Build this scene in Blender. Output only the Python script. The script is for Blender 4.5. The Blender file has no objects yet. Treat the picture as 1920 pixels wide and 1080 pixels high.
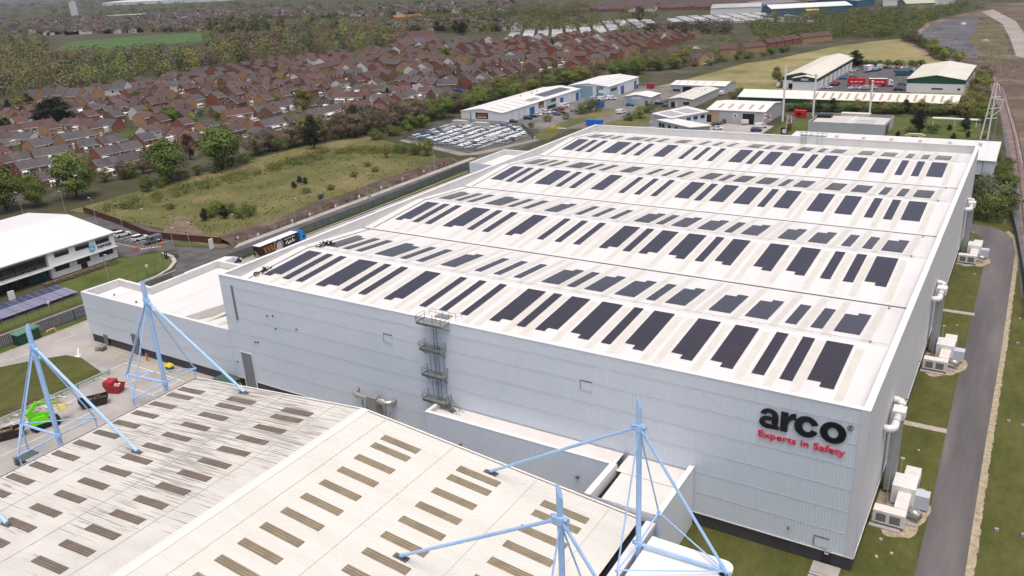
import bpy, math, random
from mathutils import Vector, Matrix
RND = random.Random(11)
sc = bpy.context.scene
COL = sc.collection
PI = math.pi
rad = math.radians
# ------------------------------------------------------------------ camera
CAM = Vector((9.840353, -83.201358, 65.825929)); FPX = 1552.3293
pitch, roll, yaw = rad(21.10812522), rad(-3.06918675), rad(-32.72913059)
FW = Vector((math.sin(yaw)*math.cos(pitch), math.cos(yaw)*math.cos(pitch), -math.sin(pitch)))
r0 = Vector((math.cos(yaw), -math.sin(yaw), 0)); u0 = r0.cross(FW)
RT = r0*math.cos(roll)+u0*math.sin(roll); UP = -r0*math.sin(roll)+u0*math.cos(roll)
cd = bpy.data.cameras.new('camera'); cam = bpy.data.objects.new('camera', cd); COL.objects.link(cam)
cam.matrix_world = Matrix(((RT.x, UP.x, -FW.x, CAM.x), (RT.y, UP.y, -FW.y, CAM.y), (RT.z, UP.z, -FW.z, CAM.z), (0, 0, 0, 1)))
cd.sensor_width = 36; cd.lens = FPX/1920*36; cd.clip_end = 60000; cd.clip_start = .5
sc.camera = cam
def G(px, py, z=0.0):
    """survey helper: the place on the plane at height z that a sight line of the survey photo meets"""
    d = FW+RT*((px-960)/FPX)-UP*((py-540)/FPX)
    return CAM+d*((z-CAM.z)/d.z)

# ------------------------------------------------------------------ materials
MATS = {}
def mat(name, c, c2=None, c3=None, scale=1.0, rough=.75, spec=.3, metal=0.0, detail=5, nrough=.6, bump=0, bscale=8,
        stretch=None, lo=.35, hi=.65, hv=0.0, hs=0.0):
    if name in MATS: return MATS[name]
    m = bpy.data.materials.new(name); m.use_nodes = True
    nt = m.node_tree; N = nt.nodes; L = nt.links; b = N['Principled BSDF']
    b.inputs['Roughness'].default_value = rough; b.inputs['Metallic'].default_value = metal
    b.inputs['Specular IOR Level'].default_value = spec
    b.inputs['Base Color'].default_value = (*c, 1)
    out = None
    tc = N.new('ShaderNodeTexCoord'); src = tc.outputs['Object']
    if stretch:
        mp = N.new('ShaderNodeMapping'); mp.inputs['Scale'].default_value = stretch
        L.new(src, mp.inputs['Vector']); src = mp.outputs['Vector']
    if c2:
        n = N.new('ShaderNodeTexNoise'); n.inputs['Scale'].default_value = scale; n.inputs['Detail'].default_value = detail
        n.inputs['Roughness'].default_value = nrough; L.new(src, n.inputs['Vector'])
        rp = N.new('ShaderNodeValToRGB'); e = rp.color_ramp.elements
        e[0].position = lo; e[0].color = (*c, 1); e[1].position = hi; e[1].color = (*c2, 1)
        if c3:
            k = e.new((lo+hi)/2); k.color = (*c2, 1); rp.color_ramp.elements[2].color = (*c3, 1)
        L.new(n.outputs['Fac'], rp.inputs['Fac']); out = rp.outputs['Color']
    if hv or hs:
        oi = N.new('ShaderNodeObjectInfo'); h = N.new('ShaderNodeHueSaturation')
        if out: L.new(out, h.inputs['Color'])
        else: h.inputs['Color'].default_value = (*c, 1)
        mr = N.new('ShaderNodeMapRange'); mr.inputs['To Min'].default_value = 1-hv; mr.inputs['To Max'].default_value = 1+hv
        L.new(oi.outputs['Random'], mr.inputs['Value']); L.new(mr.outputs['Result'], h.inputs['Value'])
        if hs:
            m2 = N.new('ShaderNodeMath'); m2.operation = 'MULTIPLY'; m2.inputs[1].default_value = 7.31; L.new(oi.outputs['Random'], m2.inputs[0])
            m3 = N.new('ShaderNodeMath'); m3.operation = 'FRACT'; L.new(m2.outputs[0], m3.inputs[0])
            m4 = N.new('ShaderNodeMapRange'); m4.inputs['To Min'].default_value = .5-hs; m4.inputs['To Max'].default_value = .5+hs
            L.new(m3.outputs[0], m4.inputs['Value']); L.new(m4.outputs['Result'], h.inputs['Hue'])
        out = h.outputs['Color']
    if out: L.new(out, b.inputs['Base Color'])
    if bump:
        n2 = N.new('ShaderNodeTexNoise'); n2.inputs['Scale'].default_value = bscale; n2.inputs['Detail'].default_value = 6; L.new(src, n2.inputs['Vector'])
        bp = N.new('ShaderNodeBump'); bp.inputs['Strength'].default_value = bump; bp.inputs['Distance'].default_value = .3
        L.new(n2.outputs['Fac'], bp.inputs['Height']); L.new(bp.outputs['Normal'], b.inputs['Normal'])
    MATS[name] = m
    return m
def lined(name, c, cl, axis, period, width, rough=.3, spec=.5, axis2=None, period2=1, width2=.04, c2=None, coat=0):
    """dark module colour with thin lines every PERIOD metres"""
    if name in MATS: return MATS[name]
    m = bpy.data.materials.new(name); m.use_nodes = True
    nt = m.node_tree; N = nt.nodes; L = nt.links; b = N['Principled BSDF']
    b.inputs['Roughness'].default_value = rough; b.inputs['Specular IOR Level'].default_value = spec
    tc = N.new('ShaderNodeTexCoord'); sp = N.new('ShaderNodeSeparateXYZ'); L.new(tc.outputs['Object'], sp.inputs[0])
    def line(ax, p, w):
        d = N.new('ShaderNodeMath'); d.operation = 'DIVIDE'; d.inputs[1].default_value = p; L.new(sp.outputs[ax], d.inputs[0])
        f = N.new('ShaderNodeMath'); f.operation = 'FRACT'; L.new(d.outputs[0], f.inputs[0])
        l = N.new('ShaderNodeMath'); l.operation = 'LESS_THAN'; l.inputs[1].default_value = w/p; L.new(f.outputs[0], l.inputs[0])
        return l.outputs[0]
    fac = line(axis, period, width)
    if axis2 is not None:
        mx = N.new('ShaderNodeMath'); mx.operation = 'MAXIMUM'; L.new(fac, mx.inputs[0]); L.new(line(axis2, period2, width2), mx.inputs[1]); fac = mx.outputs[0]
    mix = N.new('ShaderNodeMix'); mix.data_type = 'RGBA'; L.new(fac, mix.inputs['Factor'])
    mix.inputs['A'].default_value = (*c, 1); mix.inputs['B'].default_value = (*cl, 1)
    if c2:
        n = N.new('ShaderNodeTexNoise'); n.inputs['Scale'].default_value = .6; L.new(tc.outputs['Object'], n.inputs['Vector'])
        rp = N.new('ShaderNodeValToRGB'); rp.color_ramp.elements[0].color = (*c, 1); rp.color_ramp.elements[1].color = (*c2, 1)
        rp.color_ramp.elements[0].position = .4; rp.color_ramp.elements[1].position = .6
        L.new(n.outputs['Fac'], rp.inputs['Fac']); L.new(rp.outputs['Color'], mix.inputs['A'])
    L.new(mix.outputs['Result'], b.inputs['Base Color'])
    if coat: b.inputs['Coat Weight'].default_value = coat; b.inputs['Coat Roughness'].default_value = rough; b.inputs['Coat Tint'].default_value = (1, .84, .77, 1); b.inputs['Specular Tint'].default_value = (1, .82, .73, 1); b.inputs['Coat IOR'].default_value = 1.7
    MATS[name] = m
    return m

# ------------------------------------------------------------------ mesh helper
class MB:
    def __init__(s): s.v = []; s.f = []; s.m = []
    def poly(s, pts, m=0):
        n = len(s.v); s.v += [tuple(p) for p in pts]; s.f.append(tuple(range(n, n+len(pts)))); s.m.append(m); return s
    def hexa(s, P, m=0):
        n = len(s.v); s.v += [tuple(p) for p in P]
        for f in ((0, 3, 2, 1), (4, 5, 6, 7), (0, 1, 5, 4), (1, 2, 6, 5), (2, 3, 7, 6), (3, 0, 4, 7)):
            s.f.append(tuple(n+i for i in f)); s.m.append(m)
        return s
    def box(s, x0, x1, y0, y1, z0, z1, m=0):
        return s.hexa([(x0, y0, z0), (x1, y0, z0), (x1, y1, z0), (x0, y1, z0), (x0, y0, z1), (x1, y0, z1), (x1, y1, z1), (x0, y1, z1)], m)
    def prism(s, pts, z0, z1, m=0, mt=None):
        n = len(s.v); k = len(pts)
        a = sum(pts[i][0]*pts[(i+1) % k][1]-pts[(i+1) % k][0]*pts[i][1] for i in range(k))
        if a < 0: pts = pts[::-1]
        s.v += [(p[0], p[1], z0) for p in pts]+[(p[0], p[1], z1 if not callable(z1) else z1(p)) for p in pts]
        s.f.append(tuple(range(n+k-1, n-1, -1))); s.m.append(m)
        s.f.append(tuple(range(n+k, n+2*k))); s.m.append(m if mt is None else mt)
        for i in range(k):
            j = (i+1) % k; s.f.append((n+i, n+j, n+k+j, n+k+i)); s.m.append(m)
        return s
    def prof(s, pts, axis, a, b, m=0):
        """closed outline pts (u, z) extruded along 'x' or 'y' from a to b"""
        n = len(s.v); k = len(pts)
        for t in (a, b): s.v += [((t, p[0], p[1]) if axis == 'x' else (p[0], t, p[1])) for p in pts]
        s.f.append(tuple(range(n+k-1, n-1, -1))); s.f.append(tuple(range(n+k, n+2*k))); s.m += [m, m]
        for i in range(k):
            j = (i+1) % k; s.f.append((n+i, n+j, n+k+j, n+k+i)); s.m.append(m)
        return s
    def tube(s, p, q, r, m=0, n=8, r2=None):
        p = Vector(p); q = Vector(q); d = (q-p)
        if d.length < 1e-6: return s
        d.normalize(); a = d.orthogonal().normalized(); b = d.cross(a); r2 = r if r2 is None else r2; k = len(s.v)
        for c, rr in ((p, r), (q, r2)):
            for i in range(n):
                t = 2*PI*i/n; s.v.append(tuple(c+a*(rr*math.cos(t))+b*(rr*math.sin(t))))
        for i in range(n):
            j = (i+1) % n; s.f.append((k+i, k+j, k+n+j, k+n+i)); s.m.append(m)
        s.f.append(tuple(range(k+n-1, k-1, -1))); s.f.append(tuple(range(k+n, k+2*n))); s.m += [m, m]
        return s
    def path(s, pts, r, m=0, n=8):
        pts = [Vector(p) for p in pts]; rings = []
        for i, p in enumerate(pts):
            d = (pts[min(i+1, len(pts)-1)]-pts[max(i-1, 0)]).normalized()
            if i == 0: a = d.orthogonal().normalized()
            a = (a-d*a.dot(d)).normalized(); b = d.cross(a); k = len(s.v); rings.append(k)
            for j in range(n):
                t = 2*PI*j/n; s.v.append(tuple(p+a*(r*math.cos(t))+b*(r*math.sin(t))))
        for k0, k1 in zip(rings, rings[1:]):
            for j in range(n):
                l = (j+1) % n; s.f.append((k0+j, k0+l, k1+l, k1+j)); s.m.append(m)
        s.f.append(tuple(range(rings[0]+n-1, rings[0]-1, -1))); s.f.append(tuple(range(rings[-1], rings[-1]+n))); s.m += [m, m]
        return s
    def mesh(s, name, mats, smooth=False):
        me = bpy.data.meshes.new(name); me.from_pydata(s.v, [], s.f); me.update()
        for m in (mats if isinstance(mats, (list, tuple)) else [mats]): me.materials.append(m)
        me.polygons.foreach_set('material_index', s.m)
        if smooth: me.polygons.foreach_set('use_smooth', [True]*len(s.f))
        return me
    def build(s, name, mats, parent=None, smooth=False):
        return link(name, s.mesh(name, mats, smooth), parent)
def link(name, me, parent=None):
    o = bpy.data.objects.new(name, me); COL.objects.link(o)
    if parent: o.parent = parent
    return o
def tag(o, label, cat, group=None, kind=None):
    o['label'] = label; o['category'] = cat
    if group: o['group'] = group
    if kind: o['kind'] = kind
    return o
def thing(name, label, cat, loc=(0, 0, 0), rz=0, group=None):
    o = bpy.data.objects.new(name, None); COL.objects.link(o); o.empty_display_size = .5
    o.location = loc; o.rotation_euler = (0, 0, rz)
    return tag(o, label, cat, group)
def dup(root, loc, rz=0, label=None, group=None, scale=None):
    r = root.copy(); COL.objects.link(r); r.location = loc; r.rotation_euler = (0, 0, rz)
    if scale: r.scale = scale
    if label: r['label'] = label
    if group: r['group'] = group
    for ch in root.children:
        c = ch.copy(); COL.objects.link(c); c.parent = r
        for g in ch.children:
            d = g.copy(); COL.objects.link(d); d.parent = c
    return r
def struct(name, mb, m, label, cat='ground'):
    return tag(mb.build(name, m), label, cat, None, 'structure')
ONES = 'zeroth first second third fourth fifth sixth seventh eighth ninth tenth eleventh twelfth thirteenth fourteenth fifteenth sixteenth seventeenth eighteenth nineteenth'.split()
CARD = 'zero one two three four five six seven eight nine'.split()
TENS = {2: 'twent', 3: 'thirt', 4: 'fort', 5: 'fift', 6: 'sixt', 7: 'sevent', 8: 'eight', 9: 'ninet'}
def nth(n):
    if n < 20: return ONES[n]
    if n >= 100: return 'hundred-and-'+nth(n-100) if n > 100 else 'hundredth'
    t, u = divmod(n, 10)
    return TENS[t]+('ieth' if u == 0 else 'y-'+ONES[u])
# ------------------------------------------------------------------ shared materials
clad = mat('grey_cladding', (.56, .63, .705), (.60, .665, .73), scale=.12, rough=.5, spec=.4, stretch=(1, 1, .25), lo=.3, hi=.7)
cladr = mat('grey_cladding_side', (.55, .565, .60), (.58, .595, .625), scale=.1, rough=.5, spec=.4)
cladw = mat('pale_cladding', (.60, .64, .68), (.66, .69, .72), scale=.1, rough=.5)
seam = mat('cladding_seam', (.46, .50, .55), rough=.6)
plinth = mat('dark_plinth', (.05, .048, .055), (.07, .065, .072), scale=.2, rough=.6)
white = mat('white_coping', (.76, .76, .755), rough=.45)
parin = mat('parapet_inside', (.55, .56, .56), (.62, .62, .61), scale=.3, rough=.6)
membrane = mat('white_roof_sheet', (.60, .60, .59), (.66, .66, .652), (.685, .685, .68), scale=.5, rough=.6, spec=.25, lo=.28, hi=.66, stretch=(1, .12, 1), detail=9)
cream = mat('cream_rooflight', (.575, .56, .50), (.625, .615, .575), scale=.8, rough=.4)
dark_strip = mat('dark_gutter', (.10, .10, .11), rough=.6)
solar = lined('dark_solar', (.014, .011, .015), (.05, .046, .05), 1, 1.05, .07, .22, .8, 0, 1.62, .04, c2=(.020, .016, .021), coat=1)
bluesteel = mat('light_blue_steel', (.29, .50, .80), (.36, .56, .85), (.41, .60, .86), scale=.35, rough=.5, spec=.4, detail=8, nrough=.7)
asphalt = mat('asphalt', (.075, .072, .075), (.10, .096, .099), (.13, .124, .124), scale=.25, detail=10, rough=.9)
asph2 = mat('worn_asphalt', (.088, .083, .086), (.118, .111, .114), (.16, .15, .152), scale=.18, detail=12, rough=.92, stretch=(1, .12, 1))
concrete = mat('concrete', (.30, .285, .27), (.36, .345, .33), (.41, .39, .375), scale=.12, detail=10, rough=.9)
kerb = mat('kerb_stone', (.40, .37, .32), (.50, .47, .41), scale=1.5, rough=.9)
paint = mat('white_paint', (.75, .75, .74), rough=.7)
yellow = mat('yellow_paint', (.60, .44, .12), rough=.7)
lawn = mat('mown_lawn', (.050, .078, .016), (.080, .105, .022), (.105, .115, .032), scale=.12, detail=12, nrough=.68, rough=.95)
lawnd = mat('dark_lawn', (.045, .058, .013), (.078, .084, .020), (.118, .108, .036), scale=.22, detail=14, nrough=.78, rough=.95, stretch=(1, .5, 1))
rough_grass = mat('rough_grass', (.068, .085, .024), (.135, .13, .046), (.225, .185, .095), scale=.035, detail=14, nrough=.72, rough=1, lo=.36, hi=.66)
dry_grass = mat('dry_grass', (.11, .125, .040), (.24, .215, .095), (.34, .285, .165), scale=.022, detail=14, nrough=.74, rough=1, lo=.34, hi=.66)
earth = mat('bare_earth', (.045, .032, .026), (.105, .078, .062), (.19, .155, .125), scale=.10, detail=14, nrough=.78, rough=1, lo=.34, hi=.68)
gravel = mat('pale_gravel', (.20, .165, .11), (.34, .29, .205), (.46, .41, .31), scale=1.3, detail=10, nrough=.8, rough=1)
rubble = mat('rubble_land', (.055, .050, .047), (.12, .092, .066), (.23, .185, .14), scale=.03, detail=15, nrough=.76, rough=1, lo=.36, hi=.66)
scrubg = mat('scrub_ground', (.030, .040, .013), (.055, .060, .022), (.095, .082, .045), scale=.05, detail=14, nrough=.75, rough=1)
estateg = mat('town_ground', (.035, .046, .016), (.065, .062, .032), (.125, .115, .10), scale=.03, detail=15, nrough=.78, rough=1, lo=.36, hi=.66)
black = mat('black_gloss', (.008, .008, .010), rough=.35)
glass = mat('dark_glass', (.012, .016, .020), (.03, .04, .045), scale=.6, rough=.08, spec=.6)
steel = mat('galvanised_steel', (.42, .43, .43), (.50, .51, .50), scale=2, rough=.4, metal=.6)
dsteel = mat('dark_steel', (.10, .115, .11), rough=.5)
grating = mat('steel_grating', (.20, .225, .215), (.26, .28, .27), scale=4, rough=.6)
postm = mat('lamp_post_steel', (.35, .36, .35), rough=.5)
gfence = mat('green_mesh', (.030, .065, .055), rough=.6)
red = mat('red_letters', (.72, .025, .06), rough=.4)
tyre = mat('tyre_rubber', (.012, .012, .013), rough=.9)
timber = mat('timber', (.30, .20, .10), (.45, .32, .18), scale=3, rough=.9)

# ------------------------------------------------------------------ ground
def sheet(name, pts, z, m, label, cat='ground'):
    a = sum(pts[i][0]*pts[(i+1) % len(pts)][1]-pts[(i+1) % len(pts)][0]*pts[i][1] for i in range(len(pts)))
    if a < 0: pts = pts[::-1]
    return struct(name, MB().poly([(p[0], p[1], z) for p in pts]), m, label, cat)
def pxs(l): return [tuple(G(*p))[:2] for p in l]
def rect(x0, x1, y0, y1): return [(x0, y0), (x1, y0), (x1, y1), (x0, y1)]
sheet('ground', rect(-14000, 6000, -600, 14000), 0, estateg, 'mottled green and brown ground under the whole town')
sheet('yard', [(-155.8, -90), (-19, -90), (-19, -14), (-8, -14), (-8, .5), (-101, .5), (-101, 152), (-154, 152), (-155.8, 40)], .02, concrete, 'pale grey concrete service yard round the big warehouse', 'yard')
sheet('road', [(-165.6, -90), (-158.6, -90), (-158.6, 235), (-168, 235), (-165.6, 150)], .03, asphalt, 'grey asphalt estate road beside the green mesh fence', 'road')
sheet('pavement', [(-168.0, 58), (-165.6, 54), (-165.6, 170), (-168.2, 170)], .05, concrete, 'narrow pale pavement along the dirt bank', 'pavement')
sheet('verge', [(-158.6, -90), (-155.9, -90), (-155.9, 150), (-158.6, 150)], .03, lawn, 'green grass verge under the mesh fence', 'verge')
sheet('car_park', [(-236, 37.4), (-186, 37.4), (-186, 44), (-176, 44.8), (-166, 36), (-166, 53), (-184, 48.8), (-186, 56), (-236, 60)], .025, asphalt, 'dark asphalt car park and entrance behind the white office', 'car park')
sheet('lawn', [(-188.6, 34.8), (-182.5, 43.2), (-177, 42.6), (-172.5, 40.4), (-169.2, 36), (-168.0, 28), (-168.0, -90), (-184.5, -90), (-184.5, 34)], .045, lawn, 'mown lawn in front of the white office', 'lawn')
sheet('entrance_lawn', [(-184, 49.5), (-168.5, 54.5), (-171.5, 57), (-186, 55.5)], .045, lawn, 'small mown lawn at the car park entrance', 'lawn')
sheet('field', [(-237, 60.5), (-171.5, 57.5), (-176, 90), (-178, 124), (-176, 162), (-188, 172), (-249, 196), (-252, 130), (-250, 60)], .03, rough_grass, 'rough yellow-green waste field beside the estate road', 'field')
b = MB()
ring = []
for i in range(27):
    y = 56+i*4.1
    w = 4+1.5*math.sin(i*.8)
    ring.append([(-168.3-.4*RND.random(), y, .04), (-170-.5*RND.random(), y, .5+.5*RND.random()), (-172.2+.6*math.sin(i), y, .9+.9*RND.random()), (-174-.3*w, y, .5+.4*RND.random()), (-175.4-.6*w, y, .04)])
for a, c in zip(ring, ring[1:]):
    for j in range(4): b.poly([a[j], c[j], c[j+1], a[j+1]][::-1])
struct('earth_bank', b, earth, 'low bank of brown bare earth between field and road')
sheet('dirt_path', pxs([(300, 440), (330, 405), (345, 405), (395, 447), (430, 462), (412, 466)]), .05, mat('track_earth', (.10, .085, .055), (.16, .125, .09), (.22, .175, .13), scale=.12, detail=14, nrough=.75, rough=1), 'worn bare path across the corner of the field', 'path')
sheet('grass_bank', rect(0, 60, -90, 190), .02, lawnd, 'dark green grass along the right side of the warehouse')
sheet('front_grass', rect(-19.2, 0.2, -40, .2), .03, lawnd, 'dark grass in front of the signed wall corner')
tr = [(6.2, -90), (6.2, 20), (5.8, 50), (5.6, 106), (5.4, 120), (4.6, 130), (3.2, 137), (.4, 140), (-20, 141), (-20, 147), (1, 146.2), (5.2, 145.2), (8.4, 142), (10, 137), (11, 126), (11.2, 70), (11.0, 33), (11.1, -90)]
sheet('track', tr, .04, asph2, 'grey asphalt service track beside the warehouse', 'track')
gv = [(11.05, -90), (11.0, 33), (11.2, 70), (11.0, 126), (10, 137), (8.4, 142.2)]
gv2 = [(9.0, 143.2), (10.9, 138.0), (11.8, 126), (12.0, 70), (11.85, 33), (12.0, -90)]
b = MB(); k = []
for i in range(len(gv)-1):
    a0, a1 = Vector(gv[i]), Vector(gv[i+1]); c0, c1 = Vector(gv2[-1-i]), Vector(gv2[-2-i])
    n = max(1, int((a1-a0).length/1.2))
    for j in range(n):
        for t in ((j/n), ((j+1)/n)):
            k.append((a0.lerp(a1, t), c0.lerp(c1, t)+Vector((RND.uniform(-.12, .12), 0))))
for p, q in zip(k, k[1:]): b.poly([(p[0].x, p[0].y, .06), (p[1].x, p[1].y, .06), (q[1].x, q[1].y, .06), (q[0].x, q[0].y, .06)])
struct('gravel_edge', b, gravel, 'ragged pale gravel strip along the service track')
sheet('rubble_ground', pxs([(1712, 62), (1735, 40), (1790, 22), (1850, 8), (1990, 2), (1990, 520), (1912, 330), (1890, 210), (1858, 150), (1775, 112), (1730, 95), (1703, 78)]), .03, rubble, 'derelict rubble ground beside the old railway')
sheet('railway_bed', pxs([(1845, 140), (1864, 140), (1893, 195), (1911, 260), (1924, 335), (1940, 470), (1920, 470), (1905, 340), (1885, 240), (1868, 190)]), .06, mat('ballast', (.12, .085, .08), (.20, .15, .14), (.26, .21, .19), scale=.3, detail=14, nrough=.75, rough=1), 'pinkish ballast bed of the old railway')
sheet('cinder_path', pxs([(1868, 170), (1880, 170), (1893, 230), (1905, 320), (1918, 420), (1935, 560), (1915, 560), (1900, 400), (1886, 280)]), .05, mat('cinder', (.10, .092, .10), (.16, .15, .158), scale=.3, detail=12, nrough=.7, rough=1), 'grey cinder path below the railway', 'path')
sheet('tarmac', pxs([(1716, 62), (1760, 42), (1835, 30), (1830, 60), (1815, 72), (1835, 95), (1832, 110), (1775, 108), (1735, 95), (1722, 80)]), .07, mat('old_tarmac', (.075, .075, .085), (.11, .108, .12), (.15, .145, .15), scale=.05, detail=14, nrough=.72, rough=1), 'dark abandoned tarmac in the derelict ground', 'tarmac')
sheet('moss_patch', pxs([(1812, 74), (1828, 52), (1852, 40), (1878, 50), (1890, 80), (1888, 112), (1862, 118), (1838, 100)]), .05, mat('moss_ground', (.06, .058, .028), (.12, .105, .05), (.20, .17, .11), scale=.06, detail=15, nrough=.8, rough=1), 'mossy brown patch strewn with rubbish')
sheet('old_ramp', pxs([(1703, 80), (1718, 60), (1738, 43), (1744, 46), (1724, 64), (1714, 82), (1742, 98), (1738, 102)]), .08, mat('pink_dust', (.20, .15, .13), (.29, .23, .20), scale=.1, detail=12, rough=1), 'curved pinkish strip edging the old tarmac', 'path')
sheet('haul_road', pxs([(1840, 22), (1862, 18), (1905, 40), (1925, 70), (1925, 110), (1905, 105), (1895, 75), (1880, 45)]), .09, mat('pale_dust', (.26, .23, .21), (.36, .33, .30), scale=.05, detail=12, rough=1), 'pale dusty haul road at the edge of the rubble', 'road')
sheet('meadow', pxs([(1205, 168), (1290, 148), (1400, 118), (1450, 112), (1560, 88), (1640, 77), (1700, 72), (1722, 88), (1752, 112), (1842, 128), (1838, 250), (1700, 170), (1360, 172), (1240, 182)]), .02, dry_grass, 'dry yellow meadow behind the green-trimmed sheds', 'field')
sheet('shed_yard', rect(-86, -44, 318, 466), .06, asphalt, 'dark tarmac yard between the green-trimmed sheds', 'yard')
sheet('trading_road', [(-197, 226), (-168, 228), (-140, 240), (-100, 244), (-100, 254), (-128, 262), (-150, 290), (-146, 350), (-112, 352), (-112, 360), (-190, 360), (-197, 330)], .05, mat('grey_tarmac', (.12, .115, .112), (.17, .165, .16), (.22, .21, .20), scale=.1, detail=12, rough=1), 'grey tarmac forecourts of the trading units', 'road')
sheet('forecourt', rect(-128, -80, 236, 262), .065, concrete, 'pale concrete forecourt of the grey workshop', 'yard')
sheet('scrub_verge', pxs([(1003, 262), (1012, 244), (1064, 226), (1120, 206), (1150, 205), (1158, 210), (1098, 228), (1062, 240), (1030, 262)]), .07, rough_grass, 'rough grass bank beside the estate lane')
sheet('lane_verge', pxs([(1128, 234), (1168, 222), (1200, 212), (1222, 214), (1215, 236), (1150, 238)]), .075, rough_grass, 'rough green verge beside the white office wings')
sheet('garden_lawn', pxs([(1478, 222), (1835, 218), (1842, 262), (1440, 258)]), .07, lawn, 'bright lawn round the flat-roofed office', 'lawn')
sheet('compound_ground', pxs([(748, 264), (862, 229), (985, 239), (1010, 263), (900, 290), (862, 292)]), .056, mat('compound_tarmac', (.20, .18, .155), (.27, .245, .215), (.32, .29, .25), scale=.08, detail=12, rough=1), 'pale tarmac of the fenced car compound', 'yard')
sheet('playing_field', pxs([(100, 96), (135, 78), (260, 68), (376, 61), (380, 76), (300, 86), (170, 101)]), .3, mat('far_lawn', (.055, .105, .03), (.08, .135, .042), scale=.01, rough=1), 'bright green playing field beyond the wood', 'field')
sheet('yard_lawn', [(-165, -60), (-150.5, -16.5), (-146.2, -10), (-143, -6.6), (-139, -6.0), (-128.6, -8.2), (-128.2, -12), (-129.6, -30), (-133, -60)], .06, lawnd, 'dark green grass island in the concrete yard', 'lawn')
b = MB().box(-156.0, -155.75, -90, 150, 0, .12); struct('kerb', b, kerb, 'pale kerb line along the edge of the service yard')
b = MB().box(-165.75, -165.5, -90, 36, 0, .12).box(-165.75, -165.5, 55, 160, 0, .12); struct('road_kerb', b, kerb, 'thin pale kerb line on the field side of the road')
pts = [(-181, 44.3), (-176, 43.3), (-171.5, 40.8), (-168, 36.5), (-166.3, 32), (-166, 26)]
b = MB()
for p, q in zip(pts, pts[1:]): b.hexa([(p[0]-.5, p[1]-.9, 0), (q[0]-.5, q[1]-.9, 0), (q[0], q[1], 0), (p[0], p[1], 0), (p[0]-.5, p[1]-.9, .13), (q[0]-.5, q[1]-.9, .13), (q[0], q[1], .13), (p[0], p[1], .13)])
struct('curved_kerb', b, kerb, 'curved sandstone-coloured kerb at the car park entrance')
b = MB()
for i in range(6): b.box(-190+i*.62, -189.62+i*.62, 43.3+i*.7, 44.1+i*.7, .045, .05)
for i in range(4): b.box(-151.3, -151.15, -22+i*9, -17.5+i*9, .04, .045)
b.poly([(-144.2, -3.6, .05), (-140.8, -5.7, .05), (-140.7, -5.5, .05), (-144.1, -3.4, .05)]); b.poly([(-141.3, -6.1, .05), (-139.4, -6.5, .05), (-140.7, -4.9, .05)])
for y in (-3.5, -9.5): b.box(-129, -112, y, y+.14, .045, .05)
for x in (-129, -121, -113): b.box(x, x+.14, -9.5, -3.5, .045, .05)
for x in (-124, -117, -110, -104): b.box(x, x+.14, -34, -16, .045, .05)
b.box(-209, -191, 43.8, 43.95, .045, .05)
for i in range(9): b.box(-209+i*2.5, -208.88+i*2.5, 46.5, 51.5, .045, .05)
struct('road_marking', b, paint, 'white painted bays, dashes, arrow and crossing stripes', 'markings')
b = MB()
for y in (-1.2, -2.6): b.box(-144, -106, y, y+.12, .045, .05)
struct('yellow_marking', b, yellow, 'yellow painted lines along the annexe wall', 'markings')

# ------------------------------------------------------------------ main warehouse
W, D, H = 101.475, 140.938, 20.86
ware = thing('warehouse', 'huge grey warehouse with white solar-panelled roof in the middle of the photo', 'warehouse', (0, 0, 0))
def ribs(b, axis, fixed, a, c, z0, z1, pitch, depth, out, m=0):
    """corrugated sheet; OUT = +1/-1 outward sign along the other axis"""
    n = int((c-a)/pitch); prof = []
    for i in range(n):
        t = a+i*pitch
        prof += [(t, 0), (t+pitch*.42, 0), (t+pitch*.55, depth), (t+pitch*.87, depth)]
    prof.append((c, 0)); k = len(b.v)
    for t, d in prof:
        for z in (z0, z1): b.v.append((t, fixed+out*d, z) if axis == 'x' else (fixed+out*d, t, z))
    for i in range(len(prof)-1):
        f = (k+2*i, k+2*i+2, k+2*i+3, k+2*i+1)
        if (axis == 'x') != (out < 0): f = f[::-1]
        b.f.append(f); b.m.append(m)
b = MB()
ribs(b, 'x', 0, -W, -.9, 1.95, H-.1, .36, .018, -1)
ribs(b, 'y', 0, .9, D, 1.95, H-.1, .36, .025, 1, 2)
b.box(-.9, .06, -.06, .9, 1.9, H-.1, 2)
for z in (4.9, 7.8, 10.7, 13.6, 16.5, 19.0): b.box(-W, -.9, -.062, -.03, z, z+.022, 1)
b.poly([(-W, 0, 1.9), (-W, 0, H-.1), (-W, D, H-.1), (-W, D, 1.9)], 2)
b.poly([(0, D, 1.9), (-W, D, 1.9), (-W, D, H-.1), (0, D, H-.1)], 2)
b.box(-W, 0, -.10, .02, 1.84, 1.95, 3); b.box(0, .1, .02, D, 1.84, 1.95, 3)
b.build('wall', [clad, seam, cladr, parin], ware)
MB().box(-W+.1, -.15, .1, D-.1, 0, 1.85).build('plinth', plinth, ware)
b = MB()
cw = .62
b.box(-W-.06, .06, -.08, cw, H-.1, H); b.box(-W-.06, -W+cw, cw, D, H-.1, H); b.box(-cw-.1, .06, cw, D, H-.1, H); b.box(-W+cw, -cw-.1, D-cw, D, H-.1, H)
b.build('coping', white, ware)
b = MB(); i0 = .55
b.poly([(-W+i0, i0, 17), (-W+i0, D-i0, 17), (-W+i0, D-i0, H-.1), (-W+i0, i0, H-.1)][::-1])
b.poly([(-i0, i0, 17), (-i0, D-i0, 17), (-i0, D-i0, H-.1), (-i0, i0, H-.1)])
b.poly([(-W+i0, D-i0, 17), (-i0, D-i0, 17), (-i0, D-i0, H-.1), (-W+i0, D-i0, H-.1)][::-1])
b.poly([(-W+i0, i0, 17), (-i0, i0, 17), (-i0, i0, H-.1), (-W+i0, i0, H-.1)])
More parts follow.
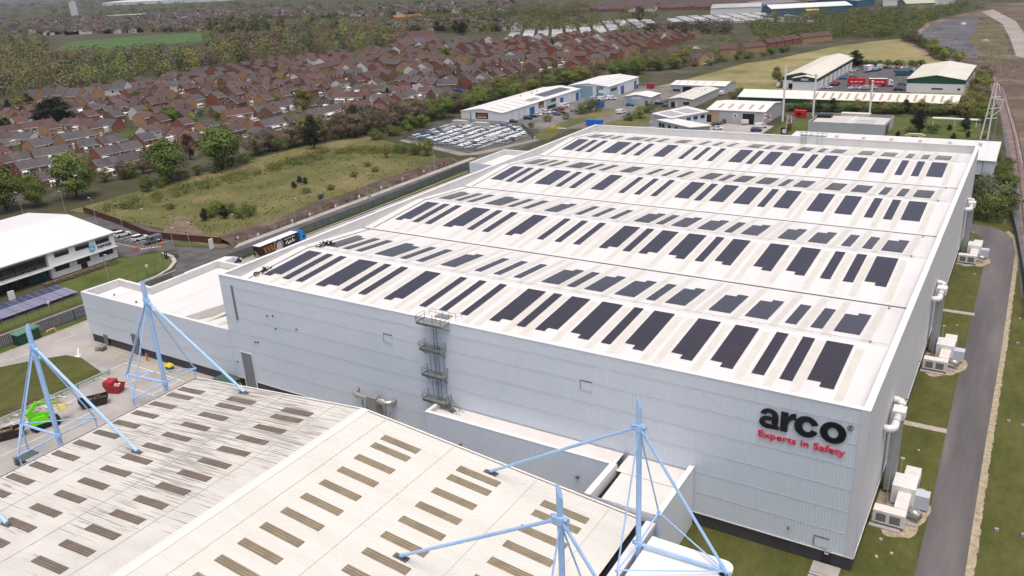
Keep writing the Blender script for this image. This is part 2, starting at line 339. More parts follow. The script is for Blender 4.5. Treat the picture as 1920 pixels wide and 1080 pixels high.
b.build('parapet', parin, ware)
ARR = [(-97.5, -94.4), (-93.1, -91.6), (-90.0, -88.5), (-85.5, -81.4), (-79.8, -78.4), (-76.3, -74.8), (-71.1, -68.1), (-64.2, -62.9), (-60.5, -59.2), (-56.7, -55.4),
       (-51.6, -48.5), (-47.1, -45.7), (-44.1, -41.1), (-39.1, -35.9), (-34.1, -32.7), (-31.1, -28.1), (-24.7, -21.6), (-19.6, -16.5), (-14.2, -12.7), (-10.9, -9.4), (-8.0, -4.8)]
BAY = D/4; ZV, ZR = 18.85, 20.2
def zr(y):
    k = y % BAY; h = BAY/2
    return ZV+(ZR-ZV)*(k/h if k < h else (BAY-k)/h)
def slopeq(b, x0, x1, y0, y1, dz, th, m=0):
    """thin slab following the roof"""
    P = [(x0, y0), (x1, y0), (x1, y1), (x0, y1)]
    b.hexa([(x, y, zr(y)+dz) for x, y in P]+[(x, y, zr(y)+dz+th) for x, y in P], m)
arrays = []
for k in range(4):
    v = k*BAY; rg = v+BAY/2
    for s, (y0, y1) in enumerate(((v, rg), (rg, v+BAY))):
        b = MB(); e = .001
        ya, yb = (y0+i0 if k == 0 and s == 0 else y0+e), (y1-i0 if k == 3 and s == 1 else y1-e)
        b.poly([(-W+i0, ya, zr(ya)), (-i0, ya, zr(ya)), (-i0, yb, zr(yb)), (-W+i0, yb, zr(yb))], 0)
        gaps = [(p[1], q[0]) for p, q in zip(ARR, ARR[1:])]+[(-4.8, -3.0)]
        for g0, g1 in gaps:
            c = (g0+g1)/2; wd = .5
            if g1-g0 > 3.0:
                for c in (g0+.9, g1-.9): slopeq(b, c-wd, c+wd, y0+1.2, y1-1.0, .003, .012, 1)
            else: slopeq(b, c-min(wd, (g1-g0)*.36), c+min(wd, (g1-g0)*.36), y0+1.2, y1-1.0, .003, .012, 1)
        rf = b.build('roof_slope', [membrane, cream], ware)
        for i, (x0, x1) in enumerate(ARR):
            wide = x1-x0 > 2.5
            a0, a1 = (v+6.0, v+17.0) if s == 0 else (v+20.9, v+29.6)
            if k == 3 and s == 1: a1 -= 1.6
            sp = .14
            b = MB(); xm = (x0+x1)/2
            if wide and k < 2:
                if s == 0:
                    slopeq(b, x0, x1, a0+1.05, a1, .05, .05)
                    (lambda q: slopeq(b, q[0], q[1], a0, a0+1.05-.002, .05, .05))((x0, xm) if i < 13 else (xm, x1))
                else:
                    slopeq(b, x0, x1, a0, a1-1.05, .05, .05)
                    (lambda q: slopeq(b, q[0], q[1], a1-1.05+.002, a1, .05, .05))((x0, xm) if i < 6 else (xm, x1))
            else: slopeq(b, x0, x1, a0+(.5 if wide else 0), a1, .05, .05)
            arrays.append(((Vector((xm, (a0+a1)/2, 19.6))-CAM).length*(1 if wide else 1.45), b, rf))
arrays.sort(key=lambda t: t[0])
rest = MB()
for i, (dd, b, rf) in enumerate(arrays):
    if i < 100: b.build('solar_array', solar, rf)
    else:
        n = len(rest.v); rest.v += b.v; rest.f += [tuple(n+j for j in f) for f in b.f]; rest.m += b.m
o = rest.build('solar_array', solar, ware); o['kind'] = 'stuff'
for k in range(1, 4):
    MB().box(-W+.6, -.6, k*BAY-.22, k*BAY+.22, ZV+.005, ZV+.035).build('valley_gutter', dark_strip, ware)
for k in range(4):
    y = k*BAY+BAY/2
    b = MB(); b.prof([(y-.45, ZR-.03), (y, ZR+.03), (y+.45, ZR-.03), (y, ZR-.06)], 'x', -W+.6, -.6)
    b.build('ridge_cap', mat('ridge_flashing', (.70, .70, .69), rough=.5), ware)
    b = MB(); b.tube((-W+1.4, y+.9, ZR+.22), (-1.2, y+.9, ZR+.22), .025, n=4)
    for i in range(20): b.tube((-W+1.8+i*5.1, y+.9, ZR-.07), (-W+1.8+i*5.1, y+.9, ZR+.24), .035, n=4)
    b.build('safety_line', postm, ware)
b = MB()
for k in range(4):
    for y0, y1 in ((k*BAY+.6, k*BAY+BAY/2), (k*BAY+BAY/2, (k+1)*BAY-.6)):
        b.tube((-98.7, y0, zr(y0)+.12), (-98.7, y1, zr(y1)+.12), .06, n=4)
b.build('edge_cable', dsteel, ware)
def louvre(x, z, w, h, name='hatch', m=None, th=.09):
    b = MB().box(x-w/2, x+w/2, -.12, -.055, z-h/2, z+h/2, 0)
    b.box(x-w/2-.06, x+w/2+.06, -.16, -.055, z+h/2, z+h/2+.09, 1).box(x-w/2-.08, x-w/2, -.14, -.055, z-h/2, z+h/2, 1)
    return b.build(name, [m or clad, dsteel], ware)
for x, z in ((-65.6, 16.2), (-33.2, 16.0), (-71.4, 4.2), (-3.5, 2.95)): louvre(x, z, 1.5, 1.25)
MB().box(-98.75, -98.35, -.16, -.055, 13.1, 19.3).build('louvre', mat('louvre_grey', (.17, .18, .19), rough=.5), ware)
b = MB().box(-99.2, -96.6, -.13, -.055, .1, 7.0).build('roller_door', mat('shutter_grey', (.20, .22, .24), rough=.5), ware)
MB().box(-99.35, -99.2, -.2, -.055, .1, 7.1).box(-96.6, -96.45, -.2, -.055, .1, 7.1).box(-99.35, -96.45, -.2, -.055, 7.1, 7.22).build('door_frame', cladw, b)
b = MB().box(-3.35, -2.25, -.02, .09, .25, 2.0).build('door', mat('charcoal_door', (.018, .02, .03), rough=.4), ware)
MB().box(-3.05, -2.6, -.05, -.021, 1.45, 1.65).build('door_sign', paint, b)
for x, z in ((-91, 15.2), (-89.6, 15.4), (-89.4, 13.2), (-95, 9.7), (-94.3, 9.8), (-84.6, 14.0), (-7.2, 3.6), (-100.5, 4.9)):
    MB().box(x-.1, x+.1, -.34, -.055, z, z+.16).build('wall_lamp', dsteel, ware)
for y in (25.5, 38, 52, 70, 84, 99, 112):
    MB().box(.05, .7, y-.05, y+.05, 3.4, 3.52).build('side_lamp', dsteel, ware)
for k in range(3):
    for y in (k*BAY+BAY/2+1.2, k*BAY+BAY-1.5):
        MB().tube((-3.2, y, zr(y)), (-3.2, y, zr(y)+.35), .16, n=6).build('roof_vent', postm, ware)
# steps and ramp by the corner door
b = MB().box(-4.1, -1.1, -2.1, -.2, 0, .28, 0)
for i in range(3): b.box(-4.1, .6, -2.5-i*.55, -2.1-i*.55, 0, .2-.06*i, 0)
tag(b.build('doorstep', concrete), 'pale concrete landing and steps below the corner door', 'steps')

# letters
def text_mesh(name, body, size, bold, m, parent, loc, rot, ex=.06, sx=1.0, space=1.0):
    cu = bpy.data.curves.new(name, 'FONT'); cu.body = body; cu.size = size; cu.offset = bold; cu.extrude = ex; cu.space_character = space
    cu.resolution_u = 6
    o = bpy.data.objects.new(name, cu); COL.objects.link(o)
    dg = bpy.context.evaluated_depsgraph_get(); me = bpy.data.meshes.new_from_object(o.evaluated_get(dg)); me.name = name
    bpy.data.objects.remove(o)
    me.materials.clear(); me.materials.append(m)
    o = link(name, me, parent); o.location = loc; o.rotation_euler = rot; o.scale = (sx, 1, 1)
    return o
def fit_text(name, body, x0, x1, z0, h_ref, bold, m, parent, y, capfrac=.0):
    """lettering on a -y facing wall, stretched so that it fills x0..x1 and has height h_ref"""
    o = text_mesh(name, body, 1, bold, m, parent, (0, 0, 0), (PI/2, 0, 0))
    xs = [v.co.x for v in o.data.vertices]; ys = [v.co.y for v in o.data.vertices]
    s = h_ref/(max(ys)-min(ys)); sx = (x1-x0)/(max(xs)-min(xs))
    for v in o.data.vertices: v.co.x = (v.co.x-min(xs))*sx; v.co.y = (v.co.y-min(ys))*s
    o.location = (x0, y, z0); return o
def arc_pts(cx, cz, rx, rz, a0, a1, n):
    return [(cx+rx*math.cos(rad(a0+(a1-a0)*i/n)), cz+rz*math.sin(rad(a0+(a1-a0)*i/n))) for i in range(n+1)]
def strip(b, outer, inner, y0, y1):
    """solid letter stroke between two outlines (u, z), facing -y"""
    n = len(outer)
    for i in range(n-1):
        a, c, d, e = outer[i], outer[i+1], inner[i+1], inner[i]
        b.hexa([(a[0], y1, a[1]), (c[0], y1, c[1]), (d[0], y1, d[1]), (e[0], y1, e[1]), (a[0], y0, a[1]), (c[0], y0, c[1]), (d[0], y0, d[1]), (e[0], y0, e[1])])
sign = thing('wall_sign', 'big black lettering with a red slogan below on the grey front wall', 'sign', (0, 0, 0))
X0, X1, ZB, XH = -11.35, -1.95, 16.15, 2.42   # lettering box
ya, yb = -.22, -.06
def cz_(t): return ZB+t*XH
b = MB()   # a
wa = 2.35; ax = X0
strip(b, arc_pts(ax+1.08, cz_(.66), 1.00, .34*XH, 172, -2, 18)+[(ax+2.08, cz_(.0))], arc_pts(ax+1.08, cz_(.66), .36, .14*XH, 172, -2, 18)+[(ax+1.42, cz_(.0))], ya, yb)
strip(b, arc_pts(ax+.98, cz_(.29), .98, .31*XH, 62, 305, 18), arc_pts(ax+1.03, cz_(.30), .40, .10*XH, 62, 305, 18), ya-.004, yb)
b.box(ax+1.35, ax+2.1, ya+.004, yb, cz_(.36), cz_(.60)); b.box(ax+1.35, ax+2.25, ya+.006, yb, cz_(0), cz_(.16))
b.build('letter', black, sign)
b = MB(); rx = X0+2.36   # r
b.box(rx, rx+.78, ya, yb, cz_(0), cz_(1.0))
strip(b, [(rx+.78, cz_(.80)), (rx+1.05, cz_(.96)), (rx+1.35, cz_(1.02)), (rx+1.62, cz_(1.0))], [(rx+.78, cz_(.34)), (rx+.95, cz_(.58)), (rx+1.25, cz_(.70)), (rx+1.62, cz_(.70))], ya-.003, yb)
b.build('letter', black, sign)
b = MB(); cx = X0+5.15
strip(b, arc_pts(cx, cz_(.5), 1.30, .53*XH, 22, 338, 40), arc_pts(cx+.06, cz_(.5), .52, .265*XH, 22, 338, 40), ya, yb)
b.build('letter', black, sign)
b = MB(); cx = X0+7.93
strip(b, arc_pts(cx, cz_(.5), 1.36, .53*XH, 0, 360, 44), arc_pts(cx, cz_(.5), .56, .27*XH, 0, 360, 44), ya, yb)
b.build('letter', black, sign)
b = MB(); cx, cz0 = X0+9.62, cz_(.92)
strip(b, arc_pts(cx, cz0, .30, .30, 0, 360, 20), arc_pts(cx, cz0, .25, .25, 0, 360, 20), -.14, yb)
b.build('letter_ring', black, sign)
b = MB().poly([(p[0], -.075, p[1]) for p in arc_pts(cx, cz0, .25, .25, 0, 359, 20)]); b.build('letter_disc', white, sign)
fit_text('registered_letter', 'R', cx-.11, cx+.12, cz0-.14, .29, .0, black, sign, -.09)
fit_text('slogan_lettering', 'Experts in Safety', X0, X0+9.35, 14.52, 1.12, .006, red, sign, -.14)

# ------------------------------------------------------------------ fire escape, ducts, air handling units
fe = thing('fire_escape', 'grey steel fire escape with ladders zig-zagging up the front wall', 'fire escape', (-57, 0, 0))
def rail(b, pts, h=1.05, n=4):
    for p, q in zip(pts, pts[1:]):
        p = Vector(p); q = Vector(q)
        for t in (h, h*.55): b.tube(p+Vector((0, 0, t)), q+Vector((0, 0, t)), .03, n=4)
        k = max(1, int((q-p).length/1.1))
        for i in range(k+1): c = p.lerp(q, i/k); b.tube(c, c+Vector((0, 0, h)), .028, n=4)
lev = [(20.95, -1.3, 2.9, -2.1), (16.6, -1.7, 1.9, -1.5), (12.6, -1.7, 1.9, -1.5), (8.6, -1.9, 2.2, -1.6)]
for z, x0, x1, y in lev:
    ld = MB().box(x0, x1, y, -.08, z-.12, z, 0).box(x0, x1, y-.04, y, z-.2, z+.1, 1).box(x0-.04, x0, y, -.08, z-.2, z+.1, 1).build('landing', [grating, dsteel], fe)
    if z > 20: MB().box(x0+1.0, x1-.9, .72, .8+1.2, z-.12, z, 0).build('roof_step', [grating], fe)
    b = MB(); rail(b, [(x0, -.1, z), (x0, y, z), (x1, y, z), (x1, -.1, z)]); b.build('handrail', dsteel, ld)
    b = MB()
    for x in (x0+.15, x1-.15): b.tube((x, y+.1, z-.15), (x+.05, -.1, z-1.35), .06, n=5)
    b.build('bracket', dsteel, ld)
b = MB(); rail(b, [(-1.2, .8, 21.0), (1.2, .8, 21.0), (3.4, .8, 20.9), (3.4, 2.2, 20.6)]); b.build('roof_rail', steel, fe)
for z1, z0 in ((20.9, 16.6), (16.6, 12.6), (12.6, 8.6)):
    b = MB()
    for x in (.45, 1.0): b.tube((x, -.7, z0), (x, -.7, z1+.9), .04, n=4)
    for i in range(int((z1-z0)/.3)): b.tube((.45, -.7, z0+.3*i), (1.0, -.7, z0+.3*i), .022, n=4)
    for i in range(4):
        z = z0+2.0+i*.65
        if z < z1: b.path([(.42, -.7, z), (.3, -1.1, z), (.72, -1.4, z), (1.15, -1.1, z), (1.03, -.7, z)], .02, n=4)
    b.build('ladder', dsteel, fe)
b = MB()
for x in (-.9, -.2, 1.5): b.tube((x, -.25, 8.6), (x, -.25, 16.6), .035, n=4)
b.build('support_rod', dsteel, fe)
b = MB(); n = 9
for i in range(n): b.box(2.2+i*.28, 2.5+i*.28, -1.6, -.8, 8.35-i*.23, 8.4-i*.23)
b.hexa([(2.2, -1.65, 8.35), (4.8, -1.65, 6.3), (4.8, -1.6, 6.3), (2.2, -1.6, 8.35), (2.2, -1.65, 8.6), (4.8, -1.65, 6.55), (4.8, -1.6, 6.55), (2.2, -1.6, 8.6)])
rail(b, [(2.2, -1.62, 8.6), (4.8, -1.62, 6.4)]); rail(b, [(2.2, -.78, 8.6), (4.8, -.78, 6.4)])
b.build('stair_flight', dsteel, fe)
duct = mat('silver_duct', (.50, .49, .46), (.58, .57, .55), scale=1.2, rough=.3, metal=.75)
ductw = mat('white_duct', (.70, .71, .72), (.76, .77, .77), scale=1.5, rough=.35, spec=.5)
ed = thing('exhaust_duct', 'silver curved exhaust duct on legs against the front wall', 'duct', (-69, 0, 0))
def bend(c, a0, a1, r, pl):
    return [c+Vector((r*math.cos(rad(a0+(a1-a0)*i/6)), r*math.sin(rad(a0+(a1-a0)*i/6)), 0)) for i in range(7)]
b = MB().path([Vector((-4.0, -.05, 6.2))]+[Vector((-4.0+.9*(1-math.cos(t*PI/12)), -.4-.9*math.sin(t*PI/12), 6.2-.05*t)) for t in range(7)]+[Vector((2.4, -1.35, 5.9))]+[Vector((2.4+.9*math.sin(t*PI/12), -.4-.95*math.cos(t*PI/12), 5.9)) for t in range(7)]+[Vector((3.3, -.05, 5.9))], .42, n=12)
b.build('pipe', duct, ed, True)
MB().box(-.6, 1.0, -1.9, -.7, 0, 6.4, 0).box(-.7, 1.1, -1.95, -.65, 6.4, 6.55, 0).build('riser', mat('dull_zinc', (.30, .30, .29), (.36, .36, .35), scale=1, rough=.45, metal=.4), ed)
for x in (-2.2, -1.3, 1.7, 2.4):
    MB().tube((x, -1.3, 0), (x, -1.3, 5.6), .06, n=5).tube((x, -1.3, 2.0), (x+.9, -1.3, 4.5), .035, n=4).build('support_leg', dsteel, ed)

cabw = mat('white_cabinet', (.66, .67, .66), (.72, .73, .72), scale=.9, rough=.4)
cabr = mat('stained_cabinet', (.68, .66, .64), (.55, .44, .38), scale=1.1, rough=.5, lo=.55, hi=.75, detail=8)
cabg = mat('pale_grey_cabinet', (.48, .52, .58), rough=.45)
ahu = thing('air_handling_unit', '', 'ventilation unit', (0, 12, 0), 0, 'ventilation plant along the side wall')
MB().box(.15, 3.6, -2.4, -.4, 0, .22).box(1.2, 5.2, -.2, 8.4, 0, .2).build('base_slab', concrete, ahu)
MB().box(.4, 4.0, -1.9, -.4, .5, 2.2).build('intake_duct', cabr, ahu)
MB().box(2.5, 4.0, -.4, 3.2, .9, 2.3).box(2.45, 4.05, 1.3, 1.36, .85, 2.34).build('supply_duct', cabr, ahu)
b = MB().box(1.7, 4.4, 3.2, 6.4, .4, 3.0)
for y in (4.0, 4.8, 5.6): b.box(1.68, 4.42, y, y+.05, .4, 3.03)
b.build('cabinet', cabw, ahu)
MB().box(2.6, 4.4, 6.4, 9.3, .5, 2.6).box(2.55, 4.45, 7.7, 7.76, .5, 2.64).build('fan_section', cabr, ahu)
MB().box(4.4, 6.0, 3.4, 5.0, .3, 2.2).build('control_box', cabg, ahu)
MB().tube((4.1, 1.2, 1.4), (5.3, .6, 1.1), .48, n=12).tube((5.3, .6, 1.1), (5.35, .57, 1.1), .55, n=12).build('outlet', duct, ahu, True)
b = MB().box(.5, 1.7, 5.6, 7.2, .4, 11.0).hexa([(1.7, 5.9, .9), (2.6, 6.6, .9), (2.6, 7.6, .9), (1.7, 7.1, .9), (1.7, 5.9, 2.3), (2.6, 6.6, 2.3), (2.6, 7.6, 2.3), (1.7, 7.1, 2.3)])
b.build('riser', mat('grey_riser', (.32, .34, .36), (.38, .40, .42), scale=.8, rough=.4, metal=.3), ahu)
MB().box(.4, 1.9, 5.5, 7.3, 11.0, 12.1).build('plenum', ductw, ahu)
P = [Vector((.05, 2.0, 11.4)), Vector((.55, 2.0, 11.4)), Vector((.95, 2.2, 11.4)), Vector((1.15, 2.7, 11.4)), Vector((1.15, 3.6, 11.5)), Vector((1.15, 5.5, 11.6))]
MB().path(P, .48, n=12).build('lower_elbow', ductw, ahu, True)
P = [Vector((1.15, 7.3, 11.7)), Vector((1.15, 8.2, 11.8)), Vector((1.0, 8.8, 11.8)), Vector((.5, 9.1, 11.8)), Vector((.05, 9.1, 11.8))]
MB().path(P, .5, n=12).build('upper_elbow', ductw, ahu, True)
MB().tube((1.3, 2.8, .2), (1.3, 2.8, 10.9), .06, n=5).tube((1.3, 2.8, 10.9), (1.9, 2.8, 10.9), .05, n=4).build('support_post', postm, ahu)
MB().tube((2.2, 6.6, 3.0), (2.2, 6.6, 5.0), .05, n=5).box(2.0, 2.45, 6.4, 6.8, 5.0, 5.12).build('flood_lamp', postm, ahu)
for x0, x1, y0, z0, z1 in ((.8, 1.9, -1.93, .8, 1.9), (2.3, 3.5, -1.93, .8, 1.9)):
    b = MB()
    for i in range(7): b.box(x0, x1, y0, y0+.02, z0+i*(z1-z0)/7, z0+(i+.6)*(z1-z0)/7)
    b.build('grille', dsteel, ahu)
for y0, y1 in ((3.5, 4.6), (4.9, 6.1)):
    b = MB()
    for i in range(8): b.box(4.405, 4.43, y0, y1, .7+i*.27, .86+i*.27)
    if y0 > 4.8: b.build('grille', dsteel, ahu)
MB().box(4.42, 4.46, 6.9, 8.9, .8, 2.2).build('access_panel', cabg, ahu)
for x, y, z in ((1.15, 3.6, 11.5), (1.15, 5.2, 11.6)): MB().tube((x, y, z), (x, y+.14, z), .56, n=14).build('flange', steel, ahu)
MB().tube((1.15, 7.5, 11.72), (1.15, 7.64, 11.74), .58, n=14).build('flange', steel, ahu)
MB().path([(4.5, 5.2, .8), (5.2, 5.6, .5), (5.6, 5.4, .3), (4.9, 6.6, .25), (4.4, 7.4, .8)], .06, n=5).build('cable', black, ahu)
ahu['label'] = 'white ventilation unit with tall duct beside the signed corner of the warehouse'
dup(ahu, (0, 58, 0), 0, 'white ventilation unit halfway along the side wall of the warehouse')
dup(ahu, (0, 115.5, 0), 0, 'white ventilation unit nearest the bend of the service track')
for y0 in (12, 58, 115.5):
    pts = []
    for i in range(48):
        t = 2*PI*i/48; rr = 1+.10*math.sin(t*3.0+y0)+.05*math.sin(t*7.3)+RND.uniform(-.025, .025)
        pts.append((2.9+3.4*rr*math.cos(t), y0+2.6+5.7*rr*math.sin(t)))
    pts = [(max(.15, p[0]), p[1]) for p in pts]
    sheet('gravel', pts, .07, gravel, 'pale gravel round the '+{12: 'ventilation unit by the signed corner', 58: 'middle ventilation unit', 115.5: 'farthest ventilation unit'}[y0])
for y in (36.5, 84):
    tag(MB().box(.3, 6.0, y, y+1.3, .03, .1).build('slab_path', mat('slab_stone', (.34, .31, .26), (.42, .39, .33), scale=1.2, rough=.9)), 'pale flagstone path from the side wall to the track, '+('nearer the signed corner' if y < 50 else 'between the two farther ventilation units'), 'path')
for i, (x, y) in enumerate(((1.9, 7.5), (3.4, 5.4), (2.0, 4), (3.2, 30), (3.6, 78), (4.3, 108), (2.8, 55))):
    w = ['beside the signed corner steps', 'closest to the track by the signed corner', 'beneath the corner door wall', 'on the grass between the first two ventilation units', 'near the middle of the side lawn', 'near the farthest ventilation unit', 'beside the middle ventilation unit'][i]
    tag(MB().prism([(x+.2*math.cos(t*PI/4), y+.2*math.sin(t*PI/4)) for t in range(8)], 0, .15).tube((x, y, .15), (x, y, .2), .16, n=8).build('ground_marker', mat('marker_white', (.42, .42, .36), rough=.7)), 'small pale round ground marker '+w, 'ground marker', 'pale markers in the grass')

# ------------------------------------------------------------------ annexe, link block, side block, rear block
ax = thing('warehouse_annexe', 'lower pale grey annexe with white parapet joined to the far end of the front wall', 'annexe', (-122, 0, 0))
zt = 10.7
foot = [(-144.6, 0), (-101.5, 0), (-101.5, 25), (-134.2, 25), (-133.6, 8), (-144.2, 8.3)]
L_ = lambda p: [(x+122, y) for x, y in p]
b = MB()
F = L_(foot)
for p, q in zip(F, F[1:]+F[:1]):
    if abs(p[0]-20.5) < .1 and abs(q[0]-20.5) < .1: continue
    b.poly([(p[0], p[1], 1.8), (q[0], q[1], 1.8), (q[0], q[1], zt-.1), (p[0], p[1], zt-.1)])
ribs(b, 'x', -.02, -22.6, 20.4, 1.8, zt-.1, .36, .02, -1)
for z in (4.6, 7.4): b.box(-22.6, 20.4, -.09, -.06, z, z+.03, 1)
b.build('wall', [clad, seam], ax)
MB().prism(L_([(-144.4, .2), (-101.5, .2), (-101.5, 24.8), (-134, 24.8), (-133.4, 7.8), (-144, 8)]), 0, 1.82).build('plinth', plinth, ax)
t = .55
IN = L_([(-144.05, t), (-101.5, t), (-101.5, 25-t), (-133.7, 25-t), (-133.1, 8-t), (-143.7, 8.3-t)])
b = MB()
for (p, q), (a, c) in zip(zip(F, F[1:]+F[:1]), zip(IN, IN[1:]+IN[:1])):
    if abs(p[0]-20.5) < .1 and abs(q[0]-20.5) < .1: continue
    b.hexa([(p[0], p[1], zt-.1), (q[0], q[1], zt-.1), (c[0], c[1], zt-.1), (a[0], a[1], zt-.1), (p[0], p[1], zt), (q[0], q[1], zt), (c[0], c[1], zt), (a[0], a[1], zt)])
b.build('coping', white, ax)
b = MB()
for a, c in zip(IN, IN[1:]+IN[:1]):
    if abs(a[0]-20.5) < .1 and abs(c[0]-20.5) < .1: continue
    b.poly([(c[0], c[1], 7), (a[0], a[1], 7), (a[0], a[1], zt-.1), (c[0], c[1], zt-.1)])
b.build('parapet', parin, ax)
b = MB().prism(L_([(-143.9, .45), (-117, .45), (-110.5, 24.3), (-133.6, 24.3), (-133, 7.6), (-143.6, 8)]), 8.5, 9.2)
b.build('upper_roof', membrane, ax)
b = MB().poly([(5, .5, 8.6), (20.5, .5, 7.9), (20.5, 24.3, 5.6), (11.5, 24.3, 6.0)])
for i in range(4): b.box(7.5+i*3.3, 8.5+i*3.3, .8, 14, 7.9-.2*i, 8.12-.17*i, 1)
b.build('lower_roof', [membrane, cream], ax)
b = MB().hexa([(4.9, .5, 5.4), (5.2, .5, 5.4), (11.8, 24.3, 5.4), (11.5, 24.3, 5.4), (4.9, .5, 9.5), (5.2, .5, 9.5), (11.8, 24.3, 9.9), (11.5, 24.3, 9.9)])
b.build('roof_upstand', parin, ax)
for x, n in ((-139.5, 1), (-129.4, 1)):
    w = 1.3 if x < -135 else 2.4
    b = MB().box(x+122-w/2, x+122+w/2, -.16, -.08, .1, 2.4 if x < -135 else 4.4).build('door', mat('shutter_grey2', (.16, .165, .175), rough=.5), ax)
b = MB().box(-7.0, -6.6, -.16, -.08, 2.2, 4.3)
MB().tube((-10, 3.3, 9.2), (-10, 3.3, 9.6), .18, n=6).tube((-18, 4, 9.2), (-18, 4, 9.5), .15, n=6).build('roof_vent', dsteel, ax)

lk = thing('link_block', 'low grey block with white parapet running along the foot of the front wall', 'building', (-42, 0, 0))
zl = 8.4
b = MB(); ribs(b, 'x', -4.0, -14.6, 14, 0, zl-.1, .36, .02, -1); b.poly([(-14.6, -.1, 0), (-14.6, -4, 0), (-14.6, -4, zl-.1), (-14.6, -.1, zl-.1)])
b.build('wall', clad, lk)
MB().box(-14.7, 14, -4.06, -3.55, zl-.1, zl).box(-14.7, -14.2, -3.55, -.08, zl-.1, zl).build('coping', white, lk)
MB().box(-14.55, 14, -3.6, -3.55, 7, zl-.1).box(-14.25, -14.2, -3.55, -.1, 7, zl-.1).build('parapet', parin, lk)
MB().poly([(-14.2, -3.55, 7.5), (14.0, -3.55, 7.5), (14.0, -.1, 7.6), (-14.2, -.1, 7.6)]).build('roof', mat('grey_roof_sheet', (.62, .60, .58), (.68, .66, .64), scale=.4, rough=.6), lk)
MB().box(-9, -8.6, -4.4, -4.05, 4.6, 4.8).box(9.2, 9.6, -4.4, -4.05, 5.0, 5.2).build('wall_lamp', dsteel, lk)
sb = thing('side_block', 'pale block with sloping white roof behind the tall blue steel mast', 'building', (-23, 0, 0))
b = MB(); e = 4.25; f_ = -11.0
b.poly([(e, f_, 0), (e, -.1, 0), (e, -.1, zl), (e, f_, zl)]); b.poly([(-5, f_, 0), (e, f_, 0), (e, f_, zl), (-5, f_, zl)])
b.poly([(-5, -4, 0), (-5, f_, 0), (-5, f_, zl), (-5, -4, zl)])
b.build('wall', cladw, sb)
MB().box(e-.6, e+.06, f_-.05, -.1, zl, zl+.1).box(-5.06, -4.3, f_-.05, -3.95, zl, zl+.1).build('coping', white, sb)
MB().box(e-.65, e-.6, f_, -.1, 6.9, zl).box(-4.35, -4.3, f_, -3.6, 6.9, zl).build('parapet', parin, sb)
MB().poly([(-3.6, f_+.02, 7.2), (e-.65, f_+.02, 7.2), (e-.65, -4, 7.5), (-3.6, -4, 7.5)]).poly([(-4.3, -4.0, 7.55), (e-.65, -4.0, 7.55), (e-.65, -.1, 7.6), (-4.3, -.1, 7.6)]).build('roof', mat('grey_roof_sheet', (.6, .6, .6)), sb)
MB().box(-4.3, -3.6, f_, -4, 6.7, 6.9).build('dark_strip', black, sb)  # black strip along the inner side of the parapet
cn = thing('flat_block', 'white flat-roofed block with rounded corner under the tall mast stay', 'building', (-14, -16, 0))
P = [(-4.0, 1.1), (4.0, 1.0)]+[(4.0+1.1*math.sin(i*PI/12), -.1+1.1*math.cos(i*PI/12)) for i in range(1, 7)]+[(5.1, -24), (-4.0, -24)]
MB().prism(P, 8.3, 8.7).build('roof', white, cn)
MB().prism([(p[0]*.96, p[1]-.25) for p in P], 0, 8.3).build('wall', cladw, cn)
MB().box(4.1, 4.9, -1.5, -.8, 8.7, 8.73).build('stay_opening', black, cn)

def walls(b, x0, x1, y0, y1, z0, z1, m=0):
    b.poly([(x0, y0, z0), (x1, y0, z0), (x1, y0, z1), (x0, y0, z1)], m).poly([(x1, y0, z0), (x1, y1, z0), (x1, y1, z1), (x1, y0, z1)], m)
    b.poly([(x1, y1, z0), (x0, y1, z0), (x0, y1, z1), (x1, y1, z1)], m).poly([(x0, y1, z0), (x0, y0, z0), (x0, y0, z1), (x0, y1, z1)], m); return b
eb = thing('side_extension', 'small white flat-roofed extension on the road side of the big warehouse', 'building', (-115, 124, 0))
walls(MB(), -14.5, 13.4, -10, 9.6, 0, 12.9).build('wall', mat('pale_blue_cladding', (.55, .60, .68), (.60, .64, .71), scale=.1, rough=.5), eb)
MB().box(-14.5, 13.4, -9.9, 9.5, 11.2, 11.4).build('roof', membrane, eb)
MB().box(-14.6, 13.4, 9.1, 9.65, 12.9, 13.0).box(-14.6, -14.1, -10.05, 9.1, 12.9, 13.0).build('coping', white, eb)
MB().box(-14.1, 13.4, 9.05, 9.1, 11.4, 12.9).box(-14.1, -14.05, -9.9, 9.05, 11.4, 12.9).build('parapet', parin, eb)
rb = thing('rear_block', 'long white-roofed block standing behind the rear wall of the big warehouse', 'building', (-27, 190, 0))
b = walls(MB(), -30, 29.6, -9, 13, 0, 8.6); b.build('wall', mat('pale_blue_cladding', (.5, .5, .5)), rb)
MB().hexa([(-30.3, -9.3, 8.6), (29.9, -9.3, 8.6), (29.9, 13.3, 8.6), (-30.3, 13.3, 8.6), (-30.3, -9.3, 8.8), (29.9, -9.3, 8.8), (29.9, 13.3, 9.9), (-30.3, 13.3, 9.9)]).build('roof', membrane, rb)
for i in range(7):
    MB().hexa([(-25+i*8.2, 6, 9.5), (-24+i*8.2, 6, 9.5), (-24+i*8.2, 10, 9.7), (-25+i*8.2, 10, 9.7), (-25+i*8.2, 6, 9.57), (-24+i*8.2, 6, 9.57), (-24+i*8.2, 10, 9.77), (-25+i*8.2, 10, 9.77)]).build('rooflight', mat('grey_rooflight', (.35, .34, .32), rough=.4), rb)
MB().box(22.5, 29.0, -9.08, -8.98, 2.2, 4.6).build('window', glass, rb)
MB().tube((26.8, -9.1, 0), (26.8, -9.1, 8.6), .07, n=5).build('downpipe', dsteel, rb)
al = thing('access_ladder', 'grey-green roof access ladder frame over the rear parapet', 'ladder', (-41, D, 0))
b = MB()
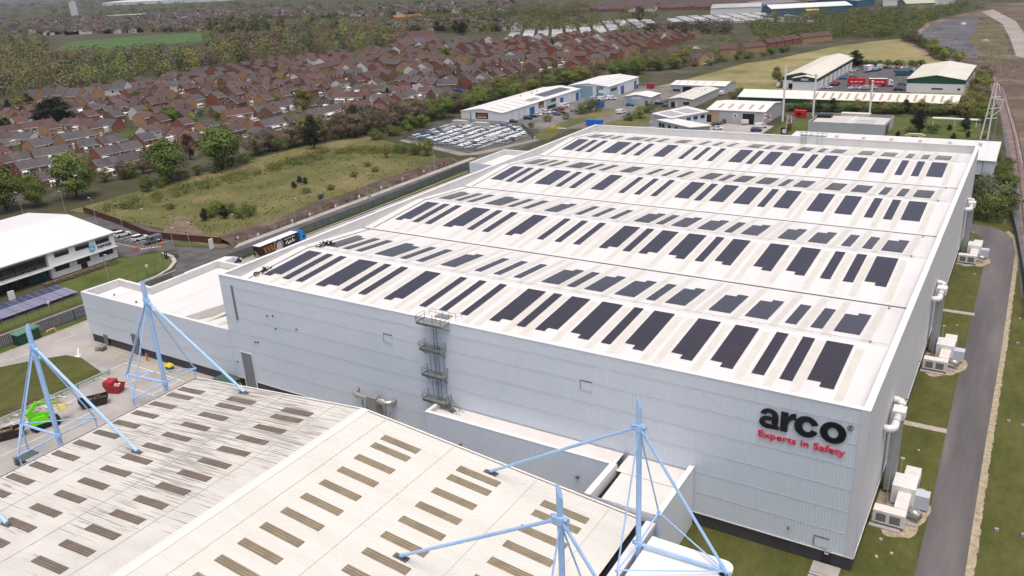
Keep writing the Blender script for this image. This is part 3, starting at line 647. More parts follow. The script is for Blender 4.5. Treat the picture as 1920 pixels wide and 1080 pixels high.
for x in (0, 1.2, 4, 5.2): b.tube((x, -1.2, 19), (x, -.2, 22.2), .07, n=5).tube((x, -.2, 22.2), (x, .8, 22.2), .07, n=5)
for i in range(8): b.tube((0, -1.2+.125*i, 19+.4*i), (1.2, -1.2+.125*i, 19+.4*i), .04, n=4)
b.build('stile', mat('green_grey_steel', (.25, .32, .30), rough=.5), al)
MB().box(-.6, 6, -.3, .9, 20.95, 21.05).build('platform', grating, al)
b = MB(); rail(b, [(-.6, -.3, 21), (-.6, .9, 21), (6, .9, 21), (6, -.3, 21)]); b.build('handrail', mat('green_grey_steel', (.2, .3, .3)), al)
for i, (px, py, ln) in enumerate(((482, 508, 26), (590, 462, 34))):
    c = G(px, py, 19.5); b = MB()
    for j in range(ln):
        y = c.y+RND.uniform(-2.2, 2.2)*(1 if i else .9); x = -98.9+RND.uniform(-.5, .9)+(0 if i == 0 else RND.uniform(0, 2.2)); z = zr(y)+.1
        p = Vector((x, y, z)); q = p+Vector((RND.uniform(-.7, .7), RND.uniform(-.5, .5), RND.uniform(.02, .18)))
        b.path([p, (p+q)/2+Vector((.1, .1, .2)), q], RND.uniform(.05, .12), n=5)
    tag(b.build('cable_coil', black), 'tangle of black cable on the white roof '+('at the near corner by the parapet' if i == 0 else 'beside the first dark solar array'), 'cable', 'black cable tangles on the roof')

# ------------------------------------------------------------------ foreground warehouse with masts
fgr = mat('fibre_roof', (.595, .59, .545), (.65, .645, .60), scale=.5, rough=.75, stretch=(.15, 1, 1), detail=8)
def streaky():
    m = bpy.data.materials.new('streaked_fibre_roof'); m.use_nodes = True; nt = m.node_tree; N = nt.nodes; L = nt.links; bs = N['Principled BSDF']
    bs.inputs['Roughness'].default_value = .8
    tc = N.new('ShaderNodeTexCoord')
    def noise(sc_, st, det=6):
        mp = N.new('ShaderNodeMapping'); mp.inputs['Scale'].default_value = st; L.new(tc.outputs['Object'], mp.inputs['Vector'])
        n = N.new('ShaderNodeTexNoise'); n.inputs['Scale'].default_value = sc_; n.inputs['Detail'].default_value = det; L.new(mp.outputs[0], n.inputs['Vector']); return n.outputs['Fac']
    a = noise(1, (.09, 5.5, 1)); c = noise(.06, (1, 1, 1)); e = noise(.35, (.5, 1, 1), 8)
    ad = N.new('ShaderNodeMath'); ad.operation = 'MULTIPLY_ADD'; ad.inputs[1].default_value = .75; L.new(c, ad.inputs[0]); L.new(a, ad.inputs[2])
    rp = N.new('ShaderNodeValToRGB'); q = rp.color_ramp.elements; q[0].position = .945; q[0].color = (0, 0, 0, 1); q[1].position = 1.19; q[1].color = (1, 1, 1, 1); L.new(ad.outputs[0], rp.inputs['Fac'])
    base = N.new('ShaderNodeValToRGB'); z = base.color_ramp.elements; z[0].position = .3; z[0].color = (.53, .52, .48, 1); z[1].position = .7; z[1].color = (.625, .615, .57, 1); L.new(e, base.inputs['Fac'])
    mx = N.new('ShaderNodeMix'); mx.data_type = 'RGBA'; L.new(rp.outputs['Color'], mx.inputs['Factor']); L.new(base.outputs['Color'], mx.inputs['A']); mx.inputs['B'].default_value = (.31, .30, .275, 1)
    L.new(mx.outputs['Result'], bs.inputs['Base Color']); return m
fgs = streaky()
fw_ = thing('ridged_warehouse', 'nearer warehouse with cream ribbed roof and brown rooflights, cut by the photo edge', 'warehouse', (0, 0, 0))
EX0, EXR, EX1, ZE, ZG, ZE1 = -96.3, -60.95, -20.9, 8.0, 11.35, 7.56
YN, YS = -11.5, -84.0
def zg(x): return ZE+(ZG-ZE)*(x-EX0)/(EXR-EX0) if x < EXR else ZG+(ZE1-ZG)*(x-EXR)/(EX1-EXR)
def ribroof(x0, x1, mt):
    b = MB(); pitch = .34; n = int((YN-YS)/pitch); prof = []
    for i in range(n):
        t = YS+i*pitch; prof += [(t, 0), (t+pitch*.3, .024), (t+pitch*.55, .024), (t+pitch*.85, 0)]
    for y, d in prof:
        for x in (x0, x1): b.v.append((x, y, zg(x)+d))
    for i in range(len(prof)-1): b.f.append((2*i, 2*i+1, 2*i+3, 2*i+2)); b.m.append(0)
    return b.build('roof_slope', mt, fw_)
rsl = ribroof(EX0, EXR-.001, fgs); rsr = ribroof(EXR+.001, EX1, fgr)
b = MB(); b.prof([(EXR-.75, ZG-.0), (EXR, ZG+.13), (EXR+.75, ZG-.0), (EXR, ZG-.06)], 'y', YS, YN+.05)
b.build('ridge_cap', mat('ridge_cream', (.70, .69, .65), rough=.6), fw_)
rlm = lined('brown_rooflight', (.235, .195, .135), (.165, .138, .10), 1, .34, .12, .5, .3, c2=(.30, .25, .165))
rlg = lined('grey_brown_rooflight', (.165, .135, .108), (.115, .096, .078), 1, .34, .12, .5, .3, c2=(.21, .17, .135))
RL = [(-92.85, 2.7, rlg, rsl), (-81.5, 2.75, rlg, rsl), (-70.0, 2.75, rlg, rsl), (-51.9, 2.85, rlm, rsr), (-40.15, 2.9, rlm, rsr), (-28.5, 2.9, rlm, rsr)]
for xc, hw, m, par in RL:
    ys = [-15.1, -17.1]+[-17.1-3.03*i for i in range(1, 12)]
    for y in ys:
        b = MB(); x0, x1 = xc-hw, xc+hw
        b.hexa([(x0, y-.53, zg(x0)+.03), (x1, y-.53, zg(x1)+.03), (x1, y+.53, zg(x1)+.03), (x0, y+.53, zg(x0)+.03), (x0, y-.53, zg(x0)+.085), (x1, y-.53, zg(x1)+.085), (x1, y+.53, zg(x1)+.085), (x0, y+.53, zg(x0)+.085)])
        b.build('rooflight', m, par)
for x in (-87.3, -76, -66.0, -57, -46, -34, -24.5):
    b = MB().hexa([(x-.05, YS, zg(x-.05)+.06), (x+.05, YS, zg(x+.05)+.06), (x+.05, YN, zg(x+.05)+.06), (x-.05, YN, zg(x-.05)+.06), (x-.05, YS, zg(x-.05)+.072), (x+.05, YS, zg(x+.05)+.072), (x+.05, YN, zg(x+.05)+.072), (x-.05, YN, zg(x-.05)+.072)])
    b.build('lap_joint', mat('lap_grey', (.56, .55, .51), rough=.8), fw_)
b = MB()
for x0, x1 in ((EX0, EXR), (EXR, EX1)):
    b.hexa([(x0, YN, zg(x0)-.35), (x1, YN, zg(x1)-.35), (x1, YN+.22, zg(x1)-.35), (x0, YN+.22, zg(x0)-.35), (x0, YN, zg(x0)+.12), (x1, YN, zg(x1)+.12), (x1, YN+.22, zg(x1)+.12), (x0, YN+.22, zg(x0)+.12)])
b.build('verge_trim', mat('verge_white', (.72, .71, .68), rough=.6), fw_)
MB().box(EX0-.32, EX0-.05, YS, YN, ZE-.3, ZE-.02, 0).box(EX0-.36, EX0-.32, YS, YN, ZE-.3, ZE+.03, 1).build('eaves_gutter', [dark_strip, white], fw_)
MB().box(EX1+.02, EX1+.75, YS, YN+.2, ZE1-.4, ZE1-.3, 0).build('valley_gutter', black, fw_)
MB().box(EX1+.75, EX1+1.85, YS, YN+.1, ZE1-.4, ZE1+.05, 0).build('fascia', white, fw_)
b = MB(); x0, x1 = EX0+.4, EX1+1.7
b.poly([(x0, YS, 0), (x0, YS, ZE-.1), (x0, YN-.2, ZE-.1), (x0, YN-.2, 0)]); b.poly([(x1, YS, 0), (x1, YN-.2, 0), (x1, YN-.2, ZE1-.4), (x1, YS, ZE1-.4)])
b.poly([(x1, YN-.2, 0), (x0, YN-.2, 0), (x0, YN-.2, ZE-.1), (EXR, YN-.2, ZG-.1), (x1, YN-.2, ZE1-.4)])
b.build('wall', cladw, fw_)
def mast(loc, s, label, k=1.0, zj=20.75, zn=6.5, zo=5.7, o=10.2, a=-19.3, ady=0.0, lp=(5.8, 6.4), lm=(-5.8, 6.4)):
    """tubular steel mast; S = +1 when its outrigger points to +x"""
    t = thing('steel_mast', label, 'mast', loc, 0, 'light blue steel masts')
    o *= s; a *= s; za = zg(loc[0]+a)+.25; zt_ = zj+1.65
    pr = .31*k; b = MB().tube((0, 0, 0), (0, 0, zt_), pr, n=14)
    n0 = len(b.v)
    for ring in range(2):
        for i in range(14):
            th = 2*PI*i/14; x, y = pr*math.cos(th), pr*math.sin(th)
            b.v.append((x, y, zt_ if ring == 0 else zt_+1.05-.7*x/pr*s))
    for i in range(14):
        j = (i+1) % 14; b.f.append((n0+i, n0+j, n0+14+j, n0+14+i)); b.m.append(0)
    b.f.append(tuple(range(n0+14, n0+28))); b.m.append(0)
    b.build('post', bluesteel, t)
    A = Vector((a, ady, za)); J = Vector((0, 0, zj)); O = Vector((o, .3 if s > 0 else 0, zo))
    MB().tube((0, 0, zj-.45), (0, 0, zj+.25), pr+.12, n=14).tube((-.7*s, 0, zj), (.7*s, 0, zj), .18, n=8).box(-.85, .85, -.05, .05, zj-.28, zj+.28).build('collar', bluesteel, t)
    MB().tube((0, 0, zn-.25), (0, 0, zn+.35), pr+.12, n=14).box(-.7, .7, -.04, .04, zn-.25, zn+.25).build('collar', bluesteel, t)
    d = (A-J).normalized(); MB().tube(J+d*.4, A, .19*k, n=10).tube(J+d*.4, J+d*1.2, .26*k, n=10).tube(A-d*1.3, A, .24*k, n=10).build('stay', bluesteel, t)
    MB().tube(A-Vector((.4*s, 0, .22)), A+Vector((.5*s, 0, .05)), .28, n=8).box(a-.9, a+.9, ady-.35, ady+.35, za-.30, za-.14).build('anchor_foot', mat('dark_flashing', (.12, .12, .12), rough=.6), t)
    d = (O-J).normalized(); MB().tube(J+d*.4, O, .17*k, n=10).tube(J+d*.4, J+d*1.1, .25*k, n=10).tube(O-d*1.0, O, .22*k, n=10).build('back_stay', bluesteel, t)
    MB().tube((0, 0, zn), O+Vector((.5*s, 0, 0)), .19*k, n=10).build('outrigger', bluesteel, t)
    MB().tube(O, (O.x, O.y, 0), .15, n=8).build('leg', bluesteel, t)
    for y, z in (lp, lm):
        L = Vector((0, y, z))
        MB().tube((0, 0, zj-.4), L, .10*k, n=8).build('side_stay', bluesteel, t)
        MB().tube((0, 0, zn), L, .10*k, n=8).build('strut', bluesteel, t)
        MB().tube(L, O, .09*k, n=8).build('brace', bluesteel, t)
        MB().tube(L, (0, y*.92, 0), .10*k, n=8).build('leg', bluesteel, t)
        MB().tube(L-Vector((0, .2, 0)), L+Vector((0, .2, 0)), .2, n=8).build('node', bluesteel, t)
    return t
R_ = dict(k=.9, zj=23.3, zn=9.3, zo=9.1, o=9.2, a=-20.8, ady=3.7, lp=(5.5, 9.6), lm=(-5.2, 9.7))
mast((-18.5, -17.4, 0), 1, 'tall light blue steel mast standing before the black and red lettering', **R_)
mast((-18.4, -33.8, 0), 1, 'light blue steel mast at the bottom edge of the photo by the white fascia', **{**R_, 'ady': 2.8})
mast((-102.5, -13, 0), -1, 'light blue steel mast standing before the pale annexe', 1.1)
mast((-102.5, -31, 0), -1, 'light blue steel mast beside the lime green lifting machine', 1.1)
mast((-102.5, -48, 0), -1, 'light blue steel mast of which only the roof stay shows at the left edge', 1.1)

# ------------------------------------------------------------------ vehicles
CP = {n: mat('paint_'+n, c, rough=.3, spec=.5) for n, c in dict(white=(.74, .75, .76), silver=(.40, .42, .44), grey=(.13, .14, .15), black=(.015, .015, .018), blue=(.03, .09, .30), red=(.42, .03, .03), dark_blue=(.015, .03, .10), pale_blue=(.25, .42, .62)).items()}
lampm = mat('lamp_lens', (.6, .6, .58), rough=.15); taill = mat('tail_lens', (.35, .01, .01), rough=.2)
def car_bits(kind):
    """[(part name, MB, material key)]"""
    o = []
    if kind == 'van':
        b = MB().prof([(-2.5, .4), (2.45, .4), (2.5, .9), (1.75, 1.12), (1.1, 1.95), (.8, 2.02), (-2.45, 2.02), (-2.5, 1.9)], 'y', -.95, .95); o.append(('body', b, 'p'))
        b = MB().hexa([(1.77, -.82, 1.14), (1.79, -.82, 1.13), (1.79, .82, 1.13), (1.77, .82, 1.14), (1.13, -.78, 1.93), (1.17, -.78, 1.94), (1.17, .78, 1.94), (1.13, .78, 1.93)]); o.append(('windscreen', b, 'g'))
        for s in (-1, 1): o.append(('side_window', MB().box(.1, 1.1, s*.95-.01, s*.95+.01, 1.2, 1.75), 'g'))
        wx, wy, wr, zl, xe = 1.6, .9, .36, .75, 2.5
    else:
        hh = dict(car=1.46, suv=1.68)[kind]; e = .08 if kind == 'suv' else 0
        b = MB().prof([(-2.2, .32), (2.15, .32), (2.2, .62), (2.05, .78+e), (.95, .95+e), (-1.95, 1.0+e), (-2.2, .86)], 'y', -.89, .89)
        bk = -2.0 if kind == 'suv' else -1.55
        b.hexa([(-1.98 if kind == 'suv' else -1.3, -.68, hh-.05), (.15, -.68, hh-.05), (.15, .68, hh-.05), (-1.98 if kind == 'suv' else -1.3, .68, hh-.05), (bk+.45, -.62, hh), (.0, -.62, hh), (.0, .62, hh), (bk+.45, .62, hh)])
        o.append(('body', b, 'p'))
        t0, t1 = (-1.85 if kind == 'suv' else -1.35), .15
        g = [(-2.08 if kind == 'suv' else -1.98, .97+e), (1.0, .94+e), (t1, hh-.05), (t0, hh-.05)]
        for s in (-1, 1):
            y0, y1 = s*.83, s*.69
            q = [(g[0][0]+.15, y0, g[0][1]), (g[1][0]-.2, y0, g[1][1]), (g[2][0]-.05, y1, g[2][1]), (g[3][0]+.05, y1, g[3][1])]
            q2 = [(p[0], p[1]-s*.06, p[2]) for p in q]
            o.append(('side_window', MB().hexa(q+q2) if s < 0 else MB().hexa(q2+q), 'g'))
        o.append(('windscreen', MB().hexa([(.98, -.8, .94+e), (1.0, -.8, .94+e), (1.0, .8, .94+e), (.98, .8, .94+e), (t1-.03, -.66, hh-.05), (t1+.02, -.66, hh-.04), (t1+.02, .66, hh-.04), (t1-.03, .66, hh-.05)]), 'g'))
        o.append(('rear_window', MB().hexa([(g[0][0], -.76, .98+e), (g[0][0]+.02, -.76, .98+e), (g[0][0]+.02, .76, .98+e), (g[0][0], .76, .98+e), (t0-.02, -.66, hh-.05), (t0+.03, -.66, hh-.05), (t0+.03, .66, hh-.05), (t0-.02, .66, hh-.05)]), 'g'))
        o.append(('cabin', MB().hexa([(g[0][0]+.1, -.76, .9), (.9, -.76, .9), (.9, .76, .9), (g[0][0]+.1, .76, .9), (t0+.06, -.62, hh-.04), (t1-.06, -.62, hh-.04), (t1-.06, .62, hh-.04), (t0+.06, .62, hh-.04)]), 'p'))
        wx, wy, wr, zl, xe = 1.35, .84, .33, .62, 2.15
    for sx in (-1, 1):
        for sy in (-1, 1): o.append(('wheel', MB().tube((sx*wx, sy*(wy-.14), wr), (sx*wx, sy*(wy+.06), wr), wr, n=12), 't'))
    for sy in (-1, 1):
        o.append(('headlight', MB().box(xe-.08, xe+.03, sy*.68-.16, sy*.68+.16, zl, zl+.14), 'l'))
        o.append(('tail_light', MB().box(-xe-.07, -xe+.05, sy*.72-.12, sy*.72+.12, zl+.1, zl+.3), 'r'))
    return o
CARM = {}
def car_mesh(kind, col):
    if (kind, col) not in CARM:
        b = MB(); ms = [CP[col], mat('car_glass_sky_tint', (.09, .11, .13), rough=.15, spec=.6), tyre]  # window colour lightened to stand in for reflected sky
        for n, m, k in car_bits(kind):
            if k in 'lr': continue
            i = len(b.v); b.v += m.v; b.f += [tuple(i+j for j in f) for f in m.f]; b.m += ['pgt'.index(k)]*len(m.f)
        CARM[kind, col] = b.mesh('parked_'+kind, ms)
    return CARM[kind, col]
CN = {'car': 'car', 'suv': 'estate car', 'van': 'van'}
def small_car(kind, col, loc, rz, label, group=None):
    o = link('parked_van' if kind == 'van' else 'parked_car', car_mesh(kind, col)); o.location = loc; o.rotation_euler = (0, 0, rz)
    return tag(o, label, CN[kind] if kind == 'van' else 'car', group)
def full_car(kind, col, loc, rz, label):
    t = thing('parked_van' if kind == 'van' else 'parked_car', label, 'van' if kind == 'van' else 'car', loc, rz)
    mm = dict(p=CP[col], g=glass, t=tyre, l=lampm, r=taill)
    for n, b, k in car_bits(kind): b.build(n, mm[k], t)
    return t
zc = .03
full_car('suv', 'white', (-206.3, 49.2, zc), rad(78), 'white estate car parked nearer the white office in the bays by the maroon fence')
full_car('suv', 'white', (-197.8, 48.9, zc), rad(80), 'white estate car parked next to the dark grey van by the maroon fence')
full_car('van', 'grey', (-191.8, 48.6, zc), rad(262), 'dark grey van parked at the entrance end of the bays by the maroon fence')
full_car('car', 'black', (-210.5, 49.6, zc), rad(78), 'dark car half hidden behind the corner of the white office')

def lorry_cab(t, x0, col, z=0):
    """tractor unit, front towards +x, starting at x0"""
    MB().prof([(x0, .9), (x0+2.2, .9), (x0+2.3, 1.5), (x0+2.15, 2.4), (x0+1.9, 3.0), (x0+.2, 3.6), (x0, 3.6)], 'y', -1.22, 1.22).build('cab', col, t)
    MB().hexa([(x0+2.17, -1.1, 2.0), (x0+2.28, -1.1, 2.0), (x0+2.28, 1.1, 2.0), (x0+2.17, 1.1, 2.0), (x0+1.92, -1.05, 2.85), (x0+2.02, -1.05, 2.85), (x0+2.02, 1.05, 2.85), (x0+1.92, 1.05, 2.85)]).build('windscreen', glass, t)
    for s in (-1, 1): MB().box(x0+1.0, x0+1.85, s*1.23-.02, s*1.23+.02, 1.9, 2.6).build('side_window', glass, t)
    MB().box(x0-3.6, x0+2.2, -1.0, 1.0, .55, .95).build('chassis', dsteel, t)
    for x in (x0+1.1, x0-2.2):
        for s in (-1, 1): MB().tube((x, s*.85, .5), (x, s*1.2, .5), .5, n=14).build('wheel', tyre, t)
lo = thing('articulated_lorry', 'articulated lorry with black pictured trailer and bright blue cab beside the warehouse', 'lorry', (-151.1, 56.3, .03), rad(91.5))
trk = mat('trailer_black', (.018, .014, .013), rough=.35); org = mat('print_orange', (.50, .19, .04), rough=.4); crm = mat('print_cream', (.62, .47, .28), rough=.4)
MB().box(-6.8, 6.6, -1.25, 1.25, 1.05, 3.96).build('trailer', trk, lo)
MB().box(-6.85, 6.65, -1.28, 1.28, 3.97, 4.05).build('trailer_roof', white, lo)
for s in (-1,):
    y = s*1.262
    b = MB()
    def disc(b, cx, cz, r, r2, yy, m=0):
        n = 28
        for i in range(n):
            a, c = 2*PI*i/n, 2*PI*(i+1)/n
            q = [(cx+r*math.cos(a), yy, cz+r*math.sin(a)), (cx+r*math.cos(c), yy, cz+r*math.sin(c)), (cx+r2*math.cos(c), yy, cz+r2*math.sin(c)), (cx+r2*math.cos(a), yy, cz+r2*math.sin(a))]
            b.poly(q, m)
    disc(b, -.6, 2.55, 1.62, 1.46, y-.004, 0); disc(b, -.6, 2.55, 1.46, .0, y-.002, 1)
    b.poly([(-1.3, y-.006, 1.6), (.5, y-.006, 1.6), (.6, y-.006, 2.5), (.3, y-.006, 3.3), (-.4, y-.006, 3.45), (-1.2, y-.006, 2.9)], 2)
    b.poly([(-1.95, y-.008, 1.75), (.6, y-.008, 1.6), (.3, y-.008, 1.35), (-1.4, y-.008, 1.38)], 0)
    for i in range(4):
        for j in range(3): b.box(-5.7+j*1.1+.15*i, -4.85+j*1.1+.1*i, y-.01, y, 3.1-.42*i, 3.32-.42*i, 3)
    for j in range(3): b.box(1.6+j*1.3, 2.7+j*1.3, y-.01, y, 3.25, 3.42, 4)
    P = [(1.9, 2.1), (2.5, 2.8), (2.9, 2.2), (2.6, 1.9), (3.2, 2.0), (3.5, 2.6), (3.7, 2.0), (4.2, 2.3), (4.5, 2.9), (4.6, 2.1), (5.2, 2.3)]
    for p, q in zip(P, P[1:]): b.tube((p[0], y-.01, p[1]), (q[0], y-.01, q[1]), .09, 4, n=5)
    b.build('side_print', [crm, mat('print_brown', (.10, .06, .05), rough=.4), mat('print_lilac', (.45, .43, .52), rough=.4), org, paint], lo)
b = MB()
for i in range(9): b.box(-6.86, -6.81, -1.05+RND.random()*1.6, -.5+RND.random()*1.5, 1.25+.15*i, 1.42+.15*i, i % 2)
b.build('rear_print', [crm, mat('print_brown', (.1, .06, .05))], lo)
for x in (-5.2, -4.0, -2.8):
    for s in (-1, 1): MB().tube((x, s*.85, .5), (x, s*1.22, .5), .5, n=14).build('wheel', tyre, lo)
lorry_cab(lo, 7.2, mat('cab_blue', (.02, .22, .62), rough=.3))
MB().prof([(7.25, 3.6), (9.0, 3.3), (8.4, 3.95), (7.3, 4.1)], 'y', -1.1, 1.1).build('roof_deflector', mat('cab_blue', (0, 0, 1)), lo)
l2 = thing('tractor_lorry', 'white lorry with dark blue cab side half hidden behind the annexe parapet', 'lorry', (-151.0, 38.2, .03), rad(92))
MB().box(-9.5, 2.8, -1.25, 1.25, 1.0, 3.9).build('trailer', mat('trailer_white', (.74, .75, .75), rough=.4), l2)
lorry_cab(l2, 3.6, CP['white']); MB().poly([(2.7, -1.265, 2.2), (4.9, -1.265, 2.2), (4.9, -1.265, 3.55)]).build('side_print', mat('deep_blue', (.03, .03, .16), rough=.4), l2)
for x in (-7.5, -6.2):
    for s in (-1, 1): MB().tube((x, s*.85, .5), (x, s*1.22, .5), .5, n=12).build('wheel', tyre, l2)

# ------------------------------------------------------------------ white office at the left
of = thing('office_building', 'white two-storey office with dark glazed front and blue flower emblem', 'office', (-190, 0, 0))
offw = mat('office_white', (.78, .78, .78), rough=.4)
ZO = 6.75
b = MB()
b.poly([(0, 18.6, 0), (0, 36.6, 0), (0, 36.6, ZO), (0, 18.6, ZO)]); b.poly([(0, 36.6, 0), (-39.5, 36.6, 0), (-39.5, 36.6, 7.6), (-19.5, 36.6, 9.3), (0, 36.6, ZO)])
b.poly([(-39.5, 36.6, 0), (-39.5, -60, 0), (-39.5, -60, 7.6), (-39.5, 36.6, 7.6)]); b.poly([(-1.2, 18.6, 0), (0, 18.6, 0), (0, 18.6, ZO), (-1.2, 18.6, ZO)])
b.build('wall', offw, of)
b = MB(); y0, y1 = -60, 37.0
b.poly([(.35, y0, ZO+.0), (.35, y1, ZO+.0), (-19.5, y1, 9.4), (-19.5, y0, 9.4)]); b.poly([(-19.5, y0, 9.4), (-19.5, y1, 9.4), (-39.9, y1, 7.65), (-39.9, y0, 7.65)])
b.build('roof', mat('office_roof', (.68, .68, .68), (.71, .71, .71), scale=.1, rough=.5), of)
MB().box(.30, .42, y0, y1, ZO-.28, ZO-.01).build('eaves_trim', mat('light_trim', (.5, .51, .52), rough=.5), of)
MB().box(-1.25, -1.2, -60, 18.6, 0, ZO-.3).build('glazing', glass, of)
for z, n in ((5.9, 'soffit'), (2.95, 'transom')):
    MB().box(-1.2, -.2 if n == 'soffit' else 1.6, -60, 18.55, z, z+(.55 if n == 'soffit' else .14)).build(n, mat('grey_panel', (.17, .18, .19), rough=.4) if n == 'soffit' else mat('light_trim', (.5, .5, .5)), of)
for i in range(13):
    y = 17.6-i*3.1
    MB().box(-1.2, -1.12, y-.05, y+.05, 0, 5.9).build('mullion', dsteel, of)
    if i % 1 == 0: MB().box(-1.15, 1.5, y-1.4, y-1.32, 3.1, 3.35).build('canopy_arm', mat('light_trim', (.5, .5, .5)), of)
MB().box(-1.19, -1.15, 13.5, 18.4, .1, 2.6).build('lower_glazing', mat('teal_glass', (.03, .075, .075), (.05, .11, .10), scale=1, rough=.1), of)
def ofwin(y, w, z0, z1, hood):
    f = MB().box(.0, .05, y-w/2-.08, y+w/2+.08, z0-.08, z1+.08).build('window', dsteel, of)
    MB().box(.05, .08, y-w/2, y+w/2, z0, z1).build('pane', glass, f)
    if hood: MB().box(.02, .55, y-w/2-.25, y+w/2+.25, z1+.18, z1+.28).build('hood', mat('light_trim', (.5, .5, .5)), f)
    else: MB().box(.05, .25, y-w/2-.05, y+w/2+.05, z1-.25, z1+.05).build('blind_box', mat('grey_panel', (.2, .2, .2)), f)
for y in (22.2, 27.7, 33.3): ofwin(y, 3.6, 4.95, 6.15, False)
for y, w in ((21.6, 3.6), (27.3, 3.4), (33.6, 3.7)): ofwin(y, w, 1.5, 2.75, True)
MB().box(.05, .09, 26.3, 28.0, .1, 1.45).build('door', glass, of)
MB().box(.0, 1.0, 18.6, 36.8, 3.0, 3.12).build('canopy', mat('light_trim', (.5, .5, .5)), of)
es = thing('emblem_sign', 'dark lettering beside a pale blue flower emblem high on the white office', 'sign', (-189.93, 31.6, 0))
b = MB()
for i in range(7):
    a = rad(-60+i*50); c = (.62*math.cos(a), .62*math.sin(a))
    b.poly([(.03+.004*i, -1.5+c[0]+.40*math.cos(2*PI*j/12), 4.25+c[1]+.40*math.sin(2*PI*j/12)) for j in range(12)], i % 2)
b.build('emblem', [mat('emblem_blue', (.12, .42, .62), rough=.4), mat('emblem_cyan', (.30, .62, .74), rough=.4)], es)
MB().poly([(.08, -1.5+.26*math.cos(2*PI*j/12), 4.25+.26*math.sin(2*PI*j/12)) for j in range(12)]).build('emblem_centre', white, es)
o = text_mesh('lettering', 'INDIVIOR', 1.0, .02, mat('navy_letters', (.02, .03, .09), rough=.4), es, (.06, .0, 3.8), (PI/2, 0, PI/2), .04, .92)
sc_ = thing('solar_canopy', 'ground-level field of framed solar panels on the office lawn', 'solar panels', (-176.6, -15, 0))
P0 = [(-4.6, -32), (4.4, -36), (4.4, 29.6), (-3.8, 29.6)]
def zs(p): return 1.2-.05*p[0]
MB().prism(P0, 0, .25).build('base', mat('cinder', (.1, .1, .1)), sc_)
pan = [lined('panel_blue', (.035, .045, .11), (.30, .31, .36), 1, 1.7, .09, .25, .5, 0, 1.0, .07), lined('panel_mauve', (.20, .20, .30), (.45, .45, .50), 1, 1.7, .09, .3, .5, 0, 1.0, .07)]
for r in range(5):
    for k in range(13):
        x0 = -4.1+r*1.7; y0 = 26.0-k*3.5-(r*.0)
        pnl = MB().hexa([(x0, y0, zs((x0,))), (x0+1.6, y0, zs((x0+1.6,))), (x0+1.6, y0+3.35, zs((x0+1.6,))), (x0, y0+3.35, zs((x0,)))]+[(a, c, zs((a,))+.05) for a, c in ((x0, y0), (x0+1.6, y0), (x0+1.6, y0+3.35), (x0, y0+3.35))])
        pnl.build('solar_panel', pan[0 if r < 2 else 1], sc_)
def post_fence(name, label, pts, h, pitch, pm, mesh_m=None, mr=.03, th=.04, cat='fence', top=True, solid=False):
    t = thing(name, label, cat, (pts[0][0], pts[0][1], 0)); o = Vector((pts[0][0], pts[0][1], 0))
    pan = MB(); k = 0
    for p, q in zip(pts, pts[1:]):
        p = Vector((p[0], p[1], 0))-o; q = Vector((q[0], q[1], 0))-o; d = q-p; n = max(1, round(d.length/pitch)); u = d.normalized(); w = Vector((-u.y, u.x, 0))*th/2
        for i in range(n):
            c = p.lerp(q, i/n)
            if k < 99: MB().tube(c, c+Vector((0, 0, h+.05)), mr, n=5).build('post', pm, t)
            k += 1
        if mesh_m:
            if solid: pan.hexa([tuple(a) for a in (p-w, q-w, q+w, p+w)]+[tuple(a+Vector((0, 0, h))) for a in (p-w, q-w, q+w, p+w)])
            else:
                m = int(d.length/.32)
                for i in range(m):
                    c = p.lerp(q, (i+.5)/m); e = u*.075
                    pan.hexa([tuple(a) for a in (c-e-w, c+e-w, c+e+w, c-e+w)]+[tuple(a+Vector((0, 0, h))) for a in (c-e-w, c+e-w, c+e+w, c-e+w)])
        for z in ((h*.15, h*.55, h-.1) if top else (h-.06,)):
            a, b2 = p+Vector((0, 0, z)), q+Vector((0, 0, z)); pan.tube(a, b2, .03, n=4)
    pan.build('panel', mesh_m or pm, t); return t
post_fence('mesh_fence', 'long green palisade fence between the verge and the estate road', [(-156.8, 38), (-156.6, 70), (-156.4, 100), (-157.3, 130), (-158.3, 149), (-157.5, 172)], 2.4, 2.75, gfence, gfence, .05)
post_fence('palisade_fence', 'dark green palisade fence beside the green cabinet', [(-158.9, -60), (-158.7, -20), (-158.6, 30)], 2.4, 2.75, gfence, mat('grey_green_mesh', (.06, .08, .085), rough=.6), .05)
post_fence('wire_fence', 'low open wire fence with black posts along the office lawn', [(-168.6, -60), (-168.7, 14), (-168.6, 30), (-171, 38.5)], 1.9, 2.7, black, None, .035, top=False)
post_fence('timber_fence', 'maroon boarded fence behind the office car park', [(-243, 60.5), (-220, 56.6), (-196.6, 51.3), (-184, 53.4), (-171.8, 55.6)], 1.9, 2.5, mat('maroon_board', (.085, .030, .022), (.115, .045, .032), scale=2, rough=.9, stretch=(1, 1, .1)), mat('maroon_board', (.1, .1, .1)), .05, solid=True)
post_fence('wire_fence', 'rusty post and wire fence along the foot of the earth bank', [(-167.9, 57), (-167.6, 80), (-167.8, 120), (-168.2, 160)], 1.8, 3.6, mat('brown_post', (.045, .03, .022), rough=.9), None, .05, top=False)
gt = thing('yard_gate', 'black steel gate posts with leaf open by the zebra crossing', 'gate', (-176, 40.6, 0))
for x in (0, .7): MB().box(x, x+.22, 0, .22, 0, 2.2).build('post', black, gt)
b = MB()
for i in range(8): b.tube((.2+i*.28, .8+i*.25, .1), (.2+i*.28, .8+i*.25, 2.0), .03, n=4)
b.tube((.2, .8, 2.0), (2.4, 2.8, 2.0), .04, n=4).tube((.2, .8, .15), (2.4, 2.8, .15), .04, n=4); b.build('leaf', black, gt)
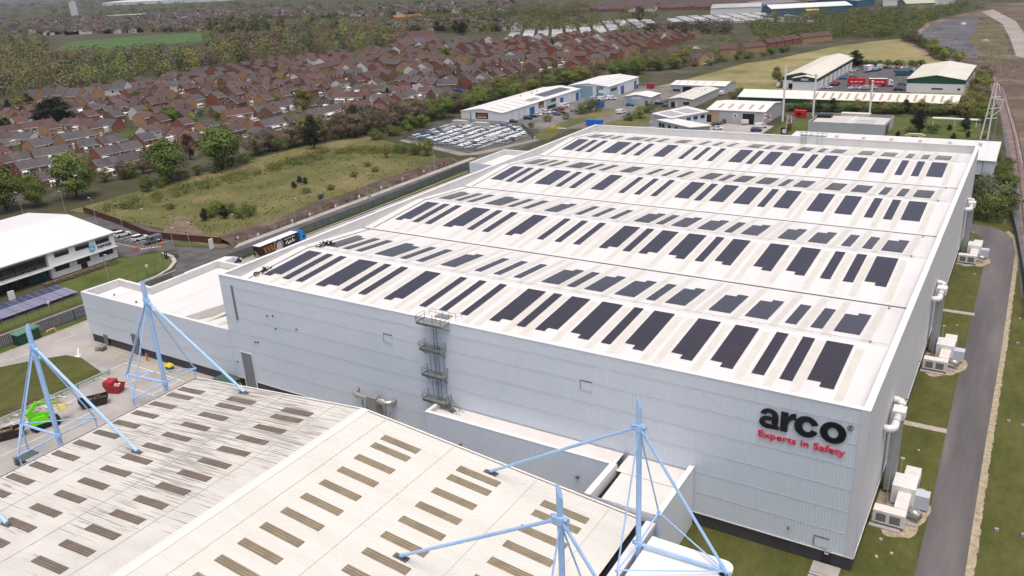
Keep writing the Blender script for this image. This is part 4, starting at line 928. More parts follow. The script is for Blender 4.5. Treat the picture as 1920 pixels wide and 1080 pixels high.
for i, (x, y) in enumerate(((-186.6, 47.6), (-189.8, 42.3))):
    tag(MB().box(-.4+x, .4+x, -.25+y, .25+y, 0, 1.0).box(x-.05+.3, x+.05+.3, y-2.5, y, .85, 1.0).build('barrier', mat('barrier_orange', (.62, .17, .07), rough=.5)), 'orange car park barrier '+('on the fence side of the crossing' if i == 0 else 'on the lawn side of the crossing'), 'barrier')
for i, (px, py, hgt) in enumerate(((45, 408, 8), (125, 406, 8), (182, 420, 8), (231, 432, 8), (280, 440, 7.5), (327, 470, 6.5), (357, 464, 7), (440, 455, 8), (555, 422, 8), (690, 372, 8), (815, 318, 8), (205, 529, 7), (303, 498, 7))):
    p = G(px, py); w = ['at the far left corner of the maroon fence', 'behind the apex of the white office roof', 'first along the maroon fence from the office corner', 'second along the maroon fence from the office corner', 'third along the maroon fence from the office corner', 'beside the dark grey van', 'on the small entrance lawn', 'nearest the black trailer lorry along the road', 'halfway along the earth bank', 'beside the dark hut along the road', 'at the far end of the earth bank', 'on the lawn before the office door', 'beside the black gate'][i]
    t = thing('street_lamp', 'thin grey street lamp '+w, 'street lamp', p, rad(180 if i < 5 else 0), 'street lamps along the road and car park')
    MB().tube((0, 0, 0), (0, 0, hgt), .09, n=6, r2=.05).tube((0, 0, hgt), (.9, 0, hgt+.1), .04, n=5).build('pole', postm, t)
    MB().box(.7, 1.5, -.14, .14, hgt+.04, hgt+.16).build('lamp_head', mat('lamp_head_grey', (.55, .56, .56), rough=.4), t)
for i, (px, py) in enumerate(((485, 446), (549, 420), (582, 408), (630, 392), (674, 374), (715, 357), (755, 340), (795, 326), (276, 506), (92, 575), (27, 640), (447, 452))):
    p = G(px, py); x = p.x
    tag(MB().box(x-.03, x+.03, p.y-.04, p.y+.04, 0, 1.3).box(x-.02, x+.05, p.y-.35, p.y+.35, .75, 1.4).build('fence_sign', paint), 'small white square sign '+(('%s along the earth bank fence from the lorry' % nth(i+1)) if i < 8 else ['on the lawn fence near the annexe corner', 'on the lawn fence beside the solar panels', 'on the palisade fence beside the green cabinet', 'on the road fence behind the white totem sign'][i-8]), 'sign', 'small white signs on the fences')
for x, y, rz, lb in ((-170.5, 51.2, .2, 'white totem sign standing on the small entrance lawn'), (-182.2, 4.6, .0, 'white totem sign standing at the corner of the ground solar panels')):
    t = thing('totem_sign', lb, 'sign', (x, y, 0), rz); MB().box(-.15, .15, -.7, .7, .25, 3.0).build('panel', white, t); MB().box(-.1, .1, -.5, .5, 0, .25).build('base', dsteel, t)
p = G(600, 388); t = thing('notice_board', 'dark green notice board on tall posts above the earth bank', 'sign', p)
MB().tube((0, 0, 0), (0, 0, 3.6), .07, n=5).tube((0, 1.8, 0), (0, 1.8, 3.6), .07, n=5).build('post', postm, t); MB().box(-.05, .05, -.3, 2.1, 2.2, 3.7).build('board', mat('board_green', (.03, .07, .07), rough=.5), t)
hut = thing('smoking_shelter', 'small dark flat-roofed shelter beside the green palisade fence', 'shelter', (-143.5, 84.5, 0), rad(2))
MB().box(-3.0, 3.0, -5, 5, 2.7, 2.95).build('roof', mat('shelter_roof', (.16, .17, .18), rough=.5), hut); MB().box(-2.7, 2.6, -4.8, 4.8, 0, 2.7).build('wall', mat('shelter_wall', (.03, .032, .036), rough=.4), hut)
p = G(695, 385); t = thing('direction_sign', 'green and white sign on a post by the palisade fence', 'sign', p)
MB().tube((0, 0, 0), (0, 0, 3.6), .05, n=5).build('post', postm, t); MB().box(-.05, .05, -.6, .6, 2.6, 3.6, 0).box(-.06, .06, -.25, .25, 1.5, 2.3, 0).build('plate', mat('sign_green', (.55, .62, .50), (.1, .35, .12), scale=1.2, rough=.5), t)
# yard things
kx = thing('substation_cabinet', 'dark green kiosk with pitched lid beside the palisade fence', 'cabinet', (-157.3, -6.2, 0), rad(6))
MB().box(-1.1, 1.1, -2.3, 2.3, 0, 2.3).build('body', mat('kiosk_green', (.018, .06, .035), rough=.5), kx); MB().hexa([(-1.3, -2.5, 2.3), (1.3, -2.5, 2.3), (1.3, 2.5, 2.3), (-1.3, 2.5, 2.3), (-1.3, -2.5, 2.45), (1.3, -2.5, 2.45), (1.3, 2.5, 2.7), (-1.3, 2.5, 2.7)]).build('lid', mat('kiosk_lid', (.10, .22, .15), rough=.5), kx)
tag(MB().path([(-156.2, -2.8, .9), (-156.2, -1.6, 1.1), (-156.2, -.9, 1.0), (-156.2, -.7, 0)], .16, n=8).build('vent_pipe', mat('pipe_orange', (.55, .33, .12), rough=.5)), 'bent orange pipe standing beside the green kiosk', 'pipe')
def skip(label, loc, rz, m, fill, L=3.6):
    t = thing('skip', label, 'skip', loc, rz)
    h = 1.5; b = MB()
    o = [(-L/2+.5, -.8), (L/2-.5, -.8), (L/2-.5, .8), (-L/2+.5, .8)]; u = [(-L/2, -.95), (L/2, -.95), (L/2, .95), (-L/2, .95)]
    for i in range(4):
        j = (i+1) % 4; b.poly([(*o[i], .1), (*o[j], .1), (*u[j], h), (*u[i], h)]); b.poly([(u[i][0]*.96, u[i][1]*.94, h), (u[j][0]*.96, u[j][1]*.94, h), (o[j][0]*.96, o[j][1]*.94, .2), (o[i][0]*.96, o[i][1]*.94, .2)])
    for i in range(4):
        j = (i+1) % 4; b.tube((*u[i], h), (*u[j], h), .06, n=5)
    b.poly([(*p, .1) for p in o][::-1]); b.build('body', m, t)
    b = MB()
    for i in range(26):
        c = Vector((RND.uniform(-L/2+.4, L/2-.4), RND.uniform(-.7, .7), RND.uniform(.7, 1.5))); s = Vector((RND.uniform(.1, .5), RND.uniform(.1, .35), RND.uniform(.03, .2)))
        b.box(c.x-s.x, c.x+s.x, c.y-s.y, c.y+s.y, c.z-s.z, c.z+s.z, i % 2)
    b.build('rubbish', fill, t); return t
rs = skip('red covered skip standing alone on the concrete yard', (-119.9, -11.6, .02), rad(20), mat('skip_red', (.34, .02, .03), (.40, .04, .05), scale=2, rough=.5), [paint, mat('rag_pink', (.45, .25, .25), rough=.9)], 3.2)
MB().hexa([(-1.6, -.95, 1.55), (.2, -.95, 1.55), (.2, .95, 1.55), (-1.6, .95, 1.55), (-1.5, -.9, 2.2), (.2, -.9, 2.2), (.2, .9, 2.2), (-1.5, .9, 2.2)]).build('lid', mat('skip_red', (.3, 0, 0)), rs)
p = G(178, 760); skip('open black skip full of scrap behind a mast stay', (p.x, p.y, .02), rad(60), mat('skip_black', (.03, .028, .026), rough=.6), [mat('scrap_brown', (.10, .065, .04), rough=.9), dsteel], 4.6)
p = G(14, 822); skip('skip piled high with broken timber at the left edge', (p.x, p.y, .02), rad(60), mat('skip_black', (0, 0, 0)), [timber, mat('timber_dark', (.14, .09, .05), rough=.9)], 5.5)
p = G(62, 775)
b = MB()
for i in range(70):
    c = Vector((p.x+RND.gauss(0, 1.6), p.y+RND.gauss(0, 2.6), 0)); z = .12+.5*RND.random(); a = RND.uniform(0, PI); u = Vector((math.cos(a), math.sin(a), RND.uniform(-.15, .15)))*RND.uniform(.4, 1.1)
    b.tube(c+Vector((0, 0, z))-u, c+Vector((0, 0, z))+u, .09, i % 2, n=4)
tag(b.build('timber_heap', [timber, paint]), 'heap of broken boards and white scrap beside the lime green machine', 'scrap heap')
b = MB(); p = G(43, 765)
for i in range(60):
    c = Vector((p.x+RND.gauss(0, 1.3), p.y+RND.gauss(0, 2.2), .15+.5*RND.random())); a = RND.uniform(0, PI); u = Vector((math.cos(a), math.sin(a), RND.uniform(-.2, .2)))*RND.uniform(.3, .9)
    b.tube(c-u, c+u, .06, n=4)
tag(b.build('brushwood_heap', mat('brushwood', (.16, .13, .09), rough=1)), 'heap of grey cut branches on the grass island', 'branches')
tg = thing('telehandler', 'lime green lifting machine with folded boom parked in the yard', 'lifting machine', (*G(86, 800)[:2], .02), rad(75))
lime = mat('lime_paint', (.16, .62, .02), rough=.35)
MB().box(-2.2, 2.2, -.9, .9, .5, 1.15).build('chassis', mat('machine_black', (.02, .02, .02), rough=.5), tg)
MB().hexa([(-2.1, -1.0, 1.15), (.9, -1.0, 1.15), (.9, 1.0, 1.15), (-2.1, 1.0, 1.15), (-1.8, -.8, 2.3), (.2, -.8, 2.3), (.2, .8, 2.3), (-1.8, .8, 2.3)]).build('engine_cover', lime, tg)
MB().hexa([(-2.3, -.28, 2.6), (1.4, -.28, 1.7), (1.4, .28, 1.7), (-2.3, .28, 2.6), (-2.3, -.28, 3.3), (1.4, -.28, 2.3), (1.4, .28, 2.3), (-2.3, .28, 3.3)]).build('boom', lime, tg)
MB().hexa([(-2.2, -.3, 3.3), (-1.4, -.3, 3.1), (-1.4, .3, 3.1), (-2.2, .3, 3.3), (-.6, -.25, 4.7), (-.1, -.25, 4.6), (-.1, .25, 4.6), (-.6, .25, 4.7)]).hexa([(-.7, -.22, 4.4), (2.4, -.22, 3.2), (2.4, .22, 3.2), (-.7, .22, 4.4), (-.7, -.22, 4.8), (2.4, -.22, 3.6), (2.4, .22, 3.6), (-.7, .22, 4.8)]).build('upper_boom', lime, tg)
for x in (-1.4, 1.4):
    for s in (-1, 1): MB().tube((x, s*.75, .55), (x, s*1.25, .55), .55, n=14).build('wheel', tyre, tg)
b = MB(); rail(b, [(2.4, -.7, 2.2), (3.6, -.7, 2.2), (3.6, .7, 2.2), (2.4, .7, 2.2), (2.4, -.7, 2.2)]); b.box(2.4, 3.6, -.7, .7, 2.1, 2.2); b.build('platform', mat('platform_yellow', (.6, .5, .06), rough=.5), tg)
tag(MB().box(-109.3, -106.4, -33.2, -30.6, .02, 1.5).box(-109.4, -106.3, -33.3, -30.5, 1.5, 1.58).build('metal_chest', mat('chest_grey', (.36, .39, .42), rough=.4)), 'pale grey metal chest behind the foot of the lime machine mast', 'chest')
b = MB()
for i in range(5): b.box(-112.3+i*.02, -110.0, -33.5, -30.8, .05+.28*i, .15+.28*i)
for x in (-112.3, -111.2, -110.1):
    for y in (-33.5, -30.9): b.tube((x, y, 0), (x, y, 1.5), .05, n=4)
tag(b.build('stillage', dsteel), 'dark wire stillage of pallets beside the pale grey chest', 'stillage')
br = thing('guard_rail', 'double pale green guard rail between the yard and the grass island', 'rail', (-127.3, -30, 0))
for z in (.45, .8): MB().box(-.05, .1, -30, 22.5, z, z+.2).build('rail', mat('rail_pale', (.38, .47, .42), rough=.5), br)
for i in range(18): MB().box(-.15, -.05, -29+i*3, -28.85+i*3, 0, 1.0).build('post', mat('rail_post', (.2, .23, .21), rough=.6), br)
cl = thing('floor_sweeper', 'grey tangle of machinery standing by the annexe loading door', 'machine', (-138.8, -2.0, .02), .3)
MB().box(-.8, .8, -.5, .5, .3, .9).tube((-.5, -.7, .35), (-.5, .7, .35), .35, n=10).build('body', mat('machine_grey', (.2, .2, .2), (.35, .34, .33), scale=3, rough=.6), cl)
MB().tube((.6, -.6, .4), (.6, .6, .4), .4, n=10).tube((0, 0, .9), (.9, .3, 1.5), .05, n=5).build('brush', dsteel, cl)
for x, y, n_, lb in ((-118.2, -1.6, 1, 'yellow and green bin against the annexe wall'),):
    t = thing('grit_bin', lb, 'bin', (x, y, .02)); MB().hexa([(-.55, -.4, 0), (.55, -.4, 0), (.55, .4, 0), (-.55, .4, 0), (-.7, -.5, .9), (.7, -.5, .9), (.7, .5, .9), (-.7, .5, .9)]).build('body', mat('bin_green', (.10, .16, .06), rough=.6), t); MB().hexa([(-.75, -.55, .9), (.75, -.55, .9), (.75, .55, .9), (-.75, .55, .9), (-.5, -.2, 1.3), (.5, -.2, 1.3), (.5, .4, 1.3), (-.5, .4, 1.3)]).build('lid', mat('bin_yellow', (.62, .55, .05), rough=.5), t)
t = thing('green_container', 'low dark green container against the front wall beside the tall grey roller door', 'container', (-101.6, -1.9, .02))
MB().box(-2.6, 1.6, -1.2, 1.2, 0, 2.0).build('body', mat('kiosk_green', (0, 0, 0)), t); MB().box(-2.7, 1.7, -1.3, 1.3, 2.0, 2.1).build('lid', mat('container_lid', (.05, .11, .085), rough=.5), t)
for i, x in enumerate((-125.8, -99.9)):
    t = thing('bollard', 'orange steel bollard '+('beside the annexe door' if i == 0 else 'beside the tall grey roller door'), 'bollard', (x, -.9, 0)); MB().tube((-.12, 0, 0), (-.12, 0, 1.5), .13, n=8).tube((.3, -.1, 0), (.3, -.1, 1.3), .12, n=8).build('post', mat('bollard_orange', (.55, .22, .05), rough=.5), t)
for i in range(9):
    p = Vector((-186.2+(i % 2)*.15, 15.2+i*1.9, 0)); t = thing('picnic_bench', 'brown picnic bench, %s along the row before the white office' % nth(i+1), 'bench', p, rad(90), 'picnic benches before the white office')
    MB().box(-.8, .8, -.35, .35, .70, .76).build('table_top', mat('bench_wood', (.17, .13, .10), rough=.9), t)
    for s in (-1, 1): MB().box(-.8, .8, s*.75-.14, s*.75+.14, .42, .47).build('seat', mat('bench_wood', (0, 0, 0)), t)
    for x in (-.6, .6): MB().box(x-.05, x+.05, -.85, .85, .36, .42).box(x-.05, x+.05, -.3, -.2, 0, .7).box(x-.05, x+.05, .2, .3, 0, .7).build('leg', mat('bench_wood', (0, 0, 0)), t)
for i, (px, py) in enumerate(((1891, 792), (1918, 800), (1868, 996), (1918, 1006), (1908, 646), (1912, 600), (1883, 420))):
    p = G(px, py); tag(MB().box(p.x-.22, p.x+.22, p.y-.16, p.y+.16, .02, .4 if i != 6 else 1.1).build('ground_box', mat('box_grey', (.30, .32, .33), rough=.6)), 'small grey service box '+['on the far grass level with the first ventilation unit', 'at the photo edge level with the first ventilation unit', 'on the far grass level with the corner steps', 'at the photo edge level with the corner steps', 'on the far grass past the middle ventilation unit', 'on the far grass nearest the dark shrubs', 'beside the shrub at the track bend'][i], 'service box', 'grey service boxes in the grass')

# ------------------------------------------------------------------ trading estate
def shed(name, label, x0, x1, y0, y1, he, hr, axis, wm, rm, band=None, bm=None, cat='building', ov=.35):
    """gabled shed; AXIS = ridge direction"""
    cx, cy = (x0+x1)/2, (y0+y1)/2; t = thing(name, label, cat, (cx, cy, 0)); a, c = (x1-x0)/2, (y1-y0)/2
    b = MB()
    hb = band or he
    walls(b, -a, a, -c, c, 0, hb, 0)
    if band: walls(b, -a-.03, a+.03, -c-.03, c+.03, hb, he, 1)
    gm = 1 if band else 0; e = .03 if band else 0
    if axis == 'y':
        for y, s in ((-c-e, 1), (c+e, -1)):
            p = [(-a, y, he), (a, y, he), (0, y, hr)]; b.poly(p if s > 0 else p[::-1], gm)
    else:
        for x, s in ((-a-e, -1), (a+e, 1)):
            p = [(x, -c, he), (x, c, he), (x, 0, hr)]; b.poly(p if s > 0 else p[::-1], gm)
    b.build('wall', [wm, bm or wm], t)
    b = MB(); k = (hr-he)/(a if axis == 'y' else c); u = (a if axis == 'y' else c)+ov; zl_ = hr-k*u
    O = [(-u, zl_), (0, hr), (u, zl_), (u, zl_+.16), (0, hr+.16), (-u, zl_+.16)]
    b.prof(O[:2]+[O[4], O[5]], 'y' if axis == 'y' else 'x', -(c if axis == 'y' else a)-ov, (c if axis == 'y' else a)+ov)
    b.prof([O[1], O[2], O[3], O[4]], 'y' if axis == 'y' else 'x', -(c if axis == 'y' else a)-ov, (c if axis == 'y' else a)+ov)
    b.build('roof', rm, t)
    t['dims'] = (a, c, he, hr, 0 if axis == 'y' else 1)
    return t
def on_wall(t, name, face, u0, u1, z0, z1, m, out=.06):
    a, c = t['dims'][0], t['dims'][1]
    q = dict(S=(u0, u1, -c-out, -c-.005), N=(u0, u1, c+.005, c+out), E=(a+.005, a+out, u0, u1), W=(-a-out, -a-.005, u0, u1))[face]
    return MB().box(*q, z0, z1).build(name, m, t)
def on_roof(t, name, u0, u1, f0, f1, side, m):
    """flat panel on a roof slope: U along the ridge, F from ridge (0) to eave (1)"""
    a, c, he, hr, ax_ = t['dims']; span = a if ax_ == 0 else c; k = (hr-he)/span
    P = []
    for u, f in ((u0, f0), (u1, f0), (u1, f1), (u0, f1)):
        d = side*f*span; z = hr-k*abs(d)+.17
        P.append((d, u, z) if ax_ == 0 else (u, d, z))
    return MB().hexa(P+[(p[0], p[1], p[2]+.05) for p in P]).build(name, m, t)
wht = mat('unit_white', (.66, .69, .72), (.70, .72, .74), scale=.2, rough=.5); wroof = mat('unit_roof', (.66, .66, .64), (.72, .715, .70), scale=.15, rough=.6, detail=8)
blued = mat('blue_door', (.03, .13, .38), rough=.5); teal = mat('teal_panel', (.23, .38, .45), rough=.5); paleteal = mat('pale_teal_panel', (.42, .54, .58), rough=.5)
grnt = mat('green_trim', (.020, .085, .045), rough=.5); oldroof = mat('old_cream_roof', (.56, .545, .47), (.63, .615, .54), scale=.12, rough=.8, detail=9); brl = mat('brown_strip', (.36, .28, .17), (.45, .37, .25), scale=.5, rough=.6)
gry = mat('unit_grey', (.40, .42, .43), (.45, .465, .475), scale=.2, rough=.5); lgr = mat('light_rooflight', (.46, .45, .42), rough=.4)
board = mat('black_board', (.012, .010, .010), rough=.4)
t = shed('industrial_unit', 'long white unit with two black boards and blue doors beside the car compound', -216, -193.2, 232.5, 308.5, 5.3, 6.7, 'y', wht, wroof)
for y0, y1, m in ((-14, -9.5, blued), (33, 36.5, blued), (16, 19.5, blued)): on_wall(t, 'door', 'E', y0, y1, 0, 3.9, m)
for y in (-30, -24, -19, 2, 22, 29, 38 - .3): on_wall(t, 'joint', 'E', y, y+.25, 0, 5.3, teal, .04)
on_wall(t, 'panel', 'E', 2.4, 12, 0, 5.2, paleteal, .05); on_wall(t, 'window', 'E', 3, 11.5, .3, 1.9, glass, .08); on_wall(t, 'window', 'E', 6.8, 11.6, 3.3, 4.6, glass, .08); on_wall(t, 'panel', 'E', 30.5, 37.5, 3.9, 5.2, paleteal, .05)
for f, u0, u1 in (('S', -3.2, 3.6), ('E', -5.4, -.6)):
    bd = on_wall(t, 'board', f, u0, u1, 2.3, 5.0, board, .1)
    a, c = t['dims'][0], t['dims'][1]
    for z in (4.1, 3.4, 2.8):
        q = (u0+.7, u1-.7, -c-.13, -c-.1) if f == 'S' else (a+.1, a+.13, u0+.7, u1-.7)
        MB().box(*q, z, z+.3).build('board_stripe', mat('print_orange', (.5, .2, .04)) if z > 3 else paint, bd)
on_wall(t, 'panel', 'S', -6.5, -5.6, 0, 5.2, teal, .05)
for i in range(6): on_roof(t, 'solar_panel', 6+i*4.6, 10.2+i*4.6, .2, .75, 1, mat('pv_grey', (.10, .10, .12), rough=.3))
on_roof(t, 'solar_panel', -8, 1, .45, .8, 1, mat('pv_pale', (.30, .31, .32), rough=.3))
for i in range(5): on_roof(t, 'rooflight', -34+i*6, -33+i*6, .15, .85, 1, lgr)
for y in (-3, 7, 8.5, 13): MB().tube((0, y, 6.8), (0, y, 8.2), .16, n=6).build('vent', steel, t)
t = shed('industrial_unit', 'white and teal unit with blue doors standing beyond the long white unit', -203, -179.2, 314, 352, 6.0, 7.4, 'y', wht, wroof)
on_wall(t, 'panel', 'S', 4.6, 8.6, 0, 6, mat('mid_teal', (.15, .27, .34), rough=.5)); on_wall(t, 'panel', 'S', -8, 2.5, 0, 6, teal); on_wall(t, 'sign_board', 'S', 6.0, 9.6, 2.6, 4.3, paint, .09); on_wall(t, 'window', 'S', 4, 11, .2, 1.5, blued, .09)
on_wall(t, 'window', 'E', -17, -9.5, 3.2, 4.7, glass); on_wall(t, 'panel', 'E', -18.6, -8, 0, 5.9, paleteal, .04)
for y0, y1, z in ((-4.5, -.5, 4.3), (13, 16, 4.6)): on_wall(t, 'door', 'E', y0, y1, 0, z, blued)
on_wall(t, 'window', 'E', 16.5, 18.6, 0, 2.2, glass)
for i in range(6): on_roof(t, 'rooflight', -16+i*6, -15+i*6, .15, .85, 1, lgr)
t = shed('industrial_unit', 'small white low-roofed unit with grey shutter past the long white unit', -163.5, -149.6, 298.5, 311, 3.9, 4.9, 'y', gry, wroof)
on_wall(t, 'shutter', 'S', -6, -2.5, 0, 2.8, teal); on_wall(t, 'door', 'S', 4, 5.5, 0, 2.2, dsteel); on_wall(t, 'sign_board', 'S', -3, 1.8, 2.9, 3.6, paint); on_wall(t, 'door', 'E', -5.5, -4.3, 0, 2, dsteel)
t = shed('industrial_unit', 'white-roofed grey unit at the back of the trading estate by the dry meadow', -156, -126.6, 341, 358, 3.9, 5.1, 'x', gry, wroof)
on_wall(t, 'shutter', 'S', -8, -3.2, 0, 3.1, board); on_wall(t, 'window', 'S', -13.5, -9.5, .6, 1.8, glass); on_wall(t, 'shutter', 'S', 5, 8, 0, 3.0, lgr)
for i in range(5): on_roof(t, 'rooflight', -12+i*4.6, -11.2+i*4.6, .15, .8, -1, lgr)
t = shed('industrial_unit', 'narrow pale unit with blank side wall between the grey units', -139.5, -127.6, 296, 333.5, 3.9, 4.7, 'y', gry, mat('unit_roof_dull', (.58, .57, .53), rough=.7))
on_wall(t, 'window', 'S', 1.5, 4.5, 1.4, 2.7, glass); on_wall(t, 'door', 'S', -4.6, -2.6, 0, 2.6, glass); on_wall(t, 'door', 'S', -2.4, -1.2, 0, 2.6, mat('pale_door', (.6, .58, .5), rough=.6))
for y in (4, 8, 10): MB().tube((2.5, y, 4.3), (2.5, y, 4.9), .2, n=6).build('vent', dsteel, t)
t = shed('workshop', 'grey workshop with open black doorway and five brown rooflights behind the rear parapet', -108.8, -84.2, 262.5, 289, 5.4, 7.0, 'x', gry, wroof)
on_wall(t, 'shutter', 'S', 3.2, 8.0, 0, 4.4, board)  # open doorway: its dark inside is painted as a black panel
on_wall(t, 'brick_panel', 'S', -11.5, -7.2, 0, 5.2, mat('tan_brick', (.40, .29, .17), (.46, .34, .21), scale=3, rough=.9), .05); on_wall(t, 'window', 'S', -12.2, -10.3, .3, 3.4, glass, .09)
for x in (-7, -2.4, 2.9): on_wall(t, 'joint', 'S', x, x+.18, 0, 5.3, teal, .045)
bd = on_wall(t, 'round_sign', 'S', -.9, .9, 2.6, 4.2, paint, .05); MB().tube((0, -13.4, 3.4), (0, -13.34, 3.4), .5, n=12).build('sign_disc', dsteel, bd)
for i in range(5): on_roof(t, 'rooflight', -8.6+i*4.3, -7.5+i*4.3, .3, .8, -1, mat('brown_strip', (.3, .3, .3)))
def flatblock(name, label, px, z, wm, rm, fx=(), pv=()):
    P = [G(x, y, z) for x, y in px]; c = sum((Vector((p.x, p.y, 0)) for p in P), Vector())/len(P); t = thing(name, label, 'office', c)
    Q = [(p.x-c.x, p.y-c.y) for p in P]
    MB().prism([(q[0]*.93, q[1]*.93) for q in Q], 0, z-.1).build('wall', wm, t); MB().prism(Q, z-.1, z+.2).build('roof', rm, t)
    return t, Q, c
o3 = lambda a: [(1200+x/6.857, 130+y/6.857) for x, y in a]
t, Q, c = flatblock('office_wing', 'low white-roofed office with solar panels and dark windows behind the rear parapet', o3([(150, 570), (400, 632), (885, 545), (605, 478)]), 5.2, mat('blue_white_render', (.52, .57, .63), rough=.6), wroof)
def quadlerp(Q, u, v):
    a = Vector(Q[0]).lerp(Vector(Q[1]), u); b_ = Vector(Q[3]).lerp(Vector(Q[2]), u); return a.lerp(b_, v)
for u0, u1, v0, v1 in ((.15, .85, .1, .42), (.2, .85, .52, .85)):
    P = [quadlerp(Q, *p) for p in ((u0, v0), (u1, v0), (u1, v1), (u0, v1))]; MB().prism([tuple(p) for p in P], 5.41, 5.47).build('solar_panel', mat('pv_white', (.42, .42, .45), rough=.3), t)
for v in (.42, .62, .82):
    p = quadlerp([(q[0]*.94, q[1]*.94) for q in Q], 1, v); q = quadlerp([(q[0]*.94, q[1]*.94) for q in Q], 1, v+.11); n = Vector((q-p).yx); n = Vector((n[0], -n[1])).normalized()*.08
    MB().prism([tuple(p-n), tuple(q-n), tuple(q+n), tuple(p+n)], 2.9, 4.2).build('window', glass, t)
t, Q, c = flatblock('office_wing', 'lower white-roofed office wing nearest the rear parapet', o3([(210, 652), (640, 752), (930, 726), (440, 630)]), 4.6, mat('blue_white_render', (0, 0, 0)), wroof)
for u in (.04, .14, .34, .56):
    p = quadlerp([(q[0]*.94, q[1]*.94) for q in Q], u, 0); q = quadlerp([(q[0]*.94, q[1]*.94) for q in Q], u+.08, 0); n = Vector((-(q-p).y, (q-p).x)).normalized()*.08
    MB().prism([tuple(p-n), tuple(q-n), tuple(q+n), tuple(p+n)], 2.2, 3.7).build('window', glass, t)
for nm, x0, x1, y0, y1, lb in (('industrial_unit', -104, -85.6, 366, 455, 'cream-roofed green-trimmed unit with a row of white roller doors'), ('industrial_unit', -44.6, -19.6, 364.5, 422, 'cream-roofed green-trimmed unit beside the old railway')):
    t = shed(nm, lb, x0, x1, y0, y1, 6.2, 8.3, 'y', wht, oldroof, 4.3, grnt)
    if x0 < -80:
        for i in range(8):
            y = -40+i*10.6; on_wall(t, 'door', 'E', y, y+4.6, 0, 4.2, paint); on_wall(t, 'joint', 'E', y+5.2, y+6.4, 0, 4.3, grnt, .05)
        b = MB().prof([(-3, 4.4), (9.0, 4.4), (9.0, 6.0), (3, 7.0), (-3, 6.0)], 'y', -50, -44.4); b.build('porch_gable', grnt, t)
        MB().box(-2.9, 8.9, -49.9, -44.4, 0, 4.4).build('porch_wall', wht, t); b = MB(); b.prof([(-3.4, 5.95), (3, 7.1), (9.4, 5.95), (9.4, 6.1), (3, 7.3), (-3.4, 6.1)], 'y', -50.4, -44.0); b.build('porch_roof', oldroof, t)
        on_wall(t, 'sign_board', 'S', 1.2, 4.8, 5.0, 6.0, mat('pale_sign', (.5, .55, .65), rough=.5), 5.65)
        on_wall(t, 'doorway', 'S', -6.2, -3.4, 0, 2.6, board, .08)
    else:
        on_wall(t, 'window', 'S', -1.5, 3.5, 1.6, 2.3, glass); on_wall(t, 'window', 'S', 9.6, 10.8, 1.5, 2.4, glass)
        for i in range(7): on_wall(t, 'joint', 'E', -26+i*8, -25+i*8, 0, 4.3, grnt, .05)
t = shed('industrial_unit', 'very long low green-walled shed with brown-striped cream roof behind the hedge', -109, -17.6, 306.5, 326, 4.3, 6.4, 'x', grnt, mat('cream_white_roof', (.66, .65, .60), (.71, .70, .66), scale=.2, rough=.7))
for i in range(17): on_roof(t, 'rooflight', -12+i*3.4, -11+i*3.4, .18, .9, -1, brl)
for i in range(9): on_wall(t, 'panel', 'S', -44+i*10, -36+i*10, 0, 2.2, mat('pale_green_panel', (.20, .28, .24), rough=.6), .05)
fo = thing('flat_office', 'grey flat-roofed office with raised parapet in the bright lawn', 'office', (-50.4, 262, 0))
a, c, z = 13.9, 10.5, 4.3
walls(MB(), -a, a, -c, c, 0, z).build('wall', mat('office_grey', (.42, .44, .48), (.46, .48, .51), scale=.3, rough=.5), fo)
MB().box(-a+.4, a-.4, -c+.4, c-.4, 3.3, 3.5).build('roof', mat('dull_membrane', (.50, .49, .46), (.56, .55, .52), scale=.2, rough=.7), fo)
b = MB()
for q in ((-a, a, -c, -c+.4), (-a, a, c-.4, c), (-a, -a+.4, -c+.4, c-.4), (a-.4, a, -c+.4, c-.4)): b.box(*q, z, z+.12)
b.build('coping', mat('coping_grey', (.33, .34, .37), rough=.5), fo)
MB().box(-.3, .3, -c+.5, c-.5, 3.5, 3.75).build('roof_kerb', white, fo); MB().box(-a-.2, -a+5.5, 3.5, 8.0, 3.6, 4.5).build('roof_recess', board, fo)
for i in range(3): MB().box(2, 9, -5+i*3.2, -4.7+i*3.2, 3.5, 3.62).build('roof_bar', mat('coping_grey', (0, 0, 0)), fo)
MB().box(a+.005, a+.12, -8.5, -1.5, .2, 3.6).build('window', glass, fo); MB().box(-6, 5, c-.2, c+3, 0, 4.6).build('rear_wing', oldroof, fo)
# kiosks, containers
def crate_box(name, label, cat, x0, x1, y0, y1, h, m, loc=None, ribsn=10):
    t = thing(name, label, cat, ((x0+x1)/2, (y0+y1)/2, 0)); a, c = (x1-x0)/2, (y1-y0)/2
    b = MB().box(-a, a, -c, c, .15, h)
    n = ribsn
    for i in range(n):
        x = -a+2*a*(i+.3)/n; b.box(x, x+a/n*.8, -c-.04, -c, .3, h-.15); b.box(x, x+a/n*.8, c, c+.04, .3, h-.15)
    b.build('body', m, t); MB().box(-a-.03, a+.03, -c-.05, c+.05, h, h+.08).build('roof', m, t); return t
p = G(1119, 201); crate_box('shipping_container', 'blue shipping container on the forecourt of the long white unit', 'container', p.x-3.5, p.x+3.5, p.y-1.4, p.y+1.4, 2.9, blued)
p = G(1113, 236); crate_box('shipping_container', 'blue shipping container peeping over the rear corner of the parapet', 'container', p.x-3, p.x+4, p.y-1.3, p.y+1.3, 2.7, mat('bright_blue', (.03, .16, .55), rough=.5))
p = G(1500, 220); t = crate_box('shipping_container', 'red container with black emblem before the long green shed', 'container', p.x-2.4, p.x+2.4, p.y-1.2, p.y+1.2, 2.9, mat('container_red', (.55, .02, .03), rough=.5))
